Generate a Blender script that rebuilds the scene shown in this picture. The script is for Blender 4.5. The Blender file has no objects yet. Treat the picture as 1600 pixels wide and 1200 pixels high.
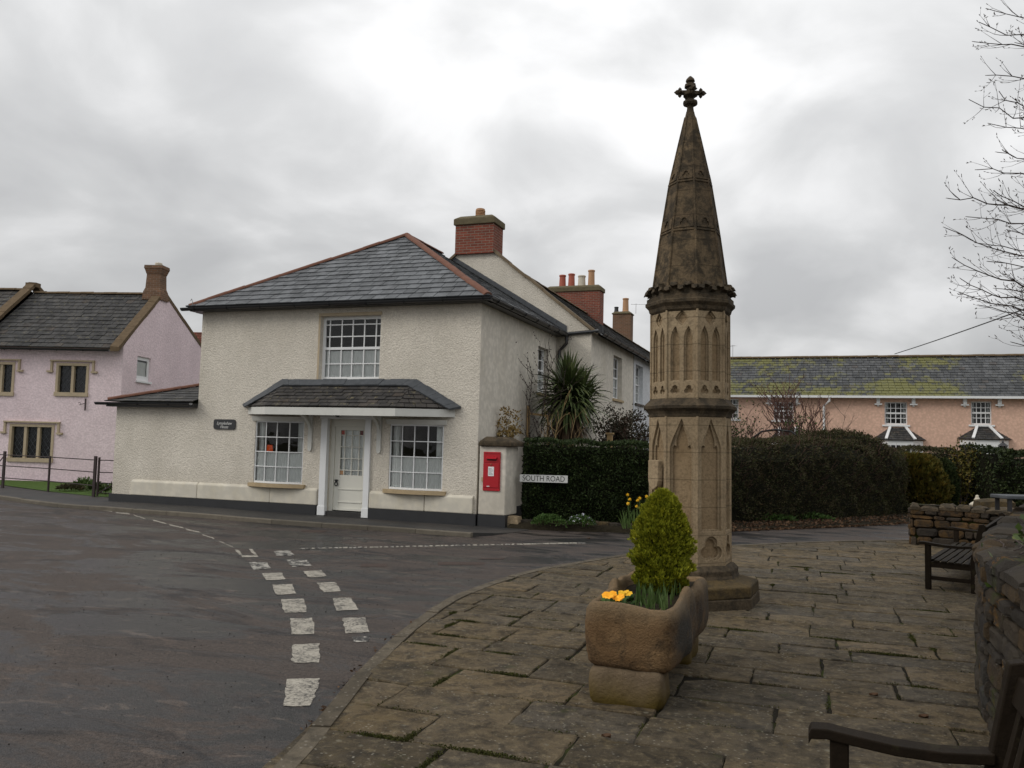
import bpy, bmesh, math, random
import numpy as np
from mathutils import Vector, Matrix, Euler, noise
from mathutils.bvhtree import BVHTree
R_ = random.Random(7); NR = np.random.default_rng(7)
rad = math.radians
S = bpy.context.scene
COL = S.collection

# ------------------------------------------------------------------ camera
FPX = 1300.0; EYE = 1.65; ROLL = 0.0254; PITCH = math.atan(91/FPX); YAW = rad(19.5)
_f0 = Vector((-math.sin(YAW), math.cos(YAW), 0)); _r0 = Vector((math.cos(YAW), math.sin(YAW), 0)); _u0 = Vector((0,0,1))
FW = _f0*math.cos(PITCH)+_u0*math.sin(PITCH); _up = _u0*math.cos(PITCH)-_f0*math.sin(PITCH)
CR = _r0*math.cos(ROLL)+_up*math.sin(ROLL); CU = _up*math.cos(ROLL)-_r0*math.sin(ROLL)
cam = bpy.data.cameras.new('camera'); camo = bpy.data.objects.new('camera', cam); COL.objects.link(camo)
cam.sensor_fit = 'HORIZONTAL'; cam.sensor_width = 36; cam.lens = FPX/1600*36; cam.clip_end = 2000; cam.clip_start = .05
m = Matrix((CR, CU, -FW)).transposed().to_4x4(); m.translation = Vector((0,0,EYE)); camo.matrix_world = m
S.camera = camo
def ray(px, py): return FW*FPX+CR*(px-800)-CU*(py-600)
def G(px, py, z=0.0):
    d = ray(px,py); t = (z-EYE)/d.z; return Vector((0,0,EYE))+d*t
def onY(px, py, Y):
    d = ray(px,py); return Vector((0,0,EYE))+d*(Y/d.y)
def onX(px, py, X):
    d = ray(px,py); return Vector((0,0,EYE))+d*(X/d.x)

# ------------------------------------------------------------------ world, sun, exposure
W = bpy.data.worlds.new('World'); S.world = W; W.use_nodes = True
SUN_AZ = Vector((-.75,-.55,0)).normalized(); SUN_EL = rad(33)
SUN_DIR = (SUN_AZ*math.cos(SUN_EL)+Vector((0,0,math.sin(SUN_EL)))).normalized()
def build_world():
    nt = W.node_tree; nt.nodes.clear(); N = nt.nodes.new; L = nt.links.new
    out = N('ShaderNodeOutputWorld'); sky = N('ShaderNodeTexSky'); sky.sky_type = 'NISHITA'; sky.sun_disc = False
    sky.sun_elevation = SUN_EL; sky.sun_rotation = math.atan2(SUN_DIR.x, SUN_DIR.y)
    b1 = N('ShaderNodeBackground'); b1.inputs['Strength'].default_value = .05; L(sky.outputs[0], b1.inputs[0])
    tc = N('ShaderNodeTexCoord'); sp = N('ShaderNodeSeparateXYZ'); L(tc.outputs['Generated'], sp.inputs[0])
    def math_(op, a, b=None, c=None):
        n = N('ShaderNodeMath'); n.operation = op
        for i, v in enumerate((a,b,c)):
            if v is None: continue
            if isinstance(v,(int,float)): n.inputs[i].default_value = v
            else: L(v, n.inputs[i])
        return n.outputs[0]
    z = math_('MAXIMUM', sp.outputs['Z'], 0.0)
    zz = math_('ADD', z, .42)
    cx = math_('DIVIDE', sp.outputs['X'], zz); cy = math_('DIVIDE', sp.outputs['Y'], zz)
    cb = N('ShaderNodeCombineXYZ'); L(cx, cb.inputs[0]); L(cy, cb.inputs[1])
    n1 = N('ShaderNodeTexNoise'); n1.inputs['Scale'].default_value = 3.4; n1.inputs['Detail'].default_value = 7; n1.inputs['Roughness'].default_value = .47; n1.inputs['Distortion'].default_value = .35
    L(cb.outputs[0], n1.inputs['Vector'])
    n2 = N('ShaderNodeTexNoise'); n2.inputs['Scale'].default_value = .9; n2.inputs['Detail'].default_value = 3
    mp = N('ShaderNodeMapping'); mp.inputs['Location'].default_value = (3.1,5.7,0); L(cb.outputs[0], mp.inputs[0]); L(mp.outputs[0], n2.inputs['Vector'])
    f = math_('ADD', math_('MULTIPLY', n1.outputs[0], .62), math_('MULTIPLY', n2.outputs[0], .38))
    rp = N('ShaderNodeValToRGB'); r = rp.color_ramp
    r.elements[0].position = .39; r.elements[0].color = (.73,.735,.745,1)
    r.elements[1].position = .585; r.elements[1].color = (1.13,1.13,1.135,1)
    e = r.elements.new(.485); e.color = (.87,.875,.88,1)
    L(f, rp.inputs[0])
    # overcast: brighter with height, and a broad pale patch where the cloud is thin
    bd = ray(985,60).normalized()
    vm = N('ShaderNodeVectorMath'); vm.operation = 'DOT_PRODUCT'; nm = N('ShaderNodeVectorMath'); nm.operation='NORMALIZE'
    L(tc.outputs['Generated'], nm.inputs[0]); L(nm.outputs[0], vm.inputs[0]); vm.inputs[1].default_value = bd
    gl = math_('POWER', math_('MAXIMUM', vm.outputs['Value'], 0), 14)
    elev = math_('MULTIPLY_ADD', z, .80, .56)
    # back of the sky (behind the camera) a little brighter
    tot = math_('ADD', elev, math_('MULTIPLY', gl, .13))
    mu = N('ShaderNodeVectorMath'); mu.operation = 'SCALE'; L(rp.outputs[0], mu.inputs[0]); L(tot, mu.inputs['Scale'])
    b2 = N('ShaderNodeBackground'); L(mu.outputs[0], b2.inputs[0]); b2.inputs['Strength'].default_value = 1.0
    mx = N('ShaderNodeMixShader'); mx.inputs[0].default_value = .93; L(b1.outputs[0], mx.inputs[1]); L(b2.outputs[0], mx.inputs[2])
    L(mx.outputs[0], out.inputs[0])
build_world()
sl = bpy.data.lights.new('sun','SUN'); sl.energy = 1.15; sl.angle = rad(22); sl.color = (1,.95,.88)
so = bpy.data.objects.new('sun', sl); COL.objects.link(so); so.rotation_euler = (-SUN_DIR).to_track_quat('-Z','Y').to_euler()
S.view_settings.view_transform = 'Standard'; S.view_settings.look = 'None'; S.view_settings.exposure = 0; S.view_settings.gamma = 1
S.render.engine = 'CYCLES'
try: S.cycles.max_bounces = 6
except Exception: pass

# ------------------------------------------------------------------ materials
class NT:
    def __init__(s, name, rough=.85, spec=.3):
        s.m = bpy.data.materials.new(name); s.m.use_nodes = True; s.t = s.m.node_tree; s.b = s.t.nodes['Principled BSDF']
        s.b.inputs['Roughness'].default_value = rough; s.b.inputs['Specular IOR Level'].default_value = spec
        s.tc = s.N('ShaderNodeTexCoord').outputs['Object']
    def N(s, k): return s.t.nodes.new(k)
    def L(s, a, b): s.t.links.new(a, b)
    def sc(s, v, vec=None):
        n = s.N('ShaderNodeMapping'); n.inputs['Scale'].default_value = v; s.L(vec or s.tc, n.inputs[0]); return n.outputs[0]
    def noise(s, scale, detail=4, rough=.55, vec=None, dist=0):
        n = s.N('ShaderNodeTexNoise'); n.inputs['Scale'].default_value = scale; n.inputs['Detail'].default_value = detail
        n.inputs['Roughness'].default_value = rough; n.inputs['Distortion'].default_value = dist; s.L(vec or s.tc, n.inputs['Vector']); return n.outputs[0]
    def voro(s, scale, feature='F1', vec=None, out='Distance'):
        n = s.N('ShaderNodeTexVoronoi'); n.feature = feature; n.inputs['Scale'].default_value = scale; s.L(vec or s.tc, n.inputs['Vector']); return n.outputs[out]
    def ramp(s, fac, stops):
        n = s.N('ShaderNodeValToRGB'); r = n.color_ramp
        while len(r.elements) < len(stops): r.elements.new(.5)
        for e,(p,c) in zip(r.elements, stops):
            e.position = p; e.color = (c,c,c,1) if isinstance(c,(int,float)) else (*c,1)
        s.L(fac, n.inputs[0]); return n.outputs[0]
    def mix(s, fac, a, b, mode='MIX'):
        n = s.N('ShaderNodeMix'); n.data_type = 'RGBA'; n.blend_type = mode
        for i, v in ((0,fac),(6,a),(7,b)):
            if isinstance(v,(int,float)): n.inputs[i].default_value = v if i==0 else (v,v,v,1)
            elif isinstance(v,tuple): n.inputs[i].default_value = (*v,1)
            else: s.L(v, n.inputs[i])
        return n.outputs[2]
    def math(s, op, a, b=0):
        n = s.N('ShaderNodeMath'); n.operation = op
        for i, v in ((0,a),(1,b)):
            if isinstance(v,(int,float)): n.inputs[i].default_value = v
            else: s.L(v, n.inputs[i])
        return n.outputs[0]
    def island(s): return s.N('ShaderNodeNewGeometry').outputs['Random Per Island']
    def z(s):
        n = s.N('ShaderNodeSeparateXYZ'); s.L(s.tc, n.inputs[0]); return n.outputs
    def bump(s, h, dist, strength=1.0, normal=None):
        n = s.N('ShaderNodeBump'); n.inputs['Distance'].default_value = dist; n.inputs['Strength'].default_value = strength
        s.L(h, n.inputs['Height'])
        if normal: s.L(normal, n.inputs['Normal'])
        s.L(n.outputs[0], s.b.inputs['Normal']); return n.outputs[0]
    def col(s, c):
        if isinstance(c, tuple): s.b.inputs['Base Color'].default_value = (*c,1)
        else: s.L(c, s.b.inputs['Base Color'])
    def rough(s, r): s.L(r, s.b.inputs['Roughness'])

def plain(name, c, rough=.6, spec=.4, var=.12, scale=6, metal=0):
    t = NT(name, rough, spec); n = t.noise(scale, 5)
    t.col(t.mix(n, tuple(x*(1-var) for x in c), tuple(min(1,x*(1+var)) for x in c))); t.b.inputs['Metallic'].default_value = metal
    return t.m
def roughcast(name, c, dirt=(.30,.27,.2), grain=26, dist=.02, stain=.35):
    t = NT(name, .95, .15)
    big = t.noise(.7, 5, .6); st = t.noise(1.0, 6, .68, t.sc((1.6,1.6,.6)))
    c2 = tuple(x*.86 for x in c)
    base = t.mix(t.ramp(big, [(.35,0.),(.68,1.)]), c2, c)
    base = t.mix(t.math('MULTIPLY', t.ramp(st, [(.46,0.),(.74,1.)]), stain), base, dirt)
    sx_ = t.math('ADD', t.z()[2], t.math('MULTIPLY', t.noise(1.8,5,.7), -1.1)); base = t.mix(t.math('MULTIPLY', t.ramp(sx_, [(-.35+.35,.55),(.45,0.)]), stain*1.3), base, dirt)
    g = t.noise(grain*.8, 5, .75); v = t.voro(grain*.75,'SMOOTH_F1')
    h = t.math('SUBTRACT', t.math('MULTIPLY', g, 1.1), t.math('MULTIPLY', v, .75))
    base = t.mix(t.math('MULTIPLY', t.ramp(h, [(.12,1.),(.42,0.)]), .38), base, tuple(x*.55 for x in c))
    t.col(base); t.bump(h, dist, .9); return t.m
def slate_mat(name, c0, c1, moss=None, lichen=.0, rough=.42, mossscale=1.0):
    t = NT(name, rough, .45); i = t.island()
    base = t.mix(t.ramp(i, [(0.,0.),(1.,1.)]), c0, c1)
    if lichen: base = t.mix(t.ramp(t.math('FRACT', t.math('MULTIPLY', i, 7.3)), [(.95,0.),(.97,.35)]), base, (.10,.068,.045))
    st_ = t.noise(1.2,6,.65,t.sc((3.5,.5,.8))); base = t.mix(t.ramp(st_, [(.45,0.),(.62,.6)]), base, tuple(x*.5 for x in c0))
    n = t.noise(2.2, 6, .65); base = t.mix(t.ramp(n, [(.4,0.),(.75,.45)]), base, tuple(x*.6 for x in c0))
    if lichen:
        base = t.mix(t.ramp(t.noise(9, 6, .7), [(.58,0.),(.68,lichen)]), base, (.22,.19,.1))
    if moss:
        mm = t.math('ADD', t.math('MULTIPLY', t.noise(.26*mossscale, 3, .5), .85), t.math('MULTIPLY', t.noise(2.6*mossscale, 7, .75, t.sc((1.6,1,.7))), .46))
        mm = t.math('ADD', mm, t.math('MULTIPLY', i, .07))
        mm = t.math('SUBTRACT', mm, t.math('MULTIPLY', t.ramp(t.math('DIVIDE', t.z()[0], 20.), [(.18,0.),(.42,1.)]), .10)); base = t.mix(t.ramp(mm, moss), base, t.mix(t.noise(7,5,.7), (.085,.088,.022), (.20,.19,.05)))
    t.col(base); t.rough(t.ramp(t.noise(5,4), [(.3,rough-.08),(.7,rough+.2)])); t.bump(t.noise(40,3), .004, .6); return t.m
def brick_mat(name, c0, c1, mortar=(.3,.26,.22), scale=1.0, w=.225, h=.075, soot=.3):
    t = NT(name, .9, .2)
    sx = t.z(); cb = t.N('ShaderNodeCombineXYZ'); t.L(t.math('ADD', sx[0], sx[1]), cb.inputs[0]); t.L(sx[2], cb.inputs[1])
    n = t.N('ShaderNodeTexBrick'); n.inputs['Scale'].default_value = 1; n.inputs['Brick Width'].default_value = w; n.inputs['Row Height'].default_value = h
    n.inputs['Mortar Size'].default_value = .008; n.inputs['Color1'].default_value = (*c0,1); n.inputs['Color2'].default_value = (*c1,1); n.inputs['Mortar'].default_value = (*mortar,1)
    t.L(cb.outputs[0], n.inputs['Vector'])
    base = t.mix(t.math('MULTIPLY', t.ramp(t.noise(3,5), [(.4,0.),(.7,1.)]), soot), n.outputs[0], (.07,.055,.045))
    t.col(base); t.bump(t.math('ADD', t.math('MULTIPLY', n.outputs[1], -1.), t.math('MULTIPLY', t.noise(30), .5)), .01, .8); return t.m
def leaf_mat(name, stops, rough=.55, ns=3.5):
    t = NT(name, rough, .18); i = t.island()
    f = t.math('ADD', t.math('MULTIPLY', i, .62), t.math('MULTIPLY', t.math('SUBTRACT', t.noise(ns,3,.6), .24), .78)); t.col(t.ramp(f, stops)); return t.m
def glass_mat(name, tint=(.95,.97,.96), f=1.0):
    m = bpy.data.materials.new(name); m.use_nodes = True; t = m.node_tree; t.nodes.clear(); N = t.nodes.new
    o = N('ShaderNodeOutputMaterial'); a = N('ShaderNodeBsdfTransparent'); a.inputs[0].default_value = (*tint,1)
    g = N('ShaderNodeBsdfGlossy'); g.inputs['Roughness'].default_value = .03
    fr = N('ShaderNodeFresnel'); fr.inputs[0].default_value = 1.5
    nz = N('ShaderNodeTexNoise'); nz.inputs['Scale'].default_value = 2.5; b = N('ShaderNodeBump'); b.inputs['Distance'].default_value = .012; b.inputs['Strength'].default_value=.5
    tc = N('ShaderNodeTexCoord'); t.links.new(tc.outputs['Object'], nz.inputs[0]); t.links.new(nz.outputs[0], b.inputs['Height']); t.links.new(b.outputs[0], g.inputs['Normal'])
    x = N('ShaderNodeMixShader'); t.links.new(fr.outputs[0], x.inputs[0]); t.links.new(a.outputs[0], x.inputs[1]); t.links.new(g.outputs[0], x.inputs[2]); t.links.new(x.outputs[0], o.inputs[0])
    return m

def make_mats():
    M = {}
    M['cream'] = roughcast('cream_roughcast', (.80,.742,.64), (.42,.38,.30), 44, .020, .36)
    M['cream_smooth'] = roughcast('cream_smooth_render', (.74,.69,.60), (.42,.38,.30), 12, .004, .5)
    M['plinth'] = roughcast('cream_painted_plinth', (.82,.78,.69), (.44,.39,.27), 8, .005, .55)
    M['white_wall'] = roughcast('white_render', (.72,.74,.76), (.5,.5,.5), 18, .006, .25)
    M['pink'] = roughcast('pink_roughcast', (.88,.73,.76), (.74,.57,.60), 24, .012, .25)
    M['peach'] = roughcast('peach_render', (.76,.505,.385), (.60,.42,.32), 14, .006, .15)
    M['black_paint'] = plain('black_plinth_paint', (.022,.023,.025), .55, .4, .3)
    M['slate'] = slate_mat('blue_grey_slate', (.050,.055,.060), (.125,.133,.142), rough=.5)
    M['slate_dark'] = slate_mat('dark_old_slate', (.024,.024,.024), (.058,.055,.052), None, .5, .75)
    M['slate_brown'] = slate_mat('brown_lichened_slate', (.030,.028,.027), (.070,.062,.055), None, .8, .7)
    M['slate_moss'] = slate_mat('yellow_mossed_slate', (.050,.053,.056), (.105,.108,.112), [(.635,0.),(.70,.85)], .35, .75)
    M['lead'] = plain('lead_flashing', (.070,.076,.083), .7, .3, .5, 9)
    M['ridge'] = plain('terracotta_ridge_tile', (.145,.065,.042), .8, .25, .4, 7)
    M['ridge_old'] = plain('weathered_ridge_tile', (.12,.085,.05), .9, .2, .5, 7)
    M['coping'] = plain('weathered_coping_stone', (.15,.115,.075), .9, .2, .5, 6)
    M['redtile'] = brick_mat('red_clay_tile', (.22,.065,.04), (.13,.045,.03), (.06,.03,.02), 1, .2, .14)
    M['brick'] = brick_mat('red_chimney_brick', (.25,.068,.042), (.16,.045,.03), (.24,.19,.15))
    M['brick_old'] = brick_mat('brown_chimney_brick', (.20,.105,.06), (.13,.075,.045), (.22,.17,.13))
    M['cap'] = plain('mossy_chimney_cap', (.12,.10,.06), .95, .2, .45, 8)
    M['pot_red'] = plain('red_clay_pot', (.36,.10,.065), .7, .3)
    M['pot_buff'] = plain('buff_clay_pot', (.42,.24,.13), .75, .3)
    M['pot_white'] = plain('pale_clay_pot', (.52,.47,.38), .75, .3)
    M['white'] = plain('white_gloss_paint', (.74,.75,.75), .45, .4, .06)
    M['offwhite'] = plain('old_white_paint', (.60,.60,.56), .55, .4, .10)
    M['doorpaint'] = plain('cream_door_paint', (.66,.65,.58), .5, .4, .06)
    M['sill'] = plain('buff_stone_sill', (.40,.31,.19), .9, .2, .25, 10)
    M['beige'] = plain('beige_stone_surround', (.44,.36,.25), .9, .2, .2, 8)
    M['gutter'] = plain('black_gutter', (.017,.018,.02), .35, .5, .3)
    M['curtain'] = plain('white_net_curtain', (.86,.87,.86), .9, .1, .08, 14)
    M['roof_gap'] = plain('dark_gap_under_slates', (.010,.010,.010), .9, .1)
    M['room'] = plain('dim_room', (.05,.045,.04), .9, .1)  # dark lining colour stands in for the shade of unlit rooms
    M['glass'] = glass_mat('window_glass')
    M['leadedglass'] = NT('dark_leaded_glass', .12, .5).m
    M['redglass'] = plain('red_glass', (.32,.03,.015), .2, .5); M['darkredglass'] = plain('dark_red_glass', (.10,.008,.008), .2, .5)
    M['iron'] = plain('black_iron', (.015,.014,.015), .5, .5, .3)
    M['rust_iron'] = plain('dark_rusty_iron', (.035,.024,.024), .7, .3, .4)
    M['postred'] = plain('post_office_red', (.40,.008,.016), .4, .45, .12, 9)
    M['paper'] = plain('white_notice', (.78,.78,.78), .6, .3, .1, 30)
    M['ink'] = plain('black_ink', (.02,.02,.02), .6, .3)
    M['signwhite'] = plain('sign_white', (.62,.62,.60), .5, .4, .14, 12)
    M['slateplaque'] = plain('slate_plaque', (.03,.031,.033), .45, .4)
    M['bark'] = plain('grey_brown_bark', (.075,.06,.05), .9, .2, .4, 14)
    M['twig'] = plain('dark_twig', (.055,.042,.036), .9, .2, .3)
    M['redtwig'] = plain('reddish_twig', (.10,.055,.045), .9, .2, .3)
    M['trellis'] = plain('pale_timber', (.38,.26,.13), .85, .2, .2)
    M['wire'] = plain('black_cable', (.02,.02,.02), .6, .3)
    M['alu'] = plain('aerial_metal', (.3,.3,.3), .4, .5, .1, 6, .5)
    M['lampglow'] = NT('orange_lamp_shade', .8, .2).m
    b = M['lampglow'].node_tree.nodes['Principled BSDF']; b.inputs['Base Color'].default_value = (.6,.14,.02,1); b.inputs['Emission Color'].default_value = (1,.11,.01,1); b.inputs['Emission Strength'].default_value = .2
    b = M['leadedglass'].node_tree.nodes['Principled BSDF']; b.inputs['Base Color'].default_value = (.012,.013,.016,1)
    # monument stone
    def stone(name, c0, c1, dark=.6, lo=.52, joints=True, grime=(.035,.03,.022)):
        t = NT(name, .93, .15)
        a = t.noise(1.6, 6, .6); base = t.mix(t.ramp(a, [(.33,0.),(.7,1.)]), c0, c1)
        base = t.mix(t.math('MULTIPLY', t.ramp(t.noise(7, 8, .72, None, .4), [(lo,0.),(lo+.13,1.)]), dark), base, grime)
        base = t.mix(t.ramp(t.noise(38, 3, .6), [(.35,.4),(.55,0.)]), base, tuple(x*.45 for x in c0))
        if joints:
            zz = t.z()[2]; fr = t.math('ABSOLUTE', t.math('SUBTRACT', t.math('FRACT', t.math('DIVIDE', t.math('ADD', zz, t.math('MULTIPLY', t.noise(3), .01)), .29)), .5))
            base = t.mix(t.ramp(fr, [(.010,.6),(.022,0.)]), base, tuple(x*.4 for x in c0))
        t.col(base); t.bump(t.math('ADD', t.noise(55, 4, .7), t.math('MULTIPLY', t.noise(9,4), 1.0)), .012, .8); return t.m
    M['stone'] = stone('honey_limestone', (.24,.180,.112), (.385,.298,.19), .5, .56)
    M['stone_spire'] = stone('lichened_limestone', (.085,.062,.040), (.175,.128,.075), .85, .44)
    M['stone_dark'] = stone('weathered_dark_limestone', (.060,.046,.031), (.120,.091,.058), .8, .45, False)
    M['stone_panel'] = stone('recessed_limestone', (.22,.155,.088), (.33,.245,.15), .4, .58)
    M['stone_base'] = stone('mossy_step_stone', (.065,.048,.026), (.12,.084,.038), .7, .45, False)
    t = NT('reddish_trough_stone', .9, .2)
    a = t.noise(2.6, 6, .6); base = t.mix(t.ramp(a, [(.35,0.),(.68,1.)]), (.105,.060,.028), (.255,.160,.078))
    base = t.mix(t.ramp(t.noise(5,9,.8,None,.4), [(.46,0.),(.64,.85)]), base, (.020,.016,.012))
    zz = t.z(); 
    side_shade = t.ramp(t.math('ADD', zz[0], t.math('MULTIPLY', t.noise(4,4), .16)), [(.34,0.),(.40,.85)])  # right side painted dark grey, as if turned from the light
    base = t.mix(side_shade, base, (.045,.046,.043))
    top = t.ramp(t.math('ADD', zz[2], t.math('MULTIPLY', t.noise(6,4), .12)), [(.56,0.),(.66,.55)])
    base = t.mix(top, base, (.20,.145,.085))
    low = t.ramp(t.math('ADD', zz[2], t.math('MULTIPLY', t.noise(5,5), .25)), [(.16,.8),(.34,0.)])
    base = t.mix(low, base, (.12,.082,.014))
    t.col(base); t.bump(t.math('ADD', t.math('ADD', t.noise(55,6,.75), t.math('MULTIPLY', t.noise(6,5),1.6)), t.math('MULTIPLY', t.voro(70), -.3)), .018, .9); M['trough'] = t.m
    t = NT('pale_foot_stone', .9, .2)
    zz = t.z(); base = t.mix(t.noise(4,5), (.135,.100,.060), (.21,.155,.10))
    low = t.ramp(t.math('ADD', zz[2], t.math('MULTIPLY', t.noise(5,5), .2)), [(.12,.9),(.3,0.)])
    base = t.mix(low, base, (.105,.072,.010)); t.col(base); t.bump(t.math('ADD', t.noise(50,6,.75), t.math('MULTIPLY', t.noise(8,4),1.5)), .018, 1.); M['trough_foot'] = t.m
    # flagstones
    t = NT('brown_flagstone', .88, .16); i = t.island()
    base = t.ramp(i, [(0.,(.070,.055,.034)),(.25,(.112,.086,.052)),(.5,(.140,.104,.060)),(.75,(.080,.067,.048)),(.9,(.122,.090,.050)),(1.,(.082,.074,.062))])
    base = t.mix(t.ramp(t.noise(6,8,.74,None,.5), [(.40,.75),(.56,0.)]), base, (.024,.020,.015))
    base = t.mix(t.ramp(t.noise(2.4,7,.72,None,.7), [(.55,0.),(.68,.45)]), base, (.145,.105,.045))
    base = t.mix(t.ramp(t.noise(13,6,.75), [(.53,0.),(.68,.6)]), base, (.22,.175,.105))
    v = t.voro(24,'F1',t.sc((1,1.3,1))); vm = t.noise(4,4)
    base = t.mix(t.math('MULTIPLY', t.ramp(t.math('ADD', v, t.math('MULTIPLY', t.noise(60,3), .25)), [(.22,1.),(.34,0.)]), t.ramp(vm, [(.42,0.),(.56,.85)])), base, (.27,.25,.20))
    v = t.voro(10); base = t.mix(t.math('MULTIPLY', t.ramp(t.math('ADD', v, t.math('MULTIPLY', t.noise(35,4), .3)), [(.24,1.),(.36,0.)]), t.ramp(t.noise(1.9,3), [(.48,0.),(.60,.7)])), base, (.19,.175,.13))
    base = t.mix(t.ramp(t.noise(2.6,6,.7), [(.62,0.),(.70,.55)]), base, (.045,.050,.012))
    t.col(base); t.rough(t.ramp(t.noise(2.2,4), [(.35,.62),(.65,.95)])); t.bump(t.math('ADD', t.math('ADD', t.noise(30,7,.75), t.math('MULTIPLY', t.noise(7,5,.6),1.8)), t.math('MULTIPLY', t.voro(18), -.5)), .022, .9); M['flag'] = t.m
    t = NT('joint_soil', .95, .1); M['joint'] = t.m
    t.col(t.mix(t.ramp(t.noise(2.3,4), [(.53,0.),(.62,1.)]), (.014,.012,.008), (.035,.042,.010))); t.bump(t.noise(60), .01)
    t = NT('kerb_stone', .8, .3); i = t.island(); base = t.mix(i, (.10,.088,.068), (.15,.13,.10))
    base = t.mix(t.ramp(t.noise(6,7,.7), [(.45,0.),(.7,.6)]), base, (.07,.06,.045)); t.col(base); t.bump(t.noise(40,5), .006); M['kerb'] = t.m
    t = NT('border_stone', .88, .2); i = t.island(); base = t.mix(i, (.088,.072,.050), (.135,.112,.080))
    base = t.mix(t.ramp(t.noise(6,8,.74), [(.42,0.),(.62,.7)]), base, (.035,.030,.022)); base = t.mix(t.ramp(t.voro(22), [(.14,.6),(.24,0.)]), base, (.24,.22,.18)); t.col(base); t.bump(t.noise(30,6,.75), .012); M['border'] = t.m
    # asphalt, patchy and wet
    t = NT('wet_asphalt', .5, .35)
    w = t.noise(.75, 8, .68, t.sc((.75,1.5,1)), .7)
    base = t.mix(t.ramp(w, [(.44,0.),(.52,1.)]), (.0085,.0082,.0085), (.052,.040,.033))
    base = t.mix(t.ramp(t.noise(1.1,8,.72,t.sc((.5,1.6,1)),.9), [(.50,0.),(.60,.8)]), base, (.011,.011,.012))
    base = t.mix(t.ramp(t.noise(2.6,7,.7,t.sc((.7,1.5,1)),.8), [(.56,0.),(.63,.7)]), base, (.088,.066,.052))
    base = t.mix(1.0, base, t.ramp(t.noise(36,5,.8), [(.32,.35),(.68,1.75)]), 'MULTIPLY')
    base = t.mix(t.ramp(t.voro(120), [(.14,.55),(.40,0.)]), base, (.10,.092,.085))
    base = t.mix(t.ramp(t.noise(20,5,.7), [(.70,0.),(.74,.7)]), base, (.006,.006,.006))
    t.col(base); t.rough(t.ramp(w, [(.44,.28),(.53,.85)])); t.bump(t.math('ADD', t.noise(110,3,.7), t.math('MULTIPLY', t.voro(80), .8)), .009, .7); M['asphalt'] = t.m
    t = NT('repair_asphalt', .8, .3); base = t.mix(1.0, (.052,.035,.028), t.ramp(t.noise(40,4,.75), [(.3,.6),(.7,1.4)]), 'MULTIPLY'); t.col(base); t.bump(t.noise(110,3), .006); M['repair'] = t.m
    t = NT('pavement_asphalt', .7, .4); base = t.mix(t.ramp(t.noise(.8,6,.6), [(.4,0.),(.6,1.)]), (.020,.020,.020), (.040,.036,.032))
    base = t.mix(t.ramp(t.voro(150), [(.2,.3),(.45,0.)]), base, (.08,.075,.07)); t.col(base); t.bump(t.noise(120,3), .005); M['pavement'] = t.m
    # worn paint : asphalt shows through
    t = NT('worn_road_paint', .7, .35)
    mk = t.math('ADD', t.math('MULTIPLY', t.noise(45,6,.8), .7), t.math('MULTIPLY', t.noise(7,4), .3))
    base = t.mix(t.ramp(mk, [(.41,0.),(.53,1.)]), (.022,.020,.019), t.mix(t.noise(30,5), (.22,.20,.165), (.46,.425,.355)))
    t.col(base); t.bump(t.noise(90,4), .005); M['paint'] = t.m
    t = NT('very_worn_road_paint', .7, .35); mk = t.noise(9,9,.8)
    base = t.mix(t.ramp(mk, [(.49,0.),(.54,1.)]), (.026,.024,.023), (.34,.32,.28)); t.col(base); M['paint_worn'] = t.m
    t = NT('grass_green', .8, .2); t.col(t.mix(t.noise(9,6,.7), (.035,.075,.010), (.075,.13,.016))); t.bump(t.noise(60,4), .03); M['grass'] = t.m
    t = NT('dark_soil', .95, .1); t.col(t.mix(t.noise(12,6,.7), (.010,.009,.006), (.038,.030,.018))); t.bump(t.noise(30,5), .03); M['soil'] = t.m
    t = NT('ground_earth', .95, .1); t.col(t.mix(t.noise(.5,6,.7), (.04,.045,.02), (.08,.075,.045))); M['earth'] = t.m
    # rubble wall
    t = NT('lichened_rubble_stone', .95, .15); i = t.island()
    base = t.ramp(i, [(0.,(.038,.033,.027)),(.3,(.060,.050,.038)),(.6,(.034,.031,.028)),(.85,(.080,.055,.030)),(1.,(.048,.046,.042))])
    base = t.mix(t.ramp(t.noise(9,7,.7), [(.48,0.),(.62,.7)]), base, (.035,.030,.026))
    base = t.mix(t.ramp(t.noise(5,6,.7,None,.5), [(.60,0.),(.66,.75)]), base, (.15,.08,.022))
    base = t.mix(t.ramp(t.noise(7,6,.75,t.sc((1.3,1.3,1.3))), [(.64,0.),(.68,.8)]), base, (.21,.20,.175))
    base = t.mix(t.ramp(t.noise(2.1,5,.6), [(.58,0.),(.68,.7)]), base, (.045,.055,.012))
    t.col(base); t.bump(t.math('ADD', t.noise(35,6,.75), t.math('MULTIPLY', t.noise(8,4),1.5)), .03, .9); M['rubble'] = t.m
    t = NT('lichened_orange_rubble', .95, .15); i = t.island()
    base = t.ramp(i, [(0.,(.07,.045,.022)),(.4,(.12,.07,.03)),(.7,(.04,.034,.028)),(1.,(.09,.07,.05))])
    base = t.mix(t.ramp(t.noise(9,7,.7), [(.45,0.),(.6,.8)]), base, (.03,.026,.022)); t.col(base); t.bump(t.noise(35,6,.75), .03, .9); M['rubble_orange'] = t.m
    # bench wood
    t = NT('weathered_teak', .75, .12); s_ = t.sc((14,14,14)); base = t.mix(t.noise(1.2,7,.7,t.sc((10,2.2,10))), (.005,.0035,.002), (.020,.013,.007))
    base = t.mix(t.ramp(t.noise(6,6,.7), [(.55,0.),(.7,.5)]), base, (.05,.046,.018)); t.col(base); t.bump(t.noise(3,6,.7,t.sc((14,2,14))), .004); M['wood'] = t.m
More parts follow.
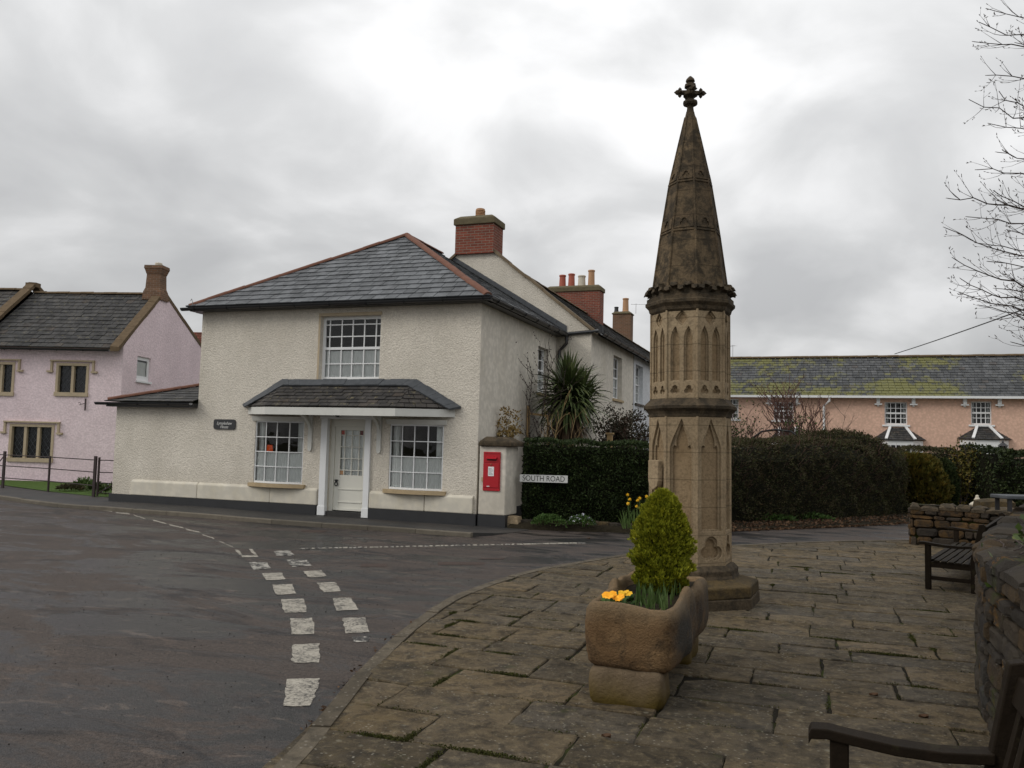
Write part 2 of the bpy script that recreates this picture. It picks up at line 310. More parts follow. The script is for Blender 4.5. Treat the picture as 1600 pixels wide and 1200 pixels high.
    # leaves
    M['hedge_green'] = leaf_mat('privet_leaves', [(0.,(.010,.016,.006)),(.45,(.024,.040,.012)),(.8,(.045,.065,.020)),(.95,(.080,.10,.035)),(1.,(.13,.14,.06))])
    M['hedge_brown'] = leaf_mat('brown_twiggy_leaves', [(0.,(.022,.017,.010)),(.3,(.050,.038,.020)),(.6,(.040,.050,.016)),(.85,(.078,.058,.030)),(1.,(.15,.115,.06))], .7)
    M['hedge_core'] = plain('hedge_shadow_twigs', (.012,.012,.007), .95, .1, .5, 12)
    M['gold_conifer'] = leaf_mat('golden_green_sprays', [(0.,(.06,.075,.006)),(.35,(.155,.175,.012)),(.7,(.27,.275,.018)),(.93,(.40,.37,.03)),(1.,(.36,.26,.03))], .6, 16)
    M['orange_conifer'] = leaf_mat('orange_green_sprays', [(0.,(.03,.034,.006)),(.5,(.07,.066,.01)),(.85,(.13,.085,.014)),(1.,(.17,.10,.02))], .6)
    M['dark_leaf'] = leaf_mat('dark_evergreen_leaves', [(0.,(.012,.018,.006)),(.6,(.03,.045,.014)),(1.,(.07,.075,.03))], .5)
    M['shrub_red'] = leaf_mat('dark_reddish_leaves', [(0.,(.02,.022,.012)),(.5,(.045,.04,.022)),(.8,(.075,.045,.032)),(1.,(.11,.085,.06))], .6)
    M['ivy'] = leaf_mat('ivy_leaves', [(0.,(.02,.035,.010)),(.6,(.045,.07,.016)),(.85,(.09,.10,.03)),(1.,(.16,.055,.03))], .45)
    M['dry_leaf'] = leaf_mat('dry_golden_leaves', [(0.,(.16,.10,.035)),(.6,(.28,.19,.065)),(1.,(.36,.28,.12))], .7)
    M['litter'] = leaf_mat('brown_leaf_litter', [(0.,(.03,.018,.011)),(.5,(.075,.042,.024)),(.9,(.13,.075,.04)),(1.,(.22,.15,.09))], .8)
    M['palm'] = leaf_mat('strap_leaf_green', [(0.,(.035,.055,.018)),(.6,(.095,.125,.045)),(.9,(.16,.18,.07)),(1.,(.25,.23,.11))], .45)
    M['palm_dead'] = leaf_mat('dead_strap_leaf', [(0.,(.035,.022,.012)),(.6,(.08,.052,.03)),(1.,(.12,.09,.055))], .7)
    M['grit'] = leaf_mat('road_grit', [(0.,(.008,.008,.008)),(.6,(.03,.027,.024)),(.9,(.10,.09,.08)),(1.,(.3,.28,.25))], .8)
    M['shoot'] = leaf_mat('bulb_leaves', [(0.,(.045,.085,.02)),(1.,(.10,.15,.045))], .5)
    M['lowgreen'] = leaf_mat('low_green_leaves', [(0.,(.02,.05,.008)),(1.,(.07,.12,.03))], .6)
    M['mossgreen'] = leaf_mat('moss_tufts', [(0.,(.020,.022,.007)),(.6,(.040,.043,.010)),(1.,(.075,.075,.018))], .9)
    M['yellow'] = leaf_mat('yellow_petals', [(0.,(.65,.36,.015)),(1.,(.8,.48,.03))], .6)
    M['orange'] = leaf_mat('orange_petals', [(0.,(.82,.32,.01)),(1.,(.95,.48,.03))], .6)
    M['whitepetal'] = leaf_mat('white_petals', [(0.,(.5,.5,.6)),(1.,(.75,.75,.8))], .6)
    return M
M = make_mats()

# ------------------------------------------------------------------ object helpers
ORG = {}
def tag(o, label=None, cat=None, group=None, kind=None):
    if label: o['label'] = label
    if cat: o['category'] = cat
    if group: o['group'] = group
    if kind: o['kind'] = kind
    return o
def thing(name, label, cat, loc=(0,0,0), rz=0, group=None, world=True):
    """Empty at the thing's base; world=True -> parts are authored in world coordinates"""
    o = bpy.data.objects.new(name, None); COL.objects.link(o); o.location = loc; o.rotation_euler = (0,0,rz)
    o.empty_display_size = .2; tag(o, label, cat, group)
    ORG[o.name] = Vector(loc) if world else Vector((0,0,0)); return o
def mesh_obj(name, verts, faces, mat, parent=None, org=None, smooth=False):
    me = bpy.data.meshes.new(name)
    o_ = ORG.get(parent.name, Vector((0,0,0))) if parent else (Vector(org) if org else Vector((0,0,0)))
    me.from_pydata([tuple(Vector(v)-o_) for v in verts], [], faces); me.validate(); me.update()
    mats = mat if isinstance(mat, (list,tuple)) else [mat]
    for q in mats: me.materials.append(q)
    if smooth:
        for p in me.polygons: p.use_smooth = True
    o = bpy.data.objects.new(name, me); COL.objects.link(o)
    if parent: o.parent = parent
    else: o.location = o_
    ORG[o.name] = o_
    return o
class MB:
    def __init__(s): s.v = []; s.f = []; s.mi = []
    def add(s, vs, fs, mi=0):
        b = len(s.v); s.v += [Vector(v) for v in vs]; s.f += [tuple(b+i for i in f) for f in fs]; s.mi += [mi]*len(fs)
        return s
    def quad(s, a,b,c,d, mi=0): return s.add([a,b,c,d], [(0,1,2,3)], mi)
    def box(s, x0,x1,y0,y1,z0,z1, mi=0):
        return s.add([(x0,y0,z0),(x1,y0,z0),(x1,y1,z0),(x0,y1,z0),(x0,y0,z1),(x1,y0,z1),(x1,y1,z1),(x0,y1,z1)],
              [(0,3,2,1),(4,5,6,7),(0,1,5,4),(1,2,6,5),(2,3,7,6),(3,0,4,7)], mi)
    def hexa(s, p, mi=0):   # 8 points, bottom 4 then top 4
        return s.add(p, [(0,3,2,1),(4,5,6,7),(0,1,5,4),(1,2,6,5),(2,3,7,6),(3,0,4,7)], mi)
    def bar(s, a, b, w, h, up=(0,0,1), mi=0):
        a = Vector(a); b = Vector(b); d = (b-a).normalized(); up = Vector(up)
        r = d.cross(up)
        if r.length < 1e-4: r = d.cross(Vector((1,0,0)))
        r.normalize(); u = r.cross(d).normalized(); r *= w/2; u *= h/2
        return s.hexa([a-r-u, a+r-u, b+r-u, b-r-u, a-r+u, a+r+u, b+r+u, b-r+u], mi)
    def tube(s, pts, rads, n=6, mi=0, cap=True):
        pts = [Vector(p) for p in pts]
        if isinstance(rads,(int,float)): rads = [rads]*len(pts)
        b = len(s.v); pr = None
        for i, p in enumerate(pts):
            d = (pts[min(i+1,len(pts)-1)]-pts[max(i-1,0)])
            if d.length < 1e-9: d = Vector((0,0,1))
            d.normalize()
            if pr is None: r = d.orthogonal().normalized()
            else:
                r = pr-d*pr.dot(d)
                r = r.normalized() if r.length > 1e-6 else d.orthogonal().normalized()
            pr = r; u = d.cross(r)
            for k in range(n):
                a = 2*math.pi*k/n; s.v.append(p+(r*math.cos(a)+u*math.sin(a))*rads[i])
        for i in range(len(pts)-1):
            for k in range(n):
                s.f.append((b+i*n+k, b+i*n+(k+1)%n, b+(i+1)*n+(k+1)%n, b+(i+1)*n+k)); s.mi.append(mi)
        if cap:
            s.f.append(tuple(b+k for k in range(n))[::-1]); s.mi.append(mi)
            s.f.append(tuple(b+(len(pts)-1)*n+k for k in range(n))); s.mi.append(mi)
        return s
    def lathe(s, prof, c=(0,0,0), n=16, ph=0, mi=0, sx=1, sy=1, cap=True):
        b = len(s.v); c = Vector(c)
        for r, z in prof:
            for k in range(n):
                a = ph+2*math.pi*k/n; s.v.append(c+Vector((r*math.cos(a)*sx, r*math.sin(a)*sy, z)))
        for i in range(len(prof)-1):
            for k in range(n):
                s.f.append((b+i*n+k, b+i*n+(k+1)%n, b+(i+1)*n+(k+1)%n, b+(i+1)*n+k)); s.mi.append(mi)
        if cap:
            s.f.append(tuple(b+k for k in range(n))[::-1]); s.mi.append(mi)
            s.f.append(tuple(b+(len(prof)-1)*n+k for k in range(n))); s.mi.append(mi)
        return s
    def prism(s, poly, d, mi=0):   # poly: planar 3D points, d: extrusion vector
        n = len(poly); d = Vector(d); p = [Vector(q) for q in poly]
        return s.add(p+[q+d for q in p], [tuple(range(n))[::-1], tuple(range(n,2*n))]+[(i,(i+1)%n,n+(i+1)%n,n+i) for i in range(n)], mi)
    def build(s, name, mat, parent=None, org=None, smooth=False, bevel=0):
        gap = 9 in s.mi
        if gap and not isinstance(mat,(list,tuple)): mat = [mat, M['roof_gap']]; s.mi = [1 if q == 9 else q for q in s.mi]
        o = mesh_obj(name, s.v, s.f, mat, parent, org, smooth)
        if isinstance(mat,(list,tuple)) and len(mat) > 1 and len(o.data.polygons) == len(s.mi):
            o.data.polygons.foreach_set('material_index', s.mi)
        if bevel:
            md = o.modifiers.new('bevel','BEVEL'); md.width = bevel; md.segments = 2; md.limit_method = 'ANGLE'
        return o
def np_obj(name, V, F, mat, parent=None, org=None):
    """fast mesh of quads: V (n,3), F (m,4)"""
    o_ = ORG.get(parent.name, Vector((0,0,0))) if parent else (Vector(org) if org else Vector((0,0,0)))
    me = bpy.data.meshes.new(name); V = V-np.array(o_)
    me.vertices.add(len(V)); me.vertices.foreach_set('co', V.astype(np.float32).ravel())
    me.loops.add(F.size); me.loops.foreach_set('vertex_index', F.astype(np.int32).ravel())
    me.polygons.add(len(F)); me.polygons.foreach_set('loop_start', np.arange(0,F.size,4,dtype=np.int32)); 
    me.update(calc_edges=True); me.validate()
    me.materials.append(mat)
    o = bpy.data.objects.new(name, me); COL.objects.link(o)
    if parent: o.parent = parent
    else: o.location = o_
    ORG[o.name] = o_
    return o
def leaf_quads(P, D, size, aspect=.5, jitter=.5, droop=None, szvar=.4):
    """one diamond leaf per point P growing along directions D"""
    n = len(P); D = D+NR.normal(0,jitter,(n,3)); D /= np.linalg.norm(D,axis=1,keepdims=True)+1e-9
    A = NR.normal(0,1,(n,3)); A -= (A*D).sum(1,keepdims=True)*D; A /= np.linalg.norm(A,axis=1,keepdims=True)+1e-9
    L = size*(1+NR.uniform(-szvar,szvar,(n,1))); Wd = L*aspect/2
    V = np.stack([P, P+D*L*.5+A*Wd, P+D*L, P+D*L*.5-A*Wd], 1).reshape(-1,3)
    return V, np.arange(4*n).reshape(n,4)

def clip_poly(poly, clip):
    """Sutherland-Hodgman in 2D, clip convex CCW"""
    out = poly
    for i in range(len(clip)):
        a = clip[i]; b = clip[(i+1)%len(clip)]; inp = out; out = []
        if not inp: break
        def side(p): return (b[0]-a[0])*(p[1]-a[1])-(b[1]-a[1])*(p[0]-a[0])
        for j in range(len(inp)):
            p = inp[j]; q = inp[(j+1)%len(inp)]; sp = side(p); sq = side(q)
            if sp >= 0: out.append(p)
            if (sp >= 0) != (sq >= 0):
                t = sp/(sp-sq); out.append((p[0]+(q[0]-p[0])*t, p[1]+(q[1]-p[1])*t))
    return out
def area(p): return .5*sum(p[i][0]*p[(i+1)%len(p)][1]-p[(i+1)%len(p)][0]*p[i][1] for i in range(len(p)))
def hull(pts):
    pts = sorted(set(pts))
    def half(ps):
        h = []
        for p in ps:
            while len(h) > 1 and (h[-1][0]-h[-2][0])*(p[1]-h[-2][1])-(h[-1][1]-h[-2][1])*(p[0]-h[-2][0]) <= 0: h.pop()
            h.append(p)
        return h
    a = half(pts); b = half(pts[::-1]); return a[:-1]+b[:-1]
def slates(mb, poly, sw=.30, sh=.22, t=.012, jit=.004, seed=1):
    """lay a convex planar roof polygon (first edge = eave) with individual overlapping slates, each its own island"""
    rr = random.Random(seed); P = [Vector(p) for p in poly]
    u = (P[1]-P[0]).normalized(); n = (P[1]-P[0]).cross(P[-1]-P[0]).normalized()
    if n.z < 0: n = -n
    v = n.cross(u)
    if v.z < 0: v = -v
    O = P[0]; p2 = [((p-O).dot(u),(p-O).dot(v)) for p in P]
    if area(p2) < 0: p2 = p2[::-1]
    u0 = min(p[0] for p in p2); u1 = max(p[0] for p in p2); v1 = max(p[1] for p in p2); v0 = min(p[1] for p in p2)
    # underlay
    mb.add(P, [tuple(range(len(P)))], 9)
    k = 0; vv = v0
    while vv < v1:
        x = u0-sw*(.5 if k%2 else 0)-sw*.2
        while x < u1:
            w = sw
            w = sw*rr.uniform(.94,1.06); g_ = .0065; q = clip_poly([(x+g_,vv),(x+w-g_,vv),(x+w-g_,vv+sh*1.04),(x+g_,vv+sh*1.04)], p2)
            x += w
            if len(q) < 3 or abs(area(q)) < .0006: continue
            dz = rr.uniform(0,jit); tl = rr.uniform(-.4,.4)*jit
            top = [O+u*a+v*b+n*(.004+dz+t*(1.06-(b-vv)/sh)+tl*(a-x)/w) for a,b in q]
            bot = [O+u*a+v*b+n*.002 for a,b in q]; m_ = len(q)
            mb.add(top+bot, [tuple(range(m_))]+[(i,m_+i,m_+(i+1)%m_,(i+1)%m_) for i in range(m_)])
        vv += sh; k += 1
    return mb
def wall_panel(mb, O, U, N, u0, u1, z0, z1, holes, depth=.12, mi=0):
    """front face of a wall in direction U from O, outward N, with rectangular holes (u0,u1,z0,z1) and reveals"""
    O = Vector(O); U = Vector(U).normalized(); N = Vector(N).normalized(); Z = Vector((0,0,1))
    us = sorted({u0,u1}|{h[0] for h in holes}|{h[1] for h in holes}); zs = sorted({z0,z1}|{h[2] for h in holes}|{h[3] for h in holes})
    P = lambda u,z,d=0: O+U*u+Z*z-N*d
    for i in range(len(us)-1):
        for j in range(len(zs)-1):
            cu = (us[i]+us[i+1])/2; cz = (zs[j]+zs[j+1])/2
            if any(h[0] < cu < h[1] and h[2] < cz < h[3] for h in holes): continue
            mb.quad(P(us[i],zs[j]),P(us[i+1],zs[j]),P(us[i+1],zs[j+1]),P(us[i],zs[j+1]), mi)
    for h in holes:
        a,b,c,d = h
        for (p,q) in (((a,c),(a,d)),((a,d),(b,d)),((b,d),(b,c)),((b,c),(a,c))):
            mb.quad(P(*p),P(*q),P(*q,depth),P(*p,depth), mi)
    return mb
class Fr:
    """local frame on a facade: u along, z up, d outward"""
    def __init__(s, O, U, N): s.O = Vector(O); s.U = Vector(U).normalized(); s.N = Vector(N).normalized()
    def p(s, u, z, d=0): return s.O+s.U*u+Vector((0,0,z))+s.N*d
    def box(s, mb, u0,u1,z0,z1,d0,d1, mi=0):
        return mb.hexa([s.p(u0,z0,d0),s.p(u1,z0,d0),s.p(u1,z0,d1),s.p(u0,z0,d1),s.p(u0,z1,d0),s.p(u1,z1,d0),s.p(u1,z1,d1),s.p(u0,z1,d1)], mi)
def window(parent, fr, u0,u1,z0,z1, cols, rows, rec=.10, fw=.045, bw=.02, paint='white', curtain=None, sill=None, sillmat='sill', meet=None, lintel=None, glass='glass', label=None, side_curtain=False):
    """casement/sash: frame mesh (part) > bars, glass, curtain, sill (sub-parts). cols/rows are lists of fractions"""
    mb = MB(); d0 = -rec-.05; d1 = -rec
    fr.box(mb,u0,u0+fw,z0,z1,d0,d1); fr.box(mb,u1-fw,u1,z0,z1,d0,d1); fr.box(mb,u0+fw,u1-fw,z0,z0+fw*1.4,d0,d1+.003); fr.box(mb,u0+fw,u1-fw,z1-fw,z1,d0,d1+.003)
    w = mb.build('window', M[paint], parent)
    if label: w['label'] = label
    a0,a1,b0,b1 = u0+fw,u1-fw,z0+fw*1.4,z1-fw
    mb = MB(); c = 0; tot = sum(cols)
    for q in cols[:-1]:
        c += q/tot; x = a0+(a1-a0)*c; fr.box(mb,x-bw/2,x+bw/2,b0,b1,d0+.006,d1-.008)
    c = 0; tot = sum(rows)
    for i, q in enumerate(rows[:-1]):
        c += q/tot; y = b0+(b1-b0)*c; bb = bw if meet != i else bw*2.4
        fr.box(mb,a0,a1,y-bb/2,y+bb/2,d0+.003,d1-(.005 if meet != i else -.006))
    mb.build('glazing_bars', M[paint], w)
    mb = MB(); dg = -rec-.03; mb.quad(fr.p(a0,b0,dg),fr.p(a1,b0,dg),fr.p(a1,b1,dg),fr.p(a0,b1,dg)); mb.build('glass', M[glass], w)
    if curtain:
        mb = MB(); n = 60; zt = b0+(b1-b0)*curtain; pr = None; dc = -rec-.065
        for i in range(n+1):
            x = a0+(a1-a0)*i/n; dd = dc+.006*math.sin(i*1.7)+.004*math.sin(i*.61)
            cur = (fr.p(x,b0-.02,dd), fr.p(x,zt,dd))
            if pr: mb.quad(pr[0],cur[0],cur[1],pr[1])
            pr = cur
        mb.build('net_curtain', M['curtain'], w, smooth=True)
    if side_curtain:
        dc = -rec-.13
        for (s0,s1) in ((a0,a0+(a1-a0)*.16),(a1-(a1-a0)*.14,a1)):
            pr = None; mb = MB()
            for i in range(17):
                x = s0+(s1-s0)*i/16; dd = dc+.025*math.sin(i*1.9); cur = (fr.p(x,b0,dd),fr.p(x,b1,dd))
                if pr: mb.quad(pr[0],cur[0],cur[1],pr[1])
                pr = cur
            mb.build('side_curtain', M['curtain'], w, smooth=True)
    if sill:
        mb = MB(); e = sill; fr.box(mb,u0-e,u1+e,z0-.075,z0-.002,-rec+.002,.06); mb.build('sill', M[sillmat], w, bevel=.006)
    if lintel:
        mb = MB(); fr.box(mb,u0-.0,u1+.0,z1+.002,z1+lintel,-.02,.012); mb.build('lintel', M['beige'], w)
    return w
def gutter(parent, a, b, r=.06, brackets=True):
    a = Vector(a); b = Vector(b); d = (b-a).normalized(); up = Vector((0,0,1)); s_ = d.cross(up).normalized()
    mb = MB(); n = 8; V = []
    for p in (a,b):
        for k in range(n+1):
            t = math.pi+math.pi*k/n; V.append(p+s_*math.cos(t)*r+up*math.sin(t)*r)
        for k in range(n,-1,-1):
            t = math.pi+math.pi*k/n; V.append(p+s_*math.cos(t)*(r-.008)+up*math.sin(t)*(r-.008))
    m_ = 2*(n+1); F = [(i,(i+1)%m_,m_+(i+1)%m_,m_+i) for i in range(m_)]+[tuple(range(m_)),tuple(range(m_,2*m_))]
    mb.add(V,F)
    if brackets:
        L = (b-a).length; k = .4
        while k < L:
            p = a+d*k; mb.tube([p+s_*math.cos(math.pi+math.pi*j/6)*(r+.008)+up*math.sin(math.pi+math.pi*j/6)*(r+.008) for j in range(7)], .008, 4); k += .9
    return mb.build('gutter', M['gutter'], parent)
def ridge_tiles(mb, a, b, r=.09, step=.45, seed=0):
    rr = random.Random(seed); a = Vector(a); b = Vector(b); d = (b-a); L = d.length; d.normalize(); s_ = d.cross(Vector((0,0,1))).normalized(); u = s_.cross(d)
    if u.z < 0: u = -u
    k = 0
    while k < L-.02:
        e = min(k+step, L); V = []; j0 = rr.uniform(-.006,.006); n = 6
        for kk,rr_ in ((k,r*1.0),(e+.01,r*1.06)):
            for q in range(n+1):
                t = math.pi*q/n; V.append(a+d*kk+s_*math.cos(t)*rr_+u*(math.sin(t)*rr_*.75-.02+j0))
        F = [(i,i+1,n+1+i+1,n+1+i) for i in range(n)]+[tuple(range(n+1)),tuple(range(n+1,2*n+2))]
        mb.add(V,F); k = e
    return mb
def chimney_pot(parent, c, r, h, mat, louvre=False, name='chimney_pot'):
    mb = MB(); c = Vector(c)
    mb.lathe([(r*1.15,0),(r*1.15,.04),(r,.06),(r*.88,h-.08),(r*1.02,h-.06),(r*1.02,h-.015),(r*.9,h),(r*.6,h-.005),(r*.6,h-.1)], c, 14)
    if louvre:
        for z in (.32,.46,.6,.74): mb.lathe([(r*1.08,h*z),(r*1.12,h*z+.012),(r*1.08,h*z+.024)], c, 14)
    return mb.build(name, M[mat], parent, smooth=False)
def aerial(loc, label, size=.8, az=0, h=.8, n=7):
    t = MB(); p = Vector(loc); t.tube([p,p+Vector((0,0,h))], .012, 6)
    d = Vector((math.cos(az),math.sin(az),0)); s_ = Vector((-d.y,d.x,0)); c = p+Vector((0,0,h-.05)); t.tube([c-d*size*.3,c+d*size*.7],.008,5)
    for i in range(n):
        q = c+d*size*(-.25+.9*i/(n-1)); l = .16-.012*i; t.tube([q-s_*l,q+s_*l],.005,4)
    return tag(t.build('television_aerial', M['alu'], None, org=loc), label, 'aerial', 'roof aerials')

# ------------------------------------------------------------------ setting: ground, road, pavements, paving
def struct(o): o['kind'] = 'structure'; return o
def sheet(name, pts, z, mat):
    return struct(mesh_obj(name, [(p[0],p[1],z) for p in pts], [tuple(range(len(pts)))], M[mat]))
sheet('ground', [(-300,-150),(300,-150),(300,450),(-300,450)], -.13, 'earth')
def fine_sheet():
    mb = MB(); mb.quad((-60,-12,-.08),(14,-12,-.08),(14,32,-.08),(-60,32,-.08)); return struct(mb.build('road', M['asphalt']))
fine_sheet()
def smooth_pts(pts, n=8):
    """Catmull-Rom through 2D points"""
    out = []; P = [pts[0]]+list(pts)+[pts[-1]]
    for i in range(1, len(P)-2):
        for k in range(n):
            t = k/n; r = []
            for j in range(2):
                a,b,c,d = P[i-1][j],P[i][j],P[i+1][j],P[i+2][j]
                r.append(.5*((2*b)+(-a+c)*t+(2*a-5*b+4*c-d)*t*t+(-a+3*b-3*c+d)*t**3))
            out.append(tuple(r))
    out.append(tuple(pts[-1])); return out
def offset_line(pts, d):
    out = []
    for i, p in enumerate(pts):
        a = pts[max(i-1,0)]; b = pts[min(i+1,len(pts)-1)]; t = Vector((b[0]-a[0], b[1]-a[1])).normalized(); out.append((p[0]-t.y*d, p[1]+t.x*d))
    return out
def kerb_strip(name, line, w, z0, z1, side, L=.9, gap=.008, seed=0, mat='kerb'):
    """individual kerb stones along a polyline; side +1 = stones to the left of the line"""
    rr = random.Random(seed); inner = offset_line(line, w*side); mb = MB(); acc = 0; start = 0
    i = 0
    while i < len(line)-1:
        acc = 0; j = i
        while j < len(line)-1 and acc < L*rr.uniform(.8,1.15): acc += math.dist(line[j], line[j+1]); j += 1
        top = z1+rr.uniform(-.006,.006); V = []
        seg = list(range(i,j+1)); n = len(seg); sh = gap/max(acc,.01)
        for q, k in enumerate(seg):
            a = Vector(line[k]); b = Vector(inner[k])
            if q == 0: t = (Vector(line[k+1])-a); a = a+t.normalized()*gap; b = b+t.normalized()*gap
            V += [(a.x,a.y,z0),(a.x,a.y,top-.012),(a.x+(b.x-a.x)*.08,a.y+(b.y-a.y)*.08,top),(b.x,b.y,top),(b.x,b.y,z0)]
        F = []
        for q in range(n-1):
            for k in range(4): F.append((q*5+k,(q+1)*5+k,(q+1)*5+k+1,q*5+k+1))
        F += [(0,1,2,3,4),tuple((n-1)*5+k for k in range(5))[::-1]]
        mb.add(V,F); i = j
    return struct(mb.build(name, M[mat]))
# the raised paving round the cross : curved kerb measured on the ground
edge = [(-2.15,1.0),(-2.3,2.4),(-2.52,3.65),(-2.76,4.52),(-3.05,5.50),(-3.36,6.88),(-3.55,8.55),(-3.35,10.47),(-2.62,12.6),(-1.98,13.75),(-1.2,14.8),(-.1,15.93),(1.0,16.85),(2.2,17.7)]
edge_s = smooth_pts(edge, 6)
kerb_strip('paving_kerb', edge_s, .12, -.12, .004, -1, .95, seed=3, mat='border')
inner = offset_line(edge_s, -.127)
pave_poly = inner+[(6.5,17.7),(6.5,1.0)]
struct(mesh_obj('paving_bed', [(p[0],p[1],-.012) for p in pave_poly]+[], [tuple(range(len(pave_poly)))], M['joint']))
JOINTS = []
def flagstones():
    clip = hull([(round(a,4),round(b,4)) for a,b in pave_poly]); rr = random.Random(21); mb = MB(); y = 1.0; V = []
    while y < 17.6:
        h = rr.choice([.38,.43,.48,.52,.58]) if y < 9 else rr.choice([.36,.42,.48,.52])
        x = -4.2-rr.random()*.8
        while x < 6.4:
            w = rr.uniform(.55,1.1); g = .006
            def wob(a,b): return (a+rr.uniform(-.010,.008), b+rr.uniform(-.007,.006))
            q = [wob(x+g,y+g), wob(x+w-g,y+g), wob(x+w-g,y+h-g), wob(x+g,y+h-g)]
            # split the long sides so that the edges wander a little
            q2 = []
            for i in range(4):
                a = q[i]; b = q[(i+1)%4]; q2.append(a)
                for f in (.15,.33,.5,.66,.85): q2.append((a[0]+(b[0]-a[0])*f+rr.uniform(-.007,.007), a[1]+(b[1]-a[1])*f+rr.uniform(-.007,.007)))
            if y < 13: JOINTS.append((q[1],q[2])); JOINTS.append((q[0],q[1]))
            x += w
            q2 = clip_poly(q2, clip)
            if len(q2) < 3 or area(q2) < .01: continue
            cx = sum(p[0] for p in q2)/len(q2); cy = sum(p[1] for p in q2)/len(q2); dz = rr.uniform(-.006,.005); tx = rr.uniform(-.010,.010); ty = rr.uniform(-.016,.016)
            n = len(q2); f = lambda p, k, z: (cx+(p[0]-cx)*(1-k/max(.15,math.dist(p,(cx,cy)))), cy+(p[1]-cy)*(1-k/max(.15,math.dist(p,(cx,cy)))), z+dz+tx*(p[0]-cx)+ty*(p[1]-cy))
            A = [f(p,0,-.03) for p in q2]; B = [f(p,.001,-.007) for p in q2]; C = [f(p,.010,0) for p in q2]
            mb.add(A+B+C, [tuple(2*n+i for i in range(n))]+[(i,(i+1)%n,n+(i+1)%n,n+i) for i in range(n)]+[(n+i,n+(i+1)%n,2*n+(i+1)%n,2*n+i) for i in range(n)])
        y += h
    return struct(mb.build('flagstone_paving', M['flag']))
flagstones()
# pavement in front of the houses
kline = [(-40,22.5),(-30,19.4),(-24,17.1),(-18.83,15.36),(-17.1,14.84),(-16.0,14.52),(-14.7,14.45),(-13.4,14.36),(-12.1,14.32),(-10.4,14.15),(-8.8,14.06),(-7.55,14.14),(-6.6,14.1),(-5.7,14.06)]
kl = smooth_pts(kline,4)
kerb_strip('pavement_kerb', kl, .11, -.13, .003, 1, .95, seed=5)
kin = offset_line(kl, .115)
_pv = [(p[0],p[1],-.004) for p in kin]+[(-5.45,14.6,-.04),(-5.3,15.2,-.074),(-5.2,15.75,-.074),(-5.2,16.6,-.06),(-16.5,16.6,-.004),(-19.4,17.25,-.004),(-24,18.9,-.004),(-40,24.5,-.004)]
_pm = MB(); _pm.prism([(x,y,z-.12) for x,y,z in _pv],(0,0,.12)); struct(_pm.build('pavement', M['pavement']))
sheet('front_lawn', [(-17.0,16.62),(-15.9,17.0),(-13.5,17.0),(-13.5,21.5),(-20,21.3),(-30,19),(-40,24.6),(-24,18.95),(-19.4,17.3)], .004, 'grass')
# white markings: give-way dashes and the lane line that fades into dots
def markings():
    mb = MB(); mb2 = MB(); rr = random.Random(5)
    def patch(px, target, z=-.076):
        g = [G(x,y,-.08) for x,y in px]; q = []
        for i in range(len(g)):
            a = g[i]; b = g[(i+1)%len(g)]
            for k in range(6):
                p = a.lerp(b,k/6); q.append((p.x+rr.uniform(-.009,.009), p.y+rr.uniform(-.010,.010), z))
        target.add(q,[tuple(range(len(q)))])
    big = [[(447,1062),(500,1060),(497,1076),(484,1104),(444,1104)],[(456,1008),(498,1006),(500,1036),(456,1036)],[(453,967),(488,966),(492,991),(455,992)],
      [(439,937),(474,936),(479,957),(444,958)],[(425,914),(457,913),(463,928),(431,930)],[(409,896),(440,895),(446,906),(416,907)],
      [(534,966),(570,965),(577,988),(540,990)],[(519,935),(549,934),(560,953),(526,955)],[(495,911),(524,910),(533,924),(506,926)],[(473,893),(503,891),(510,901),(483,903)]]
    for p in big: patch(p, mb)
    worn = [[(388,879),(416,878),(424,888),(396,891)],[(448,875),(478,874),(488,884),(456,886)],[(428,861),(452,860),(460,868),(432,869)],[(550,996),(580,993),(574,1003),(552,1004)]]
    for p in worn: patch(p, mb2)
    for p in [[(366,859),(371,859),(379,867),(374,867)],[(389,858),(394,858),(402,867),(397,867)],[(376,868.3),(402,868),(404,870.5),(379,871)]]: patch(p, mb)
    # lane line on the left : short dashes running away
    dash = [(95,787,118,790),(123,791,145,794),(154,796,173,799),(180,801,201,803),(208,805,226,811),(238,813,258,818),(263,820,285,825),(289,827,311,832),(316,836,334,842),(342,846,362,855)]
    for x0,y0,x1,y1 in dash:
        patch([(x0,y0-1.1),(x1,y1-1.1),(x1+3,y1+1.3),(x0+2,y0+1.3)], mb)
    # dotted centre line of South Road
    x = 470.0
    while x < 912:
        y = 857.5-(x-470)*.0205; l = rr.uniform(3,7) if x < 800 else rr.uniform(7,12)
        patch([(x,y-1.0),(x+l,y-1.1),(x+l+.6,y+.9),(x-.6,y+.9)], mb if rr.random() > .35 else mb2); x += l+rr.uniform(2,5)*(1 if x < 800 else .4)
    struct(mb.build('road_markings', M['paint'])); struct(mb2.build('worn_road_markings', M['paint_worn']))
markings()
def repairs():
    mb = MB()
    for q,w in (([(684,878),(758,879),(757,883),(684,883)],0),([(566,881),(606,881),(604,886),(562,886)],0),([(752,872),(790,872),(786,874),(748,874)],0),([(475,828),(512,829),(506,832),(470,831)],0)):
        g = [G(x,y,-.08) for x,y in q]; mb.add([(p.x,p.y,-.0765) for p in g],[tuple(range(len(g)))])
    struct(mb.build('road_repairs', M['repair']))
repairs()

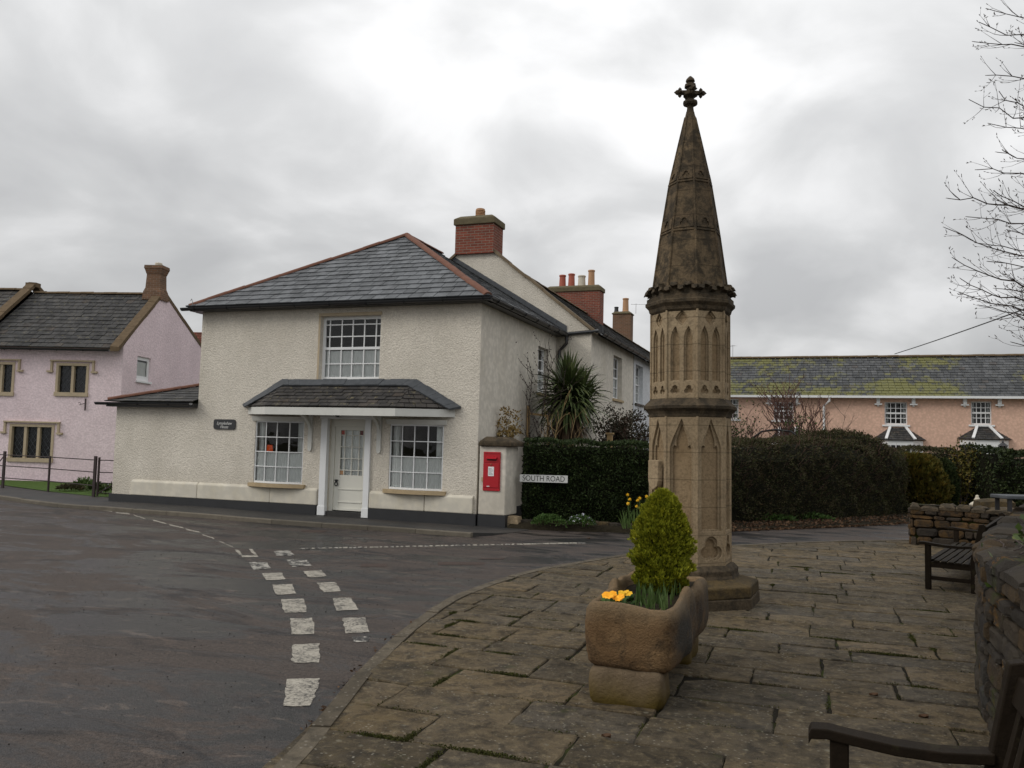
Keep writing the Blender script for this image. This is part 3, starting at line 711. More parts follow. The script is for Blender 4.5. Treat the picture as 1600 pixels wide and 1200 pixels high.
# ------------------------------------------------------------------ the cream house on the corner
def bow(o, u0, u1, amount, yplane=True):
    for ob in [o]+list(o.children):
        bm = bmesh.new(); bm.from_mesh(ob.data); off = ORG[ob.name]
        for k in range(1,8):
            x = u0+(u1-u0)*k/8-off.x
            bmesh.ops.bisect_plane(bm, geom=bm.verts[:]+bm.edges[:]+bm.faces[:], plane_co=(x,0,0), plane_no=(1,0,0))
        c = (u0+u1)/2-off.x; hw = (u1-u0)/2
        for v in bm.verts: v.co.y -= amount*max(0,1-((v.co.x-c)/hw)**2)
        bm.to_mesh(ob.data); bm.free()
HX0,HX1,HY,HYB = -13.43,-6.35,15.93,21.5
def cream_house():
    h = thing('cream_house', 'cream roughcast corner house with hipped slate roof and slate canopy over its door', 'house', (-9.9,15.93,0))
    N = (0,-1,0); U = (1,0,0); mb = MB()
    LW = (-11.80,-10.51,.60,1.99); RW = (-8.38,-7.12,.60,1.97); D = (-9.90,-8.95,-.05,2.06); UW = (-10.20,-8.69,2.90,4.34)
    wall_panel(mb, (0,HY,0), U, N, HX0, HX1, -.12, 4.58, [LW,RW,D,UW], .22)
    wall_panel(mb, (0,HY,0), U, N, -15.85, HX0, -.12, 2.36, [], .1)
    w = mb.build('wall', M['cream'], h)
    mb = MB(); SW = (19.85,20.75,2.92,4.09)
    wall_panel(mb, (HX1,0,0), (0,1,0), (1,0,0), HY, HYB, -.12, 4.58, [SW], .2); mb.build('side_wall', M['cream_smooth'], h)
    mb = MB(); mb.quad((HX0,HY,-.12),(HX0,HYB,-.12),(HX0,HYB,4.58),(HX0,HY,4.58)); mb.quad((HX0,HYB,-.12),(HX1,HYB,-.12),(HX1,HYB,4.58),(HX0,HYB,4.58))
    mb.quad((-15.85,HY,-.12),(-15.85,18.4,-.12),(-15.85,18.4,2.36),(-15.85,HY,2.36)); mb.quad((-15.85,18.4,-.12),(HX0,18.4,-.12),(HX0,18.4,2.36),(-15.85,18.4,2.36)); mb.build('rear_wall', M['cream_smooth'], h)
    mb = MB(); mb.quad((HX0+.1,17.9,0),(HX1-.1,17.9,0),(HX1-.1,17.9,4.5),(HX0+.1,17.9,4.5))
    for z in (.02,2.4,2.75,4.5): mb.quad((HX0+.05,HY+.24,z),(HX1-.05,HY+.24,z),(HX1-.05,21.4,z),(HX0+.05,21.4,z))
    for x in (HX0+.06,-9.95,-8.85,HX1-.06): mb.quad((x,HY+.24,0),(x,17.9,0),(x,17.9,2.4),(x,HY+.24,2.4))
    mb.quad((-7.1,19,2.75),(-7.1,21.4,2.75),(-7.1,21.4,4.5),(-7.1,19,4.5)); mb.build('interior', M['room'], h)
    # painted band and black base
    mb = MB()
    def band(x0,x1,mb):
        p = .06; mb.hexa([(x0,HY-p,.17),(x1,HY-p,.17),(x1,HY+.02,.17),(x0,HY+.02,.17),(x0,HY-p,.49),(x1,HY-p,.49),(x1,HY+.0,.545),(x0,HY+.0,.545)])
    for sec in (((-15.24,-13.3),(-13.29,-11.3),(-11.3,-10.09)),((-8.80,-7.5),(-7.49,-6.41))):
        mb = MB()
        for a,b in sec: band(a,b,mb)
        mb.build('plinth_band', M['plinth'], h, bevel=.018)
    mb = MB()
    for a,b in ((-15.87,-10.09),(-8.80,-6.33)): mb.box(a,b,HY-.075,HY+.1,-.1,.17)
    mb.box(-6.36,-6.30,HY+.1,HYB,-.1,.17); mb.build('black_base', M['black_paint'], h)
    # roof
    ez = 4.62; ap = (-9.87,19.33,6.98); xl,xr,yf = HX0-.27, HX1+.27, HY-.27; rb = (-9.87,HYB,6.98)
    mb = MB(); slates(mb, [(xl,yf,ez),(xr,yf,ez),ap], .29, .27, .017, .007, seed=2); slates(mb, [(xr,yf,ez),(xr,HYB,ez),rb,ap], .29, .27, .017, .007, seed=3); slates(mb, [(xl,HYB,ez),(xl,yf,ez),ap,rb], .29, .27, .017, .007, seed=4)
    r = mb.build('roof', M['slate'], h)
    mb = MB(); up = Vector((0,0,.03)); ridge_tiles(mb, Vector((xl+.05,yf+.05,ez))+up, Vector(ap)+up, .095, seed=1); ridge_tiles(mb, Vector((xr-.05,yf+.05,ez))+up, Vector(ap)+up, .095, seed=2); ridge_tiles(mb, Vector(ap)+up, Vector(rb)+up, .08, seed=3)
    mb.build('ridge_tiles', M['ridge'], r)
    mb = MB(); mb.box(xl+.08,xr-.08,yf+.05,yf+.3,ez-.10,ez+.022); mb.box(xr-.3,xr-.05,yf+.3,HYB,ez-.10,ez+.022); mb.box(xl+.05,xl+.3,yf+.3,HYB,ez-.10,ez+.022); mb.build('soffit_board', M['gutter'], r)
    gutter(h,(xl-.1,yf-.01,ez-.03),(xr+.06,yf-.01,ez-.03),.07); gutter(h,(xr+.02,yf-.06,ez-.03),(xr+.02,HYB+.05,ez-.03),.07)
    mb = MB(); mb.tube([(xr+.02,21.42,ez-.08),(xr+.02,21.42,ez-.28),(HX1+.09,21.43,ez-.48),(HX1+.09,21.43,.05)], .045, 8); mb.build('downpipe', M['gutter'], h)
    # lead soaker where the roof meets the gable behind
    mb = MB(); a = Vector((xr,HYB-.01,ez+.03)); b = a.lerp(Vector((ap[0],HYB-.01,6.98+.03)),.90); mb.add([a,b,b+Vector((0,0,.13)),a+Vector((0,0,.17)),a+Vector((0,-.16,.01)),b+Vector((0,-.16,.01))],[(0,1,2,3),(0,4,5,1)]); mb.build('lead_flashing', M['lead'], r)
    # left extension roof
    ex = [(-16.05,HY-.2,2.40),(HX0,HY-.2,2.40),(HX0,18.0,3.13)]; mb = MB(); slates(mb, ex, .34,.235, seed=6); slates(mb, [(-16.05,20.3,2.40),(-16.05,HY-.2,2.40),(HX0,18.0,3.13),(HX0,20.3,3.13)], .34,.235, seed=7)
    r2 = mb.build('extension_roof', M['slate_dark'], h); mb = MB(); ridge_tiles(mb,(-16.0,HY-.15,2.45),(HX0,18.0,3.18),.085,.42,4); mb.build('ridge_tiles', M['ridge'], r2)
    gutter(h,(-16.25,HY-.25,2.37),(HX0+.0,HY-.25,2.37),.065); mb = MB(); mb.box(-16.0,HX0,HY-.19,HY,2.27,2.36); mb.build('soffit_board', M['gutter'], r2)
    # windows
    fr = Fr((0,HY,0),U,N)
    for (a,b,c,d),lab in ((LW,'bowed ground-floor window with an orange glow behind it'),(RW,'bowed ground-floor window right of the door')):
        wn = window(h, fr, a,b,c,d,[1,1,1,1],[1,1,1,1],.02,.03,.018,'white',curtain=.5,label=lab, side_curtain=True)
        mb = MB(); n = 12; V = []
        for i in range(n+1):
            t = -1+2*i/n; x = (a+b)/2+t*((b-a)/2+.09); y = HY-.075-.13*(1-t*t); V += [(x,y,c-.085),(x,y,c-.005),(x,HY+.02,c-.005),(x,HY+.02,c-.085)]
        F = [(0,1,2,3),(n*4+3,n*4+2,n*4+1,n*4)]
        for i in range(n): F += [(i*4+k,i*4+4+k,i*4+4+(k+1)%4,i*4+(k+1)%4) for k in range(4)]
        mb.add(V,F); bow(wn, a, b, .12); mb.build('sill', M['sill'], wn)
        mb = MB(); V = []
        for i in range(n+1):
            t = -1+2*i/n; x = (a+b)/2+t*((b-a)/2+.07); y = HY-.05-.13*(1-t*t); V += [(x,y+.03,d),(x,y-.03,d+.10),(x,HY+.02,d+.10),(x,HY+.02,d)]
        F = [(0,1,2,3),(n*4+3,n*4+2,n*4+1,n*4)]
        for i in range(n): F += [(i*4+k,i*4+4+k,i*4+4+(k+1)%4,i*4+(k+1)%4) for k in range(4)]
        mb.add(V,F); mb.build('window_cornice', M['offwhite'], wn)
    wn = window(h, fr, *UW, [.07,.22,.2,.21,.21,.08],[.46,.54,.42,.42,.17],.12,.07,.024,'white',curtain=.46,sill=.14,meet=1,label='tall sash window above the canopy with a net curtain', side_curtain=False)
    mb = MB(); fr.box(mb,UW[0]-.04,UW[1]+.02,UW[3]+.0,UW[3]+.07,-.02,.02); fr.box(mb,UW[0]-.05,UW[0]-.002,UW[2],UW[3],-.02,.004); mb.build('stone_surround', M['beige'], wn)
    fs = Fr((HX1,0,0),(0,1,0),(1,0,0)); window(h, fs, *SW, [.2,1,1,.2],[1,1,1,1],.13,.05,.02,'white',curtain=.4,sill=.06,meet=1)
    # door
    fd = fr; mb = MB()
    for a,b in ((-10.05,-9.893),(-8.957,-8.82)): fr.box(mb,a,b,-.03,2.06,-.06,.05); fr.box(mb,a-.015,b+.015,-.04,.16,-.05,.065)
    fr.box(mb,-10.08,-8.78,2.06,2.22,-.02,.06); mb.build('door_surround', M['white'], h, bevel=.006)
    mb = MB(); mb.box(-9.90,-8.95,HY-.02,HY+.3,-.05,.05); mb.build('doorstep', M['pavement'], h)
    dx0,dx1 = -9.80,-9.01; mb = MB(); r_ = -.16; fr.box(mb,-9.90,dx0,.05,2.06,r_-.05,r_+.03); fr.box(mb,dx1,-8.95,.05,2.06,r_-.05,r_+.03); fr.box(mb,dx0,dx1,1.90,2.06,r_-.05,r_+.03); mb.build('door_frame', M['doorpaint'], h)
    mb = MB(); gz0,gz1,ga,gb = .84,1.82,dx0+.13,dx1-.10
    fr.box(mb,dx0,ga,.07,1.90,r_-.05,r_); fr.box(mb,gb,dx1,.07,1.90,r_-.05,r_); fr.box(mb,ga,gb,gz1,1.90,r_-.05,r_); fr.box(mb,ga,gb,.07,gz0,r_-.05,r_-.004)
    fr.box(mb,ga-.02,gb+.02,.24,.27,r_,r_+.012); fr.box(mb,ga-.02,gb+.02,.52,.55,r_,r_+.012); fr.box(mb,dx0+.02,dx1-.02,.07,.12,r_,r_+.03)
    dr = mb.build('door', M['doorpaint'], h, bevel=.004)
    mb = MB(); W_ = gb-ga; xs = [ga+W_*.18, ga+W_*.50, ga+W_*.82]; H_ = gz1-gz0; zs = [gz0+H_*.11, gz0+H_*.37, gz0+H_*.63, gz0+H_*.89]
    for x in xs: fr.box(mb,x-.009,x+.009,gz0,gz1,r_-.03,r_-.006)
    for z in zs: fr.box(mb,ga,gb,z-.009,z+.009,r_-.03,r_-.008)
    mb.build('glazing_bars', M['doorpaint'], dr)
    mb = MB(); mb.quad(fr.p(ga,gz0,r_-.03),fr.p(gb,gz0,r_-.03),fr.p(gb,gz1,r_-.03),fr.p(ga,gz1,r_-.03)); mb.build('glass', M['glass'], dr)
    mb = MB(); pr = None
    for i in range(41):
        x = ga+W_*i/40; c_ = (fr.p(x,gz0,r_-.07+.008*math.sin(i*1.9)),fr.p(x,gz1,r_-.07+.008*math.sin(i*1.9)))
        if pr: mb.quad(pr[0],c_[0],c_[1],pr[1])
        pr = c_
    mb.build('net_curtain', M['curtain'], dr)
    for a,b,mt in ((ga,xs[0],'redglass'),(xs[2],gb,'darkredglass')):
        mb = MB(); fr.box(mb,a+.003,b-.012,zs[3]+.012,gz1-.003,r_-.028,r_-.02); mb.build('coloured_pane', M[mt], dr)
    mb = MB(); fr.box(mb,ga+.005,xs[0]-.012,gz0+.01,zs[0]-.012,r_-.028,r_-.02); mb.build('coloured_pane', M['pot_buff'], dr)
    mb = MB(); c = fr.p(dx0+.07,.66,r_+.02); mb.tube([c+Vector((.040*math.cos(t),0,.040*math.sin(t)-.02)) for t in [2*math.pi*i/12 for i in range(13)]], .010, 6)
    mb.lathe([(.010,-.02),(.026,0),(.022,.03),(.008,.05)],c+Vector((0,0,.03)),8); mb.box(c.x-.04,c.x+.04,c.y-.01,c.y+.01,c.z+.05,c.z+.075); mb.build('door_knocker', M['iron'], dr)
    # canopy
    zt,ze = 2.86,2.30; A = (-11.06,15.93,zt); B = (-7.84,15.93,zt); Cc = (-7.88,15.17,ze); Dd = (-11.02,15.17,ze); E = (-12.02,15.93,ze+.02); F_ = (-6.88,15.93,ze+.02)
    mb = MB(); slates(mb,[Dd,Cc,B,A],.24,.13,.016,.010,seed=11); slates(mb,[Cc,F_,B],.24,.13,.016,.010,seed=12); slates(mb,[E,Dd,A],.24,.13,.016,.010,seed=13)
    cn = mb.build('canopy', M['slate_brown'], h)
    mb = MB(); path = [Vector((-12.16,15.915,ze+.02)),Vector((-11.12,15.915,zt+.03)),Vector((-7.78,15.915,zt+.03)),Vector((-6.74,15.915,ze+.02))]
    inn = [Vector((-11.98,15.74,ze-.02)),Vector((-10.98,15.76,zt-.085)),Vector((-7.92,15.76,zt-.085)),Vector((-6.93,15.74,ze-.02))]
    rr = random.Random(4)
    for i in range(3):
        n = 8 if i != 1 else 22
        for k in range(n):
            a = path[i].lerp(path[i+1],k/n); b = path[i].lerp(path[i+1],(k+1)/n); c = inn[i].lerp(inn[i+1],(k+1)/n); d = inn[i].lerp(inn[i+1],k/n); j = rr.uniform(.02,.035)
            o_ = Vector((0,-j*.6,j)); mb.hexa([d,c,b,a,d+o_,c+o_,b+Vector((0,-.02,j+.02)),a+Vector((0,-.02,j+.02))])
    mb.build('lead_flashing', M['lead'], cn)
    mb = MB(); q = [E,Dd,Cc,F_]
    for i in range(3):
        a = Vector(q[i]); b = Vector(q[i+1]); n_ = (b-a).cross(Vector((0,0,1))).normalized()*.02; 
        a0 = a+n_*0; mb.hexa([a-Vector((0,0,.18)),b-Vector((0,0,.18)),b-Vector((0,0,.18))-n_*1.5,a-Vector((0,0,.18))-n_*1.5,a-Vector((0,0,.02)),b-Vector((0,0,.02)),b-Vector((0,0,.02))-n_*1.5,a-Vector((0,0,.02))-n_*1.5])
    mb.build('fascia_board', M['offwhite'], cn)
    mb = MB(); mb.add([tuple(Vector(p)-Vector((0,0,.13))) for p in q],[(0,1,2,3)]); mb.build('canopy_ceiling', M['offwhite'], cn)
    for x in (-10.33,-8.62):
        mb = MB(); fr.box(mb,x-.05,x+.05,1.42,2.16,0,.05); mb.lathe([(.05,0),(.05,.001)],(0,0,0),8) if False else None
        mb.prism([fr.p(x-.05,1.42,0),fr.p(x-.035,1.36,0),fr.p(x,1.335,0),fr.p(x+.035,1.36,0),fr.p(x+.05,1.42,0)],(0,-.05,0))
        prof = []
        for i in range(9):
            t = i/8; prof.append((.05+.62*(1-math.cos(t*math.pi/2)), 1.72+.44*math.sin(t*math.pi/2)))
        out = [(d,z) for d,z in prof]+[(d-.0,z+.0) for d,z in [(.67,2.16),(.05,2.16)]]
        inn2 = []
        for i in range(9):
            t = i/8; inn2.append((.05+.50*(1-math.cos(t*math.pi/2)), 1.86+.30*math.sin(t*math.pi/2)))
        for i in range(8):
            p = [prof[i],prof[i+1],inn2[i+1],inn2[i]]; mb.prism([fr.p(x-.03,z,d) for d,z in p],(.06,0,0))
        mb.build('canopy_bracket', M['offwhite'], cn)
    mb = MB(); mb.lathe([(.03,0),(.05,.03),(.05,.10),(.02,.12)],(-9.6,15.80,2.10),8); mb.build('porch_light', M['iron'], cn)
    return h
cream_house()
# things on / by the cream house
def house_plaque():
    o = thing('name_plaque', 'small black slate house-name plaque with white script on the cream wall left of the canopy', 'house sign', (-12.64,HY-.03,1.895), world=False)
    mb = MB(); n = []; w,h,r = .30,.115,.05
    for cx,cz,a0 in ((w-r,h-r,0),(-w+r,h-r,90),(-w+r,-h+r,180),(w-r,-h+r,270)):
        for k in range(5): a = rad(a0+22.5*k); n.append((cx+r*math.cos(a),0,cz+r*math.sin(a)))
    mb.prism(n,(0,.03,0)); mb.build('board', M['slateplaque'], o)
    for txt,z,s in (('Lympleshaw',.022,.098),('House',-.062,.098)): text_mesh('lettering', txt, s, (0,-.004,z), o, M['signwhite'], shear=.35, sx=.86)
def text_mesh(name, txt, size, loc, parent, mat, shear=0, sx=1.0, depth=.002, off=0, rot=None):
    cu = bpy.data.curves.new(name,'FONT'); cu.body = txt; cu.size = size; cu.align_x = 'CENTER'; cu.align_y = 'CENTER'; cu.shear = shear; cu.extrude = depth; cu.offset = off
    ob = bpy.data.objects.new('tmp', cu); COL.objects.link(ob); dg = bpy.context.evaluated_depsgraph_get(); me = bpy.data.meshes.new_from_object(ob.evaluated_get(dg)); bpy.data.objects.remove(ob); bpy.data.curves.remove(cu)
    me.transform(Matrix.Diagonal((sx,1,1,1))); me.transform(Matrix.Rotation(rad(90),4,'X'))
    if rot: me.transform(rot)
    me.transform(Matrix.Translation(Vector(loc))); me.materials.clear(); me.materials.append(mat); me.name = name
    o = bpy.data.objects.new(name, me); COL.objects.link(o); o.parent = parent; ORG[o.name] = ORG.get(parent.name, Vector()); return o
house_plaque()
def table_lamp():
    c = onY(421,706,16.45); z0 = c.z-.36
    o = thing('table_lamp', 'lit orange table lamp seen through the left bowed window of the cream house', 'lamp', (c.x,16.45,z0))
    mb = MB(); mb.lathe([(.07,0),(.075,.02),(.02,.05),(.045,.14),(.02,.24),(.012,.28)],(c.x,16.45,z0),12); mb.build('lamp_base', M['pot_buff'], o, smooth=True)
    mb = MB(); mb.lathe([(.10,.22),(.06,.52)],(c.x,16.45,z0),16,cap=False); mb.build('lamp_shade', M['lampglow'], o, smooth=True)
    mb = MB(); mb.box(c.x-.25,c.x+.3,16.3,16.8,z0-.03,z0); 
    for dx in (-.22,.27):
        for y in (16.33,16.77): mb.box(c.x+dx-.02,c.x+dx+.02,y-.02,y+.02,.03,z0-.03)
    tag(mb.build('side_table', M['wood'], None, org=(c.x,16.5,0)), 'small dark table under the lit orange lamp behind the left bowed window', 'table')
table_lamp()

def post_pillar():
    P = thing('post_box_pillar', 'cream rendered pillar with a weathered grey stone cap that holds the red post box', 'pillar', (-6.02,16.1,0))
    mb = MB(); mb.hexa([(-6.30,HY-.02,.17),(-5.72,HY-.02,.17),(-5.66,HY+.55,.17),(-6.30,HY+.55,.17),(-6.30,HY-.02,1.56),(-5.72,HY-.02,1.56),(-5.66,HY+.55,1.56),(-6.30,HY+.55,1.56)]); mb.build('shaft', M['cream_smooth'], P, bevel=.02)
    mb = MB(); mb.box(-6.296,-5.70,HY-.045,HY+.57,-.1,.17); mb.build('black_base', M['black_paint'], P)
    mb = MB(); mb.hexa([(-6.30,HY-.10,1.56),(-5.58,HY-.10,1.56),(-5.56,HY+.65,1.56),(-6.30,HY+.65,1.56),(-6.30,HY-.10,1.65),(-5.58,HY-.10,1.65),(-5.56,HY+.65,1.65),(-6.30,HY+.65,1.65)])
    mb.hexa([(-6.295,HY-.095,1.65),(-5.585,HY-.095,1.65),(-5.565,HY+.645,1.65),(-6.295,HY+.645,1.65),(-6.20,HY+.05,1.755),(-5.80,HY+.05,1.755),(-5.80,HY+.5,1.755),(-6.20,HY+.5,1.755)]); mb.build('cap', M['stone_dark'], P, bevel=.02)
    x0,x1,z0,z1 = -6.20,-5.835,.655,1.445; y = HY-.02
    B = thing('post_box', 'red wall post box set into the cream pillar beside the hedge', 'post box', ((x0+x1)/2,y,z0))
    mb = MB(); t = .035
    mb.box(x0,x1,y-.03,y+.05,z0,z1); mb.build('body', M['postred'], B, bevel=.006)
    mb = MB(); mb.box(x0+.02,x1-.02,y-.042,y-.028,z0+.07,z1-.235); mb.build('door', M['postred'], B, bevel=.004)
    mb = MB(); mb.prism([(x0+.07,y-.03,z1-.10),(x0+.07,y-.085,z1-.125),(x0+.07,y-.085,z1-.145),(x0+.07,y-.03,z1-.145)],(x1-x0-.14,0,0)); mb.box(x0+.02,x1-.02,y-.04,y-.03,z1-.215,z1-.205); mb.box(x0+.02,x1-.02,y-.038,y-.03,z1-.03,z1-.02); mb.build('hood', M['postred'], B)
    mb = MB(); mb.box(x0+.08,x1-.08,y-.034,y-.0301,z1-.175,z1-.147); mb.build('slot', M['ink'], B)
    mb = MB(); mb.box(x0+.115,x1-.125,y-.047,y-.041,z0+.30,z0+.49); n = mb.build('collection_notice', M['paper'], B)
    mb = MB()
    for k in range(6): mb.box(x0+.125,x1-.135-.02*(k%3),y-.0485,y-.047,z0+.325+k*.025,z0+.331+k*.025)
    mb.build('printed_lines', M['ink'], n)
    mb = MB(); c = Vector(((x0+x1)/2-.005,y-.045,z0+.53)); mb.lathe([(.018,0),(.022,.01),(.01,.02)],c,8); mb.box(c.x-.02,c.x+.02,c.y-.004,c.y+.003,c.z-.012,c.z); mb.build('crown_emblem', M['pot_red'], B)
    mb = MB(); mb.box(x0+.09,x0+.15,y-.046,y-.041,z0+.085,z0+.10); mb.build('maker_plate', M['paper'], B)
    mb = MB(); mb.box(x0-.035,x0,y-.03,y-.002,z0+.19,z0+.27); mb.build('side_stone', M['sill'], B)
post_pillar()

# ------------------------------------------------------------------ gabled house behind and the white house that continues the row
GX = -5.40; AX,AZ = -8.8,7.14; GEZ = 4.66
def gabled_house():
    h = thing('gabled_house', 'taller cream house behind the corner house with a coped gable and red brick chimneys', 'house', (-8.8,21.5,0))
    X0 = -12.2; mb = MB(); mb.add([(X0,HYB+.01,-.1),(GX,HYB+.01,-.1),(GX,HYB+.01,GEZ+.0),(AX,HYB+.01,7.42),(X0,HYB+.01,GEZ-.03)],[(0,1,2,3,4)]); mb.build('gable_wall', M['cream'], h)
    mb = MB(); W1 = (24.25,25.5,3.03,4.33); wall_panel(mb,(GX,0,0),(0,1,0),(1,0,0),HYB+.01,27.3,-.1,GEZ,[W1],.2); mb.build('side_wall', M['cream_smooth'], h)
    mb = MB(); mb.quad((X0,HYB,-.1),(X0,27.3,-.1),(X0,27.3,GEZ),(X0,HYB,GEZ)); mb.build('rear_wall', M['cream_smooth'], h)
    mb = MB(); mb.quad((GX-.9,22,0),(GX-.9,27,0),(GX-.9,27,4.6),(GX-.9,22,4.6)); mb.build('interior', M['room'], h)
    window(h, Fr((GX,0,0),(0,1,0),(1,0,0)), *W1,[1,1,1],[1,1,1,1],.14,.05,.02,'white',curtain=.5,sill=.08,meet=1)
    ex = GX+.22; s = (AZ-GEZ)/(AX-GX) ; 
    mb = MB(); y0 = HYB+.25
    slates(mb,[(ex,y0,GEZ-.02),(ex,27.3,GEZ-.02),(AX,27.3,AZ),(AX,y0,AZ)],.3,.22,seed=21); mb.add([(X0,y0,GEZ),(X0,27.3,GEZ),(AX,27.3,AZ),(AX,y0,AZ)],[(0,1,2,3)])
    r = mb.build('roof', M['slate_dark'], h); mb = MB(); ridge_tiles(mb,(AX,y0,AZ+.04),(AX,27.3,AZ+.04),.09,seed=6); mb.build('ridge_tiles', M['ridge_old'], r)
    # gable coping
    mb = MB(); rr = random.Random(9)
    for a,b in (((GX+.12,HYB,4.56),(AX,HYB,7.36)),((X0-.1,HYB,4.5),(AX,HYB,7.36))):
        a = Vector(a); b = Vector(b); n = 7
        for k in range(n):
            p = a.lerp(b,k/n); q = a.lerp(b,(k+.985)/n); j = Vector((0,0,rr.uniform(-.012,.012)+.03)); w = .36
            mb.hexa([p+Vector((0,-.07,0))+j,q+Vector((0,-.07,0))+j,q+Vector((0,w-.07,0))+j,p+Vector((0,w-.07,0))+j,p+Vector((0,-.05,.09))+j,q+Vector((0,-.05,.09))+j,q+Vector((0,w-.09,.09))+j,p+Vector((0,w-.09,.09))+j])
    mb.build('gable_coping', M['coping'], h)
    gutter(h,(ex+.05,HYB+.1,GEZ-.03),(ex+.05,27.3,GEZ-.03),.07)
    mb = MB(); mb.tube([(HX1+.3,HYB-.03,4.60),(GX+.25,HYB-.03,4.66)],.05,8); mb.tube([(GX+.27,HYB-.05,4.60),(GX+.27,HYB-.05,4.78)],.07,8); mb.build('rainwater_pipe', M['gutter'], h)
    # chimney on the gable
    def stack(x0,x1,y0,y1,z0,z1,mat,capz=.28):
        mb = MB(); mb.box(x0,x1,y0,y1,z0,z1-capz)
        c = mb.build('chimney', M[mat], h)
        mb = MB(); mb.box(x0-.05,x1+.05,y0-.05,y1+.05,z1-capz,z1-.1)
        mb.hexa([(x0-.045,y0-.045,z1-.1),(x1+.045,y0-.045,z1-.1),(x1+.045,y1+.045,z1-.1),(x0-.045,y1+.045,z1-.1),(x0+.1,y0+.1,z1),(x1-.1,y0+.1,z1),(x1-.1,y1-.1,z1),(x0+.1,y1-.1,z1)])
        mb.build('chimney_cap', M['cap'], c, bevel=.02); return c
    c = stack(-9.40,-8.24,HYB-.10,HYB+.66,6.93,8.04,'brick'); chimney_pot(c,(-8.83,HYB+.34,8.02),.13,.30,'pot_buff',True)
    c = stack(-10.55,-8.20,34.0,34.7,6.3,8.42,'brick')
    for px,mt,hh in ((879,'pot_red',.56),(893,'pot_red',.60),(909,'pot_white',.50),(924,'pot_buff',.72)):
        x = onY(px,440,34.35).x; chimney_pot(c,(x,34.35,8.38),.15 if mt != 'pot_white' else .17,hh,mt)
    c = stack(-9.75,-8.78,43.4,44.1,6.9,8.78,'brick_old',.16); chimney_pot(c,(-9.12,43.7,8.76),.17,.75,'pot_buff'); chimney_pot(c,(-9.62,43.7,8.76),.12,.3,'gutter')
    return h
gabled_house()
def white_house():
    h = thing('white_house', 'white rendered house at the far end of the row beyond the gabled cream house', 'house', (-7,27.3,0))
    y0,y1 = 27.3,50.5; mb = MB(); W1 = (27.62,28.95,3.07,4.38); W2 = (33,34.4,3.07,4.38); wall_panel(mb,(GX+.012,0,0),(0,1,0),(1,0,0),y0,y1,-.1,GEZ,[W1,W2],.2)
    mb.build('wall', M['white_wall'], h)
    mb = MB(); mb.box(-12.2,GX-.7,y0+.2,y1,-.1,GEZ-.1); mb.add([(-12.2,y1,GEZ-.1),(GX,y1,GEZ-.1),(AX,y1,AZ)],[(0,1,2)]); mb.build('interior', M['room'], h)
    for Wn in (W1,W2): window(h, Fr((GX+.012,0,0),(0,1,0),(1,0,0)), *Wn,[1,1,1],[1,1,1,1],.14,.05,.02,'white',curtain=.7,sill=.06,sillmat='gutter',meet=1)
    ex = GX+.22; mb = MB(); slates(mb,[(ex,y0,GEZ-.02),(ex,y1,GEZ-.02),(AX,y1,AZ),(AX,y0,AZ)],.34,.26,seed=22); mb.add([(-12.2,y0,GEZ),(-12.2,y1,GEZ),(AX,y1,AZ),(AX,y0,AZ)],[(0,1,2,3)])
    r = mb.build('roof', M['slate_dark'], h); mb = MB(); ridge_tiles(mb,(AX,y0,AZ+.04),(AX,y1,AZ+.04),.09,.5,seed=8); mb.build('ridge_tiles', M['ridge_old'], r)
    gutter(h,(ex+.05,y0,GEZ-.03),(ex+.05,y1,GEZ-.03),.07)
white_house()

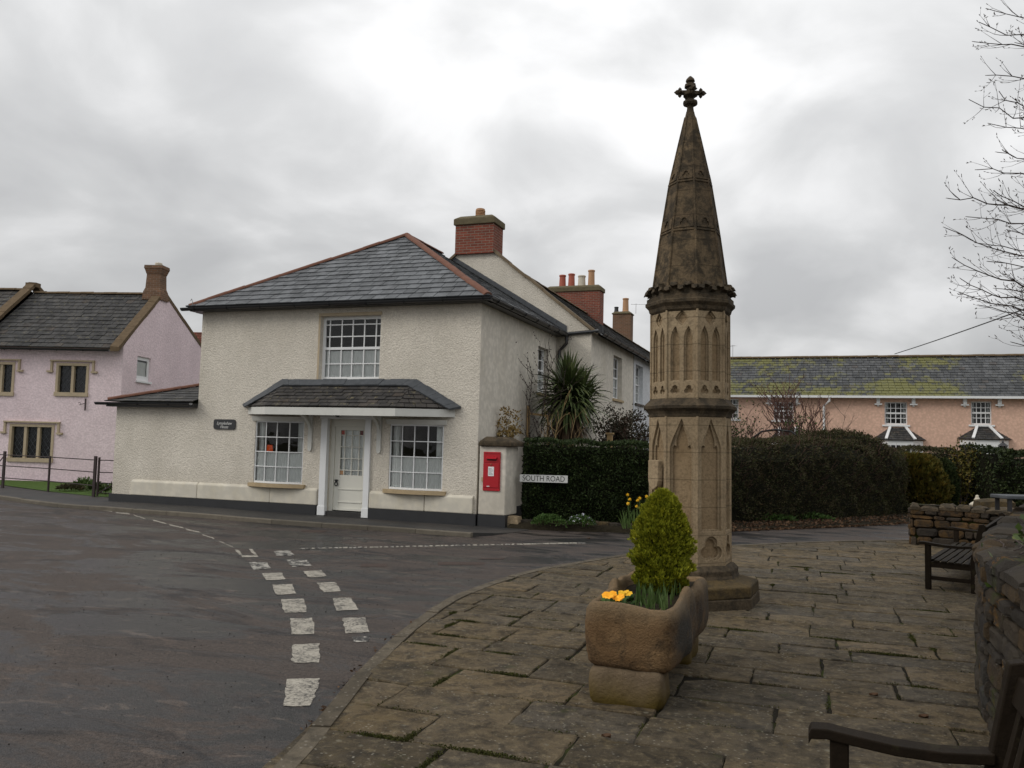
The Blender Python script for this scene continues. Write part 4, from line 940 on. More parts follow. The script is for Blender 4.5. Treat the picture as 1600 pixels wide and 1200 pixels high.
# ------------------------------------------------------------------ peach cottage row
PY = 40.0
def pp(px,py,Y=PY): v = onY(px,py,Y); return v.x, v.z
def peach_row():
    h = thing('peach_cottages', 'long peach rendered cottage row with a slate roof covered in yellow moss', 'cottages', (2,PY,0))
    ez = pp(1370,620)[1]; x0,x1 = -3.85,17.0; fr = Fr((0,PY,0),(1,0,0),(0,-1,0))
    def wr(l,t,r,b): a = pp(l,t); c = pp(r,b); return (a[0],c[0],c[1],a[1])
    WA = wr(1120,623,1154,655); WB = wr(1209,628,1240,657); WC = wr(1382,628,1418,664); WD = wr(1517,627,1550,664); WE = (WD[0]+4.6,WD[1]+4.6,WD[2],WD[3])
    hs = [WA,WB,WC,WD,WE]; mb = MB(); wall_panel(mb,(0,PY,0),(1,0,0),(0,-1,0),x0,x1,-.2,ez,hs,.16); mb.quad((x0,PY,-.2),(x0,PY+6,-.2),(x0,PY+6,ez),(x0,PY,ez)); mb.build('wall', M['peach'], h)
    mb = MB(); mb.quad((x0,PY+.9,-.2),(x1,PY+.9,-.2),(x1,PY+.9,ez),(x0,PY+.9,ez)); mb.quad((x0,PY,ez-.02),(x1,PY,ez-.02),(x1,PY+.9,ez-.02),(x0,PY+.9,ez-.02)); mb.build('interior', M['room'], h)
    for Wn in hs: window(h, fr, *Wn,[1,1,1,1],[1,1,1,1],.09,.05,.03,'white',sill=.1,sillmat='white',meet=1,side_curtain=True)
    yr = 43.3; zr = onY(1370,559,yr).z; mb = MB(); slates(mb,[(x0-.1,PY-.3,ez),(x1,PY-.3,ez),(x1,yr,zr),(x0-.1,yr,zr)],.27,.27,.022,.012,seed=31); mb.quad((x0-.1,yr,zr),(x1,yr,zr),(x1,PY+6.6,ez),(x0-.1,PY+6.6,ez)); r = mb.build('roof', M['slate_moss'], h)
    mb = MB(); ridge_tiles(mb,(x0-.1,yr,zr+.05),(x1,yr,zr+.05),.12,.45,seed=12); mb.build('ridge_tiles', M['ridge_old'], r)
    mb = MB(); mb.box(x0-.1,x1,PY-.38,PY-.30,ez-.07,ez+.03); mb.box(x0-.1,x1,PY-.30,PY,ez-.05,ez-.02); mb.build('gutter', M['white'], h)
    dx = pp(1291,620)[0]; mb = MB(); mb.tube([(dx+.12,PY-.32,ez-.05),(dx+.12,PY-.3,ez-.22),(dx-.1,PY-.1,ez-.42),(dx-.1,PY-.1,0)],.05,8); mb.build('downpipe', M['white'], h)
    for px in (1202,1245,1372,1427,1507,1561):
        x = pp(px,622)[0]; mb = MB(); fr.box(mb,x-.07,x+.07,ez-.30,ez-.05,0,.16); fr.box(mb,x-.15,x+.15,ez-.36,ez-.30,0,.14); fr.box(mb,x-.04,x+.04,ez-.42,ez-.36,0,.08); mb.build('eaves_bracket', M['white'], h)
    def bay(l,r,fl,fr_,top,tl,tr,eave,glazed):
        """canted bay / porch with a little hipped slate roof"""
        proj = .75; ze = pp(l,eave)[1]; zt = pp(tl,top)[1]; xl = pp(l,eave)[0]; xr = pp(r,eave)[0]; xtl = pp(tl,top)[0]; xtr = pp(tr,top)[0]; d = .5
        A=(xl+d,PY-proj,ze);B=(xr-d,PY-proj,ze);C=(xtr,PY,zt);D_=(xtl,PY,zt);E=(xl,PY-.02,ze+.02);F=(xr,PY-.02,ze+.02)
        mb = MB(); slates(mb,[A,B,C,D_],.25,.16,seed=5); slates(mb,[B,F,C],.25,.16,seed=6); slates(mb,[E,A,D_],.25,.16,seed=7)
        b = mb.build('bay_roof', M['slate_dark'], h); mb = MB()
        for p,q in ((A,D_),(B,C)): mb.bar(Vector(p)+Vector((0,0,.05)),Vector(q)+Vector((0,0,.05)),.11,.05)
        mb.build('hip_board', M['white'], b)
        mb = MB(); mb.hexa([(xl+.12,PY,-.1),(xl+d+.08,PY-proj+.1,-.1),(xr-d-.08,PY-proj+.1,-.1),(xr-.12,PY,-.1),(xl+.12,PY,ze-.02),(xl+d+.08,PY-proj+.1,ze-.02),(xr-d-.08,PY-proj+.1,ze-.02),(xr-.12,PY,ze-.02)])
        bb = mb.build('bay', M['white'], h)
        if glazed:
            a,b_ = xl+d+.2,xr-d-.18; z1 = ze-.22; z0 = z1-1.2; y = PY-proj+.095; mb = MB(); mb.quad((a,y,z0),(b_,y,z0),(b_,y,z1),(a,y,z1)); mb.build('glass', M['leadedglass'], bb)
            mb = MB()
            for k in range(1,4): x = a+(b_-a)*k/4; mb.box(x-.018,x+.018,y-.02,y-.003,z0,z1)
            for k in range(1,4): z = z0+(z1-z0)*k/4; mb.box(a,b_,y-.023,y-.006,z-.015,z+.015)
            mb.build('glazing_bars', M['white'], bb)
    bay(1363,1447,0,0,668,1391,1415,687,True); bay(1495,1581,0,0,667,1527,1546,686,False); bay(1200,1262,0,0,669,1218,1244,690,True)
peach_row()
aerial((onY(1145,550,43.2).x,43.2,onY(1145,562,43.2).z), 'small television aerial at the left end of the mossy cottage roof', .5, 2.5, .75, 5)
aerial((-8.6,43.9,8.7), 'television aerial on the farthest brick chimney left of the stone cross', .9, .2, .55, 7)

# ------------------------------------------------------------------ pink house on the left
PA = rad(16.0)
pc = G(181,752,0); 
def pink_frame():
    d = 27.6; v = ray(181,752); t = d/v.dot(_f0); return Vector((0,0,EYE))+v*t
PO = pink_frame(); PO.z = 0
PU = Vector((math.cos(PA),math.sin(PA),0)); PV = Vector((-math.sin(PA),math.cos(PA),0))
def pk(px,py,back=0):
    """local (u,z) of a pixel on the pink facade plane set `back` metres behind it"""
    d = ray(px,py); C0 = Vector((0,0,EYE)); O = PO+PV*back; t = (O-C0).dot(PV)/d.dot(PV); q = C0+d*t; return (q-PO).dot(PU), q.z
def pk_side(px,py):
    d = ray(px,py); C0 = Vector((0,0,EYE)); t = (PO-C0).dot(PU)/d.dot(PU); q = C0+d*t; return (q-PO).dot(PV), q.z
def pink_house():
    h = thing('pink_house', 'pale pink roughcast house with stone mullioned windows and a coped slate roof', 'house', PO, PA, world=False)
    ez = pk(181,540)[1]; va,za = pk_side(257,456); v1_,z1_ = pk_side(307,529); rb = va+(za-ez)*(v1_-va)/(za-z1_)
    fr = Fr((0,0,0),(1,0,0),(0,-1,0)); L0 = -16.0
    def wr(l,t,r,b): a = pk(l,t); c = pk(r,b); return (a[0],c[0],c[1],a[1])
    W1 = wr(-18,565,21,616); W2 = wr(89,567,137,617); W3 = wr(16,662,82,720); W4 = (W2[0]-6.2,W2[1]-6.2,W2[2],W2[3])
    mb = MB(); wall_panel(mb,(0,0,0),(1,0,0),(0,-1,0),L0,0,-.3,ez,[W1,W2,W3,W4],.18)
    va0 = pk_side(215,556); vb0 = pk_side(234,597); GW = (va0[0],vb0[0],vb0[1],va0[1])
    wall_panel(mb,(0,0,0),(0,1,0),(1,0,0),0,rb,-.3,ez,[GW],.16); mb.add([(0,0,ez),(0,rb,ez),(0,va,za)],[(0,1,2)]); mb.quad((L0,rb,-.3),(0,rb,-.3),(0,rb,ez),(L0,rb,ez))
    mb.build('wall', M['pink'], h)
    mb = MB(); mb.box(L0,-.6,.8,rb-.1,-.2,ez-.05); mb.build('interior', M['room'], h)
    window(h, Fr((0,0,0),(0,1,0),(1,0,0)), *GW,[1],[1],.06,.12,.02,'white',sill=.05,sillmat='white',curtain=.9,label='small white casement in the gable end')
    def mull(Wn, n, lab=None):
        a,b,c,d = Wn; mb = MB(); f = .085
        for x0,x1 in ((a,a+f),(b-f,b)): fr.box(mb,x0,x1,c,d,-.13,.025)
        fr.box(mb,a+f,b-f,d-f,d,-.13,.022); fr.box(mb,a-.02,b+.02,c-.06,c+.07,-.13,.05)
        for k in range(1,n): x = a+f+(b-a-2*f)*k/n; fr.box(mb,x-.045,x+.045,c+.07,d-f,-.11,.0)
        w = mb.build('window', M['beige'], h)
        if lab: w['label'] = lab
        mb = MB(); fr.box(mb,a-.20,b+.20,d+.05,d+.10,-.01,.08)
        for x in (a-.19,b+.12): fr.box(mb,x,x+.07,d-.26,d+.05,-.01,.06)
        for x in (a-.30,b+.10): fr.box(mb,x,x+.20,d-.32,d-.26,-.01,.08)
        mb.build('hood_mould', M['beige'], w)
        mb = MB(); y = .10; mb.quad((a+f,y,c+.07),(b-f,y,c+.07),(b-f,y,d-f),(a+f,y,d-f)); mb.build('glass', M['leadedglass'], w)
        mb = MB(); lw = (b-a-2*f)/n; H_ = d-f-c-.07
        for k in range(n):
            x0 = a+f+lw*k+.055; x1 = a+f+lw*(k+1)-.055; s = .17; q = int((x1-x0+H_)/s)+2
            for j in range(-q,q+1):
                for sg in (1,-1):
                    # clip diagonal x = x0 + j*s + sg*t , z = c+.07+t*1.4
                    pts = []
                    for t in [i*.01 for i in range(int(H_/1.4/.01)+1)]:
                        x = x0+j*s+sg*t
                        if x0 <= x <= x1: pts.append((x,.095,c+.07+1.4*t))
                    if len(pts) > 3: mb.bar(pts[0],pts[-1],.012,.012,(0,1,0))
        mb.build('leading', M['lead'], w)
    mull(W1,2); mull(W2,2,'two-light stone window on the upper floor nearest the gable'); mull(W3,3,'wide three-light stone window on the ground floor'); mull(W4,2)
    # roof with coped gables, next section lower
    uL = pk(50,452,va)[0]; o = .18
    mb = MB(); slates(mb,[(uL+.1,-.28,ez-.12),(-.32,-.28,ez-.12),(-.32,va,za-.12),(uL+.1,va,za-.12)],.27,.25,.018,.012,seed=41); mb.quad((uL,va,za-.125),(0,va,za-.125),(0,rb+.2,ez-.1),(uL,rb+.2,ez-.1))
    mb.add([(-.33,-.28,ez-.13),(0,-.28,ez-.13),(0,va,za-.13),(-.33,va,za-.13)],[(0,1,2,3)])
    r = mb.build('roof', M['slate_dark'], h); mb = MB(); ridge_tiles(mb,(uL+.1,va,za-.11),(-.5,va,za-.10),.11,.45,seed=15); mb.build('ridge_tiles', M['ridge_old'], r)
    mb = MB(); rr = random.Random(3)
    for u_,dz in ((-.14,0),(uL,.22)):
        mb = MB()
        a = Vector((u_,-.34,ez-.12+dz)); b = Vector((u_,va,za+dz+.0)); c = Vector((u_,rb+.25,ez-.12+dz))
        for p0,p1 in ((a,b),(c,b)):
            n = 9
            for k in range(n):
                p = p0.lerp(p1,k/n); q = p0.lerp(p1,(k+.985)/n); w = .14; j = Vector((0,0,rr.uniform(-.01,.012)))
                mb.hexa([p+Vector((-w,0,-.10))+j,q+Vector((-w,0,-.10))+j,q+Vector((w+.02,0,-.10))+j,p+Vector((w+.02,0,-.10))+j,p+Vector((-w,0,.07))+j,q+Vector((-w,0,.07))+j,q+Vector((w+.02,0,.05))+j,p+Vector((w+.02,0,.05))+j])
        if dz: mb.box(uL-.2,uL+.2,va-.1,va+.2,za+.1,za+.26)
        mb.build('gable_coping', M['ridge_old'], h)
    mb = MB(); z2 = -.35; slates(mb,[(L0,-.28,ez-.12+z2*.2),(uL-.1,-.28,ez-.12+z2*.2),(uL-.1,va,za-.05),(L0,va,za-.05)],.27,.25,.018,.012,seed=42); mb.quad((L0,va,za-.06),(uL,va,za-.06),(uL,rb+.2,ez-.2),(L0,rb+.2,ez-.2)); r3 = mb.build('lower_roof', M['slate_brown'], h)
    mb = MB(); ridge_tiles(mb,(L0,va,za-.0),(uL-.1,va,za-.0),.11,.45,seed=16); mb.build('ridge_tiles', M['ridge_old'], r3)
    gutter(h,(L0,-.33,ez-.17),(-.3,-.33,ez-.17),.065)
    # flared chimney on the gable apex
    c0,_ = pk_side(243,440); c1,_ = pk_side(273,440)
    cz = pk(257,417,va)[1]; mb = MB(); w = .50; yc = va-.05; xc = -.30
    prof = [(.36,za-.35),(.33,za-.04),(.28,za+.10),(.26,za+.6),(.27,cz-.32),(.32,cz-.16),(.345,cz-.10),(.335,cz)]
    V = []; F = []
    for i,(q,z) in enumerate(prof):
        for sx,sy in ((-1,-1),(1,-1),(1,1),(-1,1)): V.append((xc+sx*q,yc+sy*q*.85,z))
    for i in range(len(prof)-1): F += [(i*4+k,i*4+(k+1)%4,i*4+4+(k+1)%4,i*4+4+k) for k in range(4)]
    F.append((len(prof)*4-4,len(prof)*4-3,len(prof)*4-2,len(prof)*4-1)); mb.add(V,F); c = mb.build('chimney', M['brick_old'], h)
    mb = MB(); mb.lathe([(.13,0),(.13,.12),(.11,.14)],(xc+.05,yc,cz-.01),10); mb.build('chimney_pot', M['pot_white'], c)
    b = pk(134,632); mb = MB(); mb.bar((b[0],-.03,b[1]-.2),(b[0],-.03,b[1]+.2),.03,.03,(0,1,0)); mb.bar((b[0],-.03,b[1]+.05),(b[0]-.16,-.10,b[1]-.02),.015,.015); mb.tube([(b[0]-.16+.05*math.cos(t),-.10,b[1]+.02+.04*math.sin(t)) for t in (-1.5,-.5,.6,1.6,2.6)],.008,5); mb.build('basket_bracket', M['rust_iron'], h)
    return h
pink_house()
def far_red_roof():
    d = ray(305,520); C0 = Vector((0,0,EYE)); t = 44/d.dot(_f0); c = C0+d*t
    h = thing('red_roofed_house', 'far house with a red clay tile roof glimpsed between the pink and cream houses', 'house', (c.x,c.y,0), PA, world=False)
    mb = MB(); mb.box(-3,4,.2,5.8,-.1,4.4); mb.build('wall', M['cream_smooth'], h)
    zt = c.z+.40; mb = MB(); slates(mb,[(-3.2,0,4.3),(4.2,0,4.3),(4.2,3,zt),(-3.2,3,zt)],.2,.2,.03,seed=8); mb.quad((-3.2,3,zt),(4.2,3,zt),(4.2,6,4.3),(-3.2,6,4.3)); mb.build('roof', M['redtile'], h)
    return h
far_red_roof()
p = onY(348,464,24.0); aerial((p.x,24.0,p.z-.3), 'thin television aerial showing just above the left hip of the corner house roof', .55, -.2, .4, 4)
def weather_hook():
    p = onY(301,472,HY-.25); mb = MB(); z = 4.66; mb.tube([(p.x,HY-.25,z),(p.x,HY-.25,z+.08),(p.x-.03,HY-.25,z+.15),(p.x-.06,HY-.25,z+.10)],.008,5)
    tag(mb.build('wire_hook', M['alu'], None, org=(p.x,HY-.25,z)),'small curled wire hook at the left end of the corner house gutter','hook')
weather_hook()

# ------------------------------------------------------------------ the stone cross
MC = Vector((-1.195,9.394,0))
VIEWA = math.atan2(-MC.y,-MC.x)       # direction from the cross to the camera
PH = VIEWA+rad(10)                    # one corner of the octagon sits a little to the right of the line of sight
def plate(outer, holes, t, bev=.006):
    """flat plate with arched holes from 2D outlines (u,z), thickness t, bevelled edges -> verts, faces in (x,y,z) with z outward"""
    cu = bpy.data.curves.new('p','CURVE'); cu.dimensions = '2D'; cu.fill_mode = 'BOTH'; cu.extrude = t/2-bev; cu.bevel_depth = bev; cu.bevel_resolution = 1; cu.offset = -bev
    for poly in [outer]+holes:
        s = cu.splines.new('POLY'); s.points.add(len(poly)-1); s.use_cyclic_u = True
        for i,(a,b) in enumerate(poly): s.points[i].co = (a,b,0,1)
    ob = bpy.data.objects.new('tmp', cu); COL.objects.link(ob); me = bpy.data.meshes.new_from_object(ob.evaluated_get(bpy.context.evaluated_depsgraph_get()))
    V = [v.co.copy() for v in me.vertices]; F = [tuple(p.vertices) for p in me.polygons]
    bpy.data.objects.remove(ob); bpy.data.curves.remove(cu); bpy.data.meshes.remove(me); return V, F
def arch(u, hw, z0, zs, zt, n=8, ogee=0.0):
    """lancet outline: springing at zs, point at zt"""
    p = [(u-hw,z0),(u+hw,z0),(u+hw,zs)]
    for i in range(1,n):
        t = i/n; a = t*math.pi/2
        x = hw*(math.cos(a)**(1-.25*ogee))*(1-.0*t); z = zs+(zt-zs)*(math.sin(a)**(1+ogee*1.2) if ogee else t**.9*(1-.12*math.sin(math.pi*t)*0))
        if not ogee: x = hw*(1-t**1.9); z = zs+(zt-zs)*t
        p.append((u+x,z))
    p.append((u,zt))
    q = [(2*u-a,b) for a,b in p[3:-1]][::-1]; return p+q+[(u-hw,zs)]
def foil(u, z, r, n=3, ph=90, m=16, lobe=.5):
    """n-lobed foil outline from overlapping circles"""
    c,q = (.47,.53) if n == 3 else (.58,.42); out = []
    for i in range(m*n):
        a = 2*math.pi*i/(m*n); d = min(abs((a-rad(ph)-2*math.pi*k/n+math.pi)%(2*math.pi)-math.pi) for k in range(n))
        rr = r*(c*math.cos(d)+math.sqrt(max(0,q*q-(c*math.sin(d))**2))); out.append((u+rr*math.cos(a), z+rr*math.sin(a)))
    return out
def diamond(u, z, hx, hz, p=.78):
    out = []
    for i in range(32):
        a = 2*math.pi*i/32; c,s_ = math.cos(a),math.sin(a); out.append((u+hx*math.copysign(abs(c)**(1/p*1.25),c), z+hz*math.copysign(abs(s_)**(1/p*1.25),s_)))
    return out
def pointed(u, hw, z0, zs, zt):
    L = [(hw,zs),(hw*.93,zs+(zt-zs)*.16),(hw*.74,zs+(zt-zs)*.36),(hw*.50,zs+(zt-zs)*.56),(hw*.26,zs+(zt-zs)*.76),(hw*.09,zs+(zt-zs)*.93)]
    return [(u-hw,z0),(u+hw,z0)]+[(u+a,b) for a,b in L]+[(u,zt)]+[(u-a,b) for a,b in L[::-1]]
def cusped(u, hw, z0, zs, zt):
    """tall panel with a cusped ogee head"""
    k = hw; return [(u-k,z0),(u+k,z0),(u+k,zs-.02),(u+k*.97,zs+.02),(u+k*.86,zs+.045),(u+k*.66,zs+.035),(u+k*.60,zs+.02),(u+k*.62,zs+.06),(u+k*.60,zs+.10),(u+k*.45,zs+.15),(u+k*.22,zt-.06),(u,zt),
       (u-k*.22,zt-.06),(u-k*.45,zs+.15),(u-k*.60,zs+.10),(u-k*.62,zs+.06),(u-k*.60,zs+.02),(u-k*.66,zs+.035),(u-k*.86,zs+.045),(u-k*.97,zs+.02),(u-k,zs-.02)]
def stone_cross():
    X = thing('stone_cross', 'tall octagonal carved limestone pillar with spire and cross on a worn step', 'monument', MC, world=False)
    X.rotation_euler = (rad(.0),0,0)
    # slight lean to the left as in the photograph
    ax = Vector((math.cos(VIEWA),math.sin(VIEWA),0)); X.rotation_mode = 'QUATERNION'
    from mathutils import Quaternion
    X.rotation_quaternion = Quaternion(ax, rad(.55))
    k8 = 1/math.cos(math.pi/8)
    R = .445; A = R/k8; SL = 2*R*math.sin(math.pi/8)
    def face_xf(k, ap, z=0, tilt=0):
        a = PH+math.pi/8+k*math.pi/4
        nrm = Vector((math.cos(a),math.sin(a),0)); u = Vector((-math.sin(a),math.cos(a),0))
        return lambda v: nrm*(ap+v.z)+u*v.x+Vector((0,0,v.y+z))
    # step
    mb = MB(); rr = random.Random(8)
    mb.lathe([(.76,-.03),(.755,.10)],(0,0,0),8,PH); o = mb.build('lower_step', M['stone_dark'], X, bevel=.015)
    mb = MB(); mb.lathe([(.75,.10),(.745,.215),(.52,.27)],(0,0,0),8,PH); mb.build('upper_step', M['stone_base'], X, bevel=.015)
    mb = MB(); mb.lathe([(.55,.24),(.525,.30),(.525,.35),(.48,.395),(.455,.40)],(0,0,0),8,PH); mb.build('plinth_moulding', M['stone_dark'], X, bevel=.008)
    # shaft core = recessed ground
    rec = .052
    mb = MB(); mb.lathe([((A-rec)*k8,.38),((A-rec)*k8,2.02)],(0,0,0),8,PH); mb.lathe([((A-rec)*k8,2.1),((A-rec)*k8,3.16)],(0,0,0),8,PH); mb.build('core', M['stone_panel'], X)
    def plates(name, z0, z1, hole_sets, mat, Aout=A, t1=.03):
        mb = MB(); hw = Aout*math.tan(math.pi/8)
        for li,(t, back, holes) in enumerate(hole_sets):
            h2 = hw-(Aout-back-t)*0
            ap_mid = back+t/2; w = (back+t)*math.tan(math.pi/8)
            V,F = plate([(-w,z0),(w,z0),(w,z1),(-w,z1)], holes, t, .005)
            for k in range(8):
                f = face_xf(k, ap_mid); mb.add([f(v) for v in V], F)
        return mb.build(name, M[mat], X)
    low_o = [pointed(0,.124,.76,1.62,1.945), foil(0,.565,.142,3,90)]
    low_i = [cusped(0,.100,.78,1.62,1.895), foil(0,.565,.112,3,90)]
    plates('lower_shaft', .39, 2.00, [(.028, A-.028, low_o),(.024, A-.052, low_i)], 'stone')
    # corner rolls
    mb = MB()
    for k in range(8):
        a = PH+k*math.pi/4; 
        mb.tube([(R*.985*math.cos(a),R*.985*math.sin(a),.40),(R*.985*math.cos(a),R*.985*math.sin(a),2.0)],.016,6)
        mb.tube([(R*.975*math.cos(a),R*.975*math.sin(a),2.16),(R*.975*math.cos(a),R*.975*math.sin(a),3.13)],.014,6)
    mb.build('corner_shafts', M['stone'], X)
    up_o = [arch(-.072,.050,2.355,2.80,2.945,8),arch(.072,.050,2.355,2.80,2.945,8),diamond(0,3.035,.070,.080),foil(-.074,2.255,.052,3,90),foil(.074,2.255,.052,3,90)]
    up_i = [arch(-.072,.034,2.365,2.80,2.92,8),arch(.072,.034,2.365,2.80,2.92,8),diamond(0,3.035,.048,.058),foil(-.074,2.255,.034,3,90),foil(.074,2.255,.034,3,90)]
    A2 = A-.012
    plates('upper_shaft', 2.10, 3.15, [(.026, A2-.026, up_o),(.022, A2-.046, up_i)], 'stone')
    mb = MB(); mb.lathe([(.44,1.965),(.455,1.975),(.46,2.00),(.478,2.03),(.515,2.06),(.52,2.09),(.50,2.105),(.465,2.14),(.44,2.17)],(0,0,0),8,PH); mb.build('string_course', M['stone_dark'], X)
    mb = MB(); mb.lathe([(.42,3.10),(.455,3.135),(.465,3.17),(.50,3.205),(.502,3.235),(.485,3.25),(.485,3.285),(.46,3.30),(.45,3.335),(.455,3.38),(.43,3.40)],(0,0,0),8,PH); c = mb.build('cornice', M['stone_dark'], X)
    # carved leaf crest : paired curled leaves
    mb = MB(); rr = random.Random(2)
    for k in range(8):
        a = PH+math.pi/8+k*math.pi/4; nrm = Vector((math.cos(a),math.sin(a),0)); u = Vector((-math.sin(a),math.cos(a),0))
        for j,(x,z,w) in enumerate(((-.150,3.345,.050),(-.075,3.385,.062),(0,3.345,.050),(.075,3.385,.062),(.150,3.345,.050))):
            c0 = nrm*(.425)+u*x+Vector((0,0,z+rr.uniform(-.006,.006)))
            mb.add([c0+u*(-w*.5)+nrm*-.02+Vector((0,0,-.03)),c0+u*(w*.5)+nrm*-.02+Vector((0,0,-.03)),c0+u*(w*.62)+nrm*.055+Vector((0,0,.0)),c0+u*(-w*.62)+nrm*.055+Vector((0,0,.0)),
                    c0+u*(-w*.45)+nrm*-.03+Vector((0,0,.045)),c0+u*(w*.45)+nrm*-.03+Vector((0,0,.045)),c0+u*(w*.5)+nrm*.045+Vector((0,0,.032)),c0+u*(-w*.5)+nrm*.045+Vector((0,0,.032)),c0+nrm*.07+Vector((0,0,-.015))],
                   [(0,1,5,4),(3,2,1,0),(4,5,6,7),(0,4,7,3),(1,2,6,5),(3,7,8),(7,6,8),(6,2,8),(2,3,8)])
    mb.build('leaf_crest', M['stone_dark'], X)
    # spire
    prof = [(.415,3.37),(.405,3.46),(.328,4.03),(.235,4.62),(.125,5.12),(.045,5.47)]
    mb = MB(); mb.lathe(prof,(0,0,0),8,PH)
    sp = mb.build('spire', M['stone_spire'], X)
    def rz(z):
        for (r0,z0),(r1,z1) in zip(prof,prof[1:]):
            if z0 <= z <= z1: return r0+(r1-r0)*(z-z0)/(z1-z0)
        return prof[-1][0]
    mb = MB()
    for k in range(8):
        a = PH+k*math.pi/4; zs = [3.40+.1*i for i in range(21)]; mb.tube([(rz(z)*math.cos(a),rz(z)*math.sin(a),z) for z in zs],[.017*(1-.5*(z-3.4)/2.1) for z in zs],6)
    for zb in (4.03,4.60):
        r = rz(zb); mb.lathe([(r-.005,zb-.02),(r+.014,zb-.008),(r+.012,zb+.012),(r-.008,zb+.02)],(0,0,0),8,PH)
    mb.build('spire_ribs', M['stone_spire'], sp)
    mb = MB()
    for zb,h_ in ((4.05,.125),(4.62,.105)):
        mb = MB(); r0 = rz(zb)/k8; r1 = rz(zb+h_)/k8; w0 = r0*math.tan(math.pi/8)*.88; w1 = r1*math.tan(math.pi/8)*.86; zc = h_*.5; rr_ = min(w0,h_/2)*.80
        V,F = plate([(-w0,0),(w0,0),(w1,h_),(-w1,h_)],[foil(0,zc,rr_,3,90)],.012,.002)
        sl = (r1-r0)/h_
        for k in range(8):
            a = PH+math.pi/8+k*math.pi/4; nrm = Vector((math.cos(a),math.sin(a),0)); u = Vector((-math.sin(a),math.cos(a),0)); up = (Vector((0,0,1))+nrm*sl).normalized(); on = (nrm-Vector((0,0,1))*sl).normalized()
            mb.add([nrm*r0+Vector((0,0,zb))+u*v.x+up*v.y+on*(v.z+.008) for v in V],F)
        mb.build('trefoil_band', M['stone_spire'], sp)
    # finial cross
    mb = MB(); mb.lathe([(.045,5.46),(.040,5.50),(.038,5.525),(.075,5.545),(.088,5.565),(.080,5.59),(.045,5.605),(.038,5.62),(.055,5.635),(.085,5.655),(.082,5.69),(.05,5.71),(.042,5.74),(.07,5.755),(.062,5.79),(.03,5.805),(.055,5.825),(.045,5.85),(.012,5.885)],(0,0,0),8,PH+.2)
    mb.build('finial_shaft', M['stone_dark'], X)
    base = VIEWA+rad(90)+rad(14)
    for j in range(4):
        a = base+j*math.pi/2; d = Vector((math.cos(a),math.sin(a),0)); s_ = Vector((-d.y,d.x,0)); z = Vector((0,0,1)); c0 = z*5.69
        mb = MB(); mb.tube([c0,c0+d*.13],[.032,.026],6)
        def bud(c, ax, r):
            ax = ax.normalized(); o1 = ax.orthogonal().normalized(); o2 = ax.cross(o1); pts = [c-ax*r*.6]
            for rad_,h_ in ((.85,-.15),(.8,.35)):
                for q in range(6): t = math.pi*q/3; pts.append(c+ax*r*h_+(o1*math.cos(t)+o2*math.sin(t))*r*rad_)
            pts.append(c+ax*r*1.25); F = [(0,1+(q+1)%6,1+q) for q in range(6)]+[(1+q,1+(q+1)%6,7+(q+1)%6,7+q) for q in range(6)]+[(7+q,7+(q+1)%6,13) for q in range(6)]; mb.add(pts,F)
        e = c0+d*.125; bud(e+d*.02,d,.036)
        for v in (z,-z): bud(e-d*.005+v*.03,v,.028)
        for v in (s_,-s_): bud(e-d*.005+v*.026,v,.022)
        mb.build('cross_arm', M['stone_dark'], X)
    # carved shield on the left face
    mb = MB(); f = face_xf(5, 0)
    best = min(range(8), key=lambda k: abs((math.degrees(PH+math.pi/8+k*math.pi/4-VIEWA)+180)%360-180-(-57.5)))
    f = face_xf(best, A); w=.105
    P2 = [(-w,1.28),(-w,1.50),(w,1.50),(w,1.28),(w*.75,1.215),(0,1.175),(-w*.75,1.215)]
    B0 = [f(Vector((a,b,.0))) for a,b in P2]; B1 = [f(Vector((a,b,.06))) for a,b in P2]; n = len(P2)
    mb.add(B0+B1,[tuple(range(n,2*n))]+[(i,(i+1)%n,n+(i+1)%n,n+i) for i in range(n)]); mb.build('carved_shield', M['stone'], X, bevel=.01)
stone_cross()

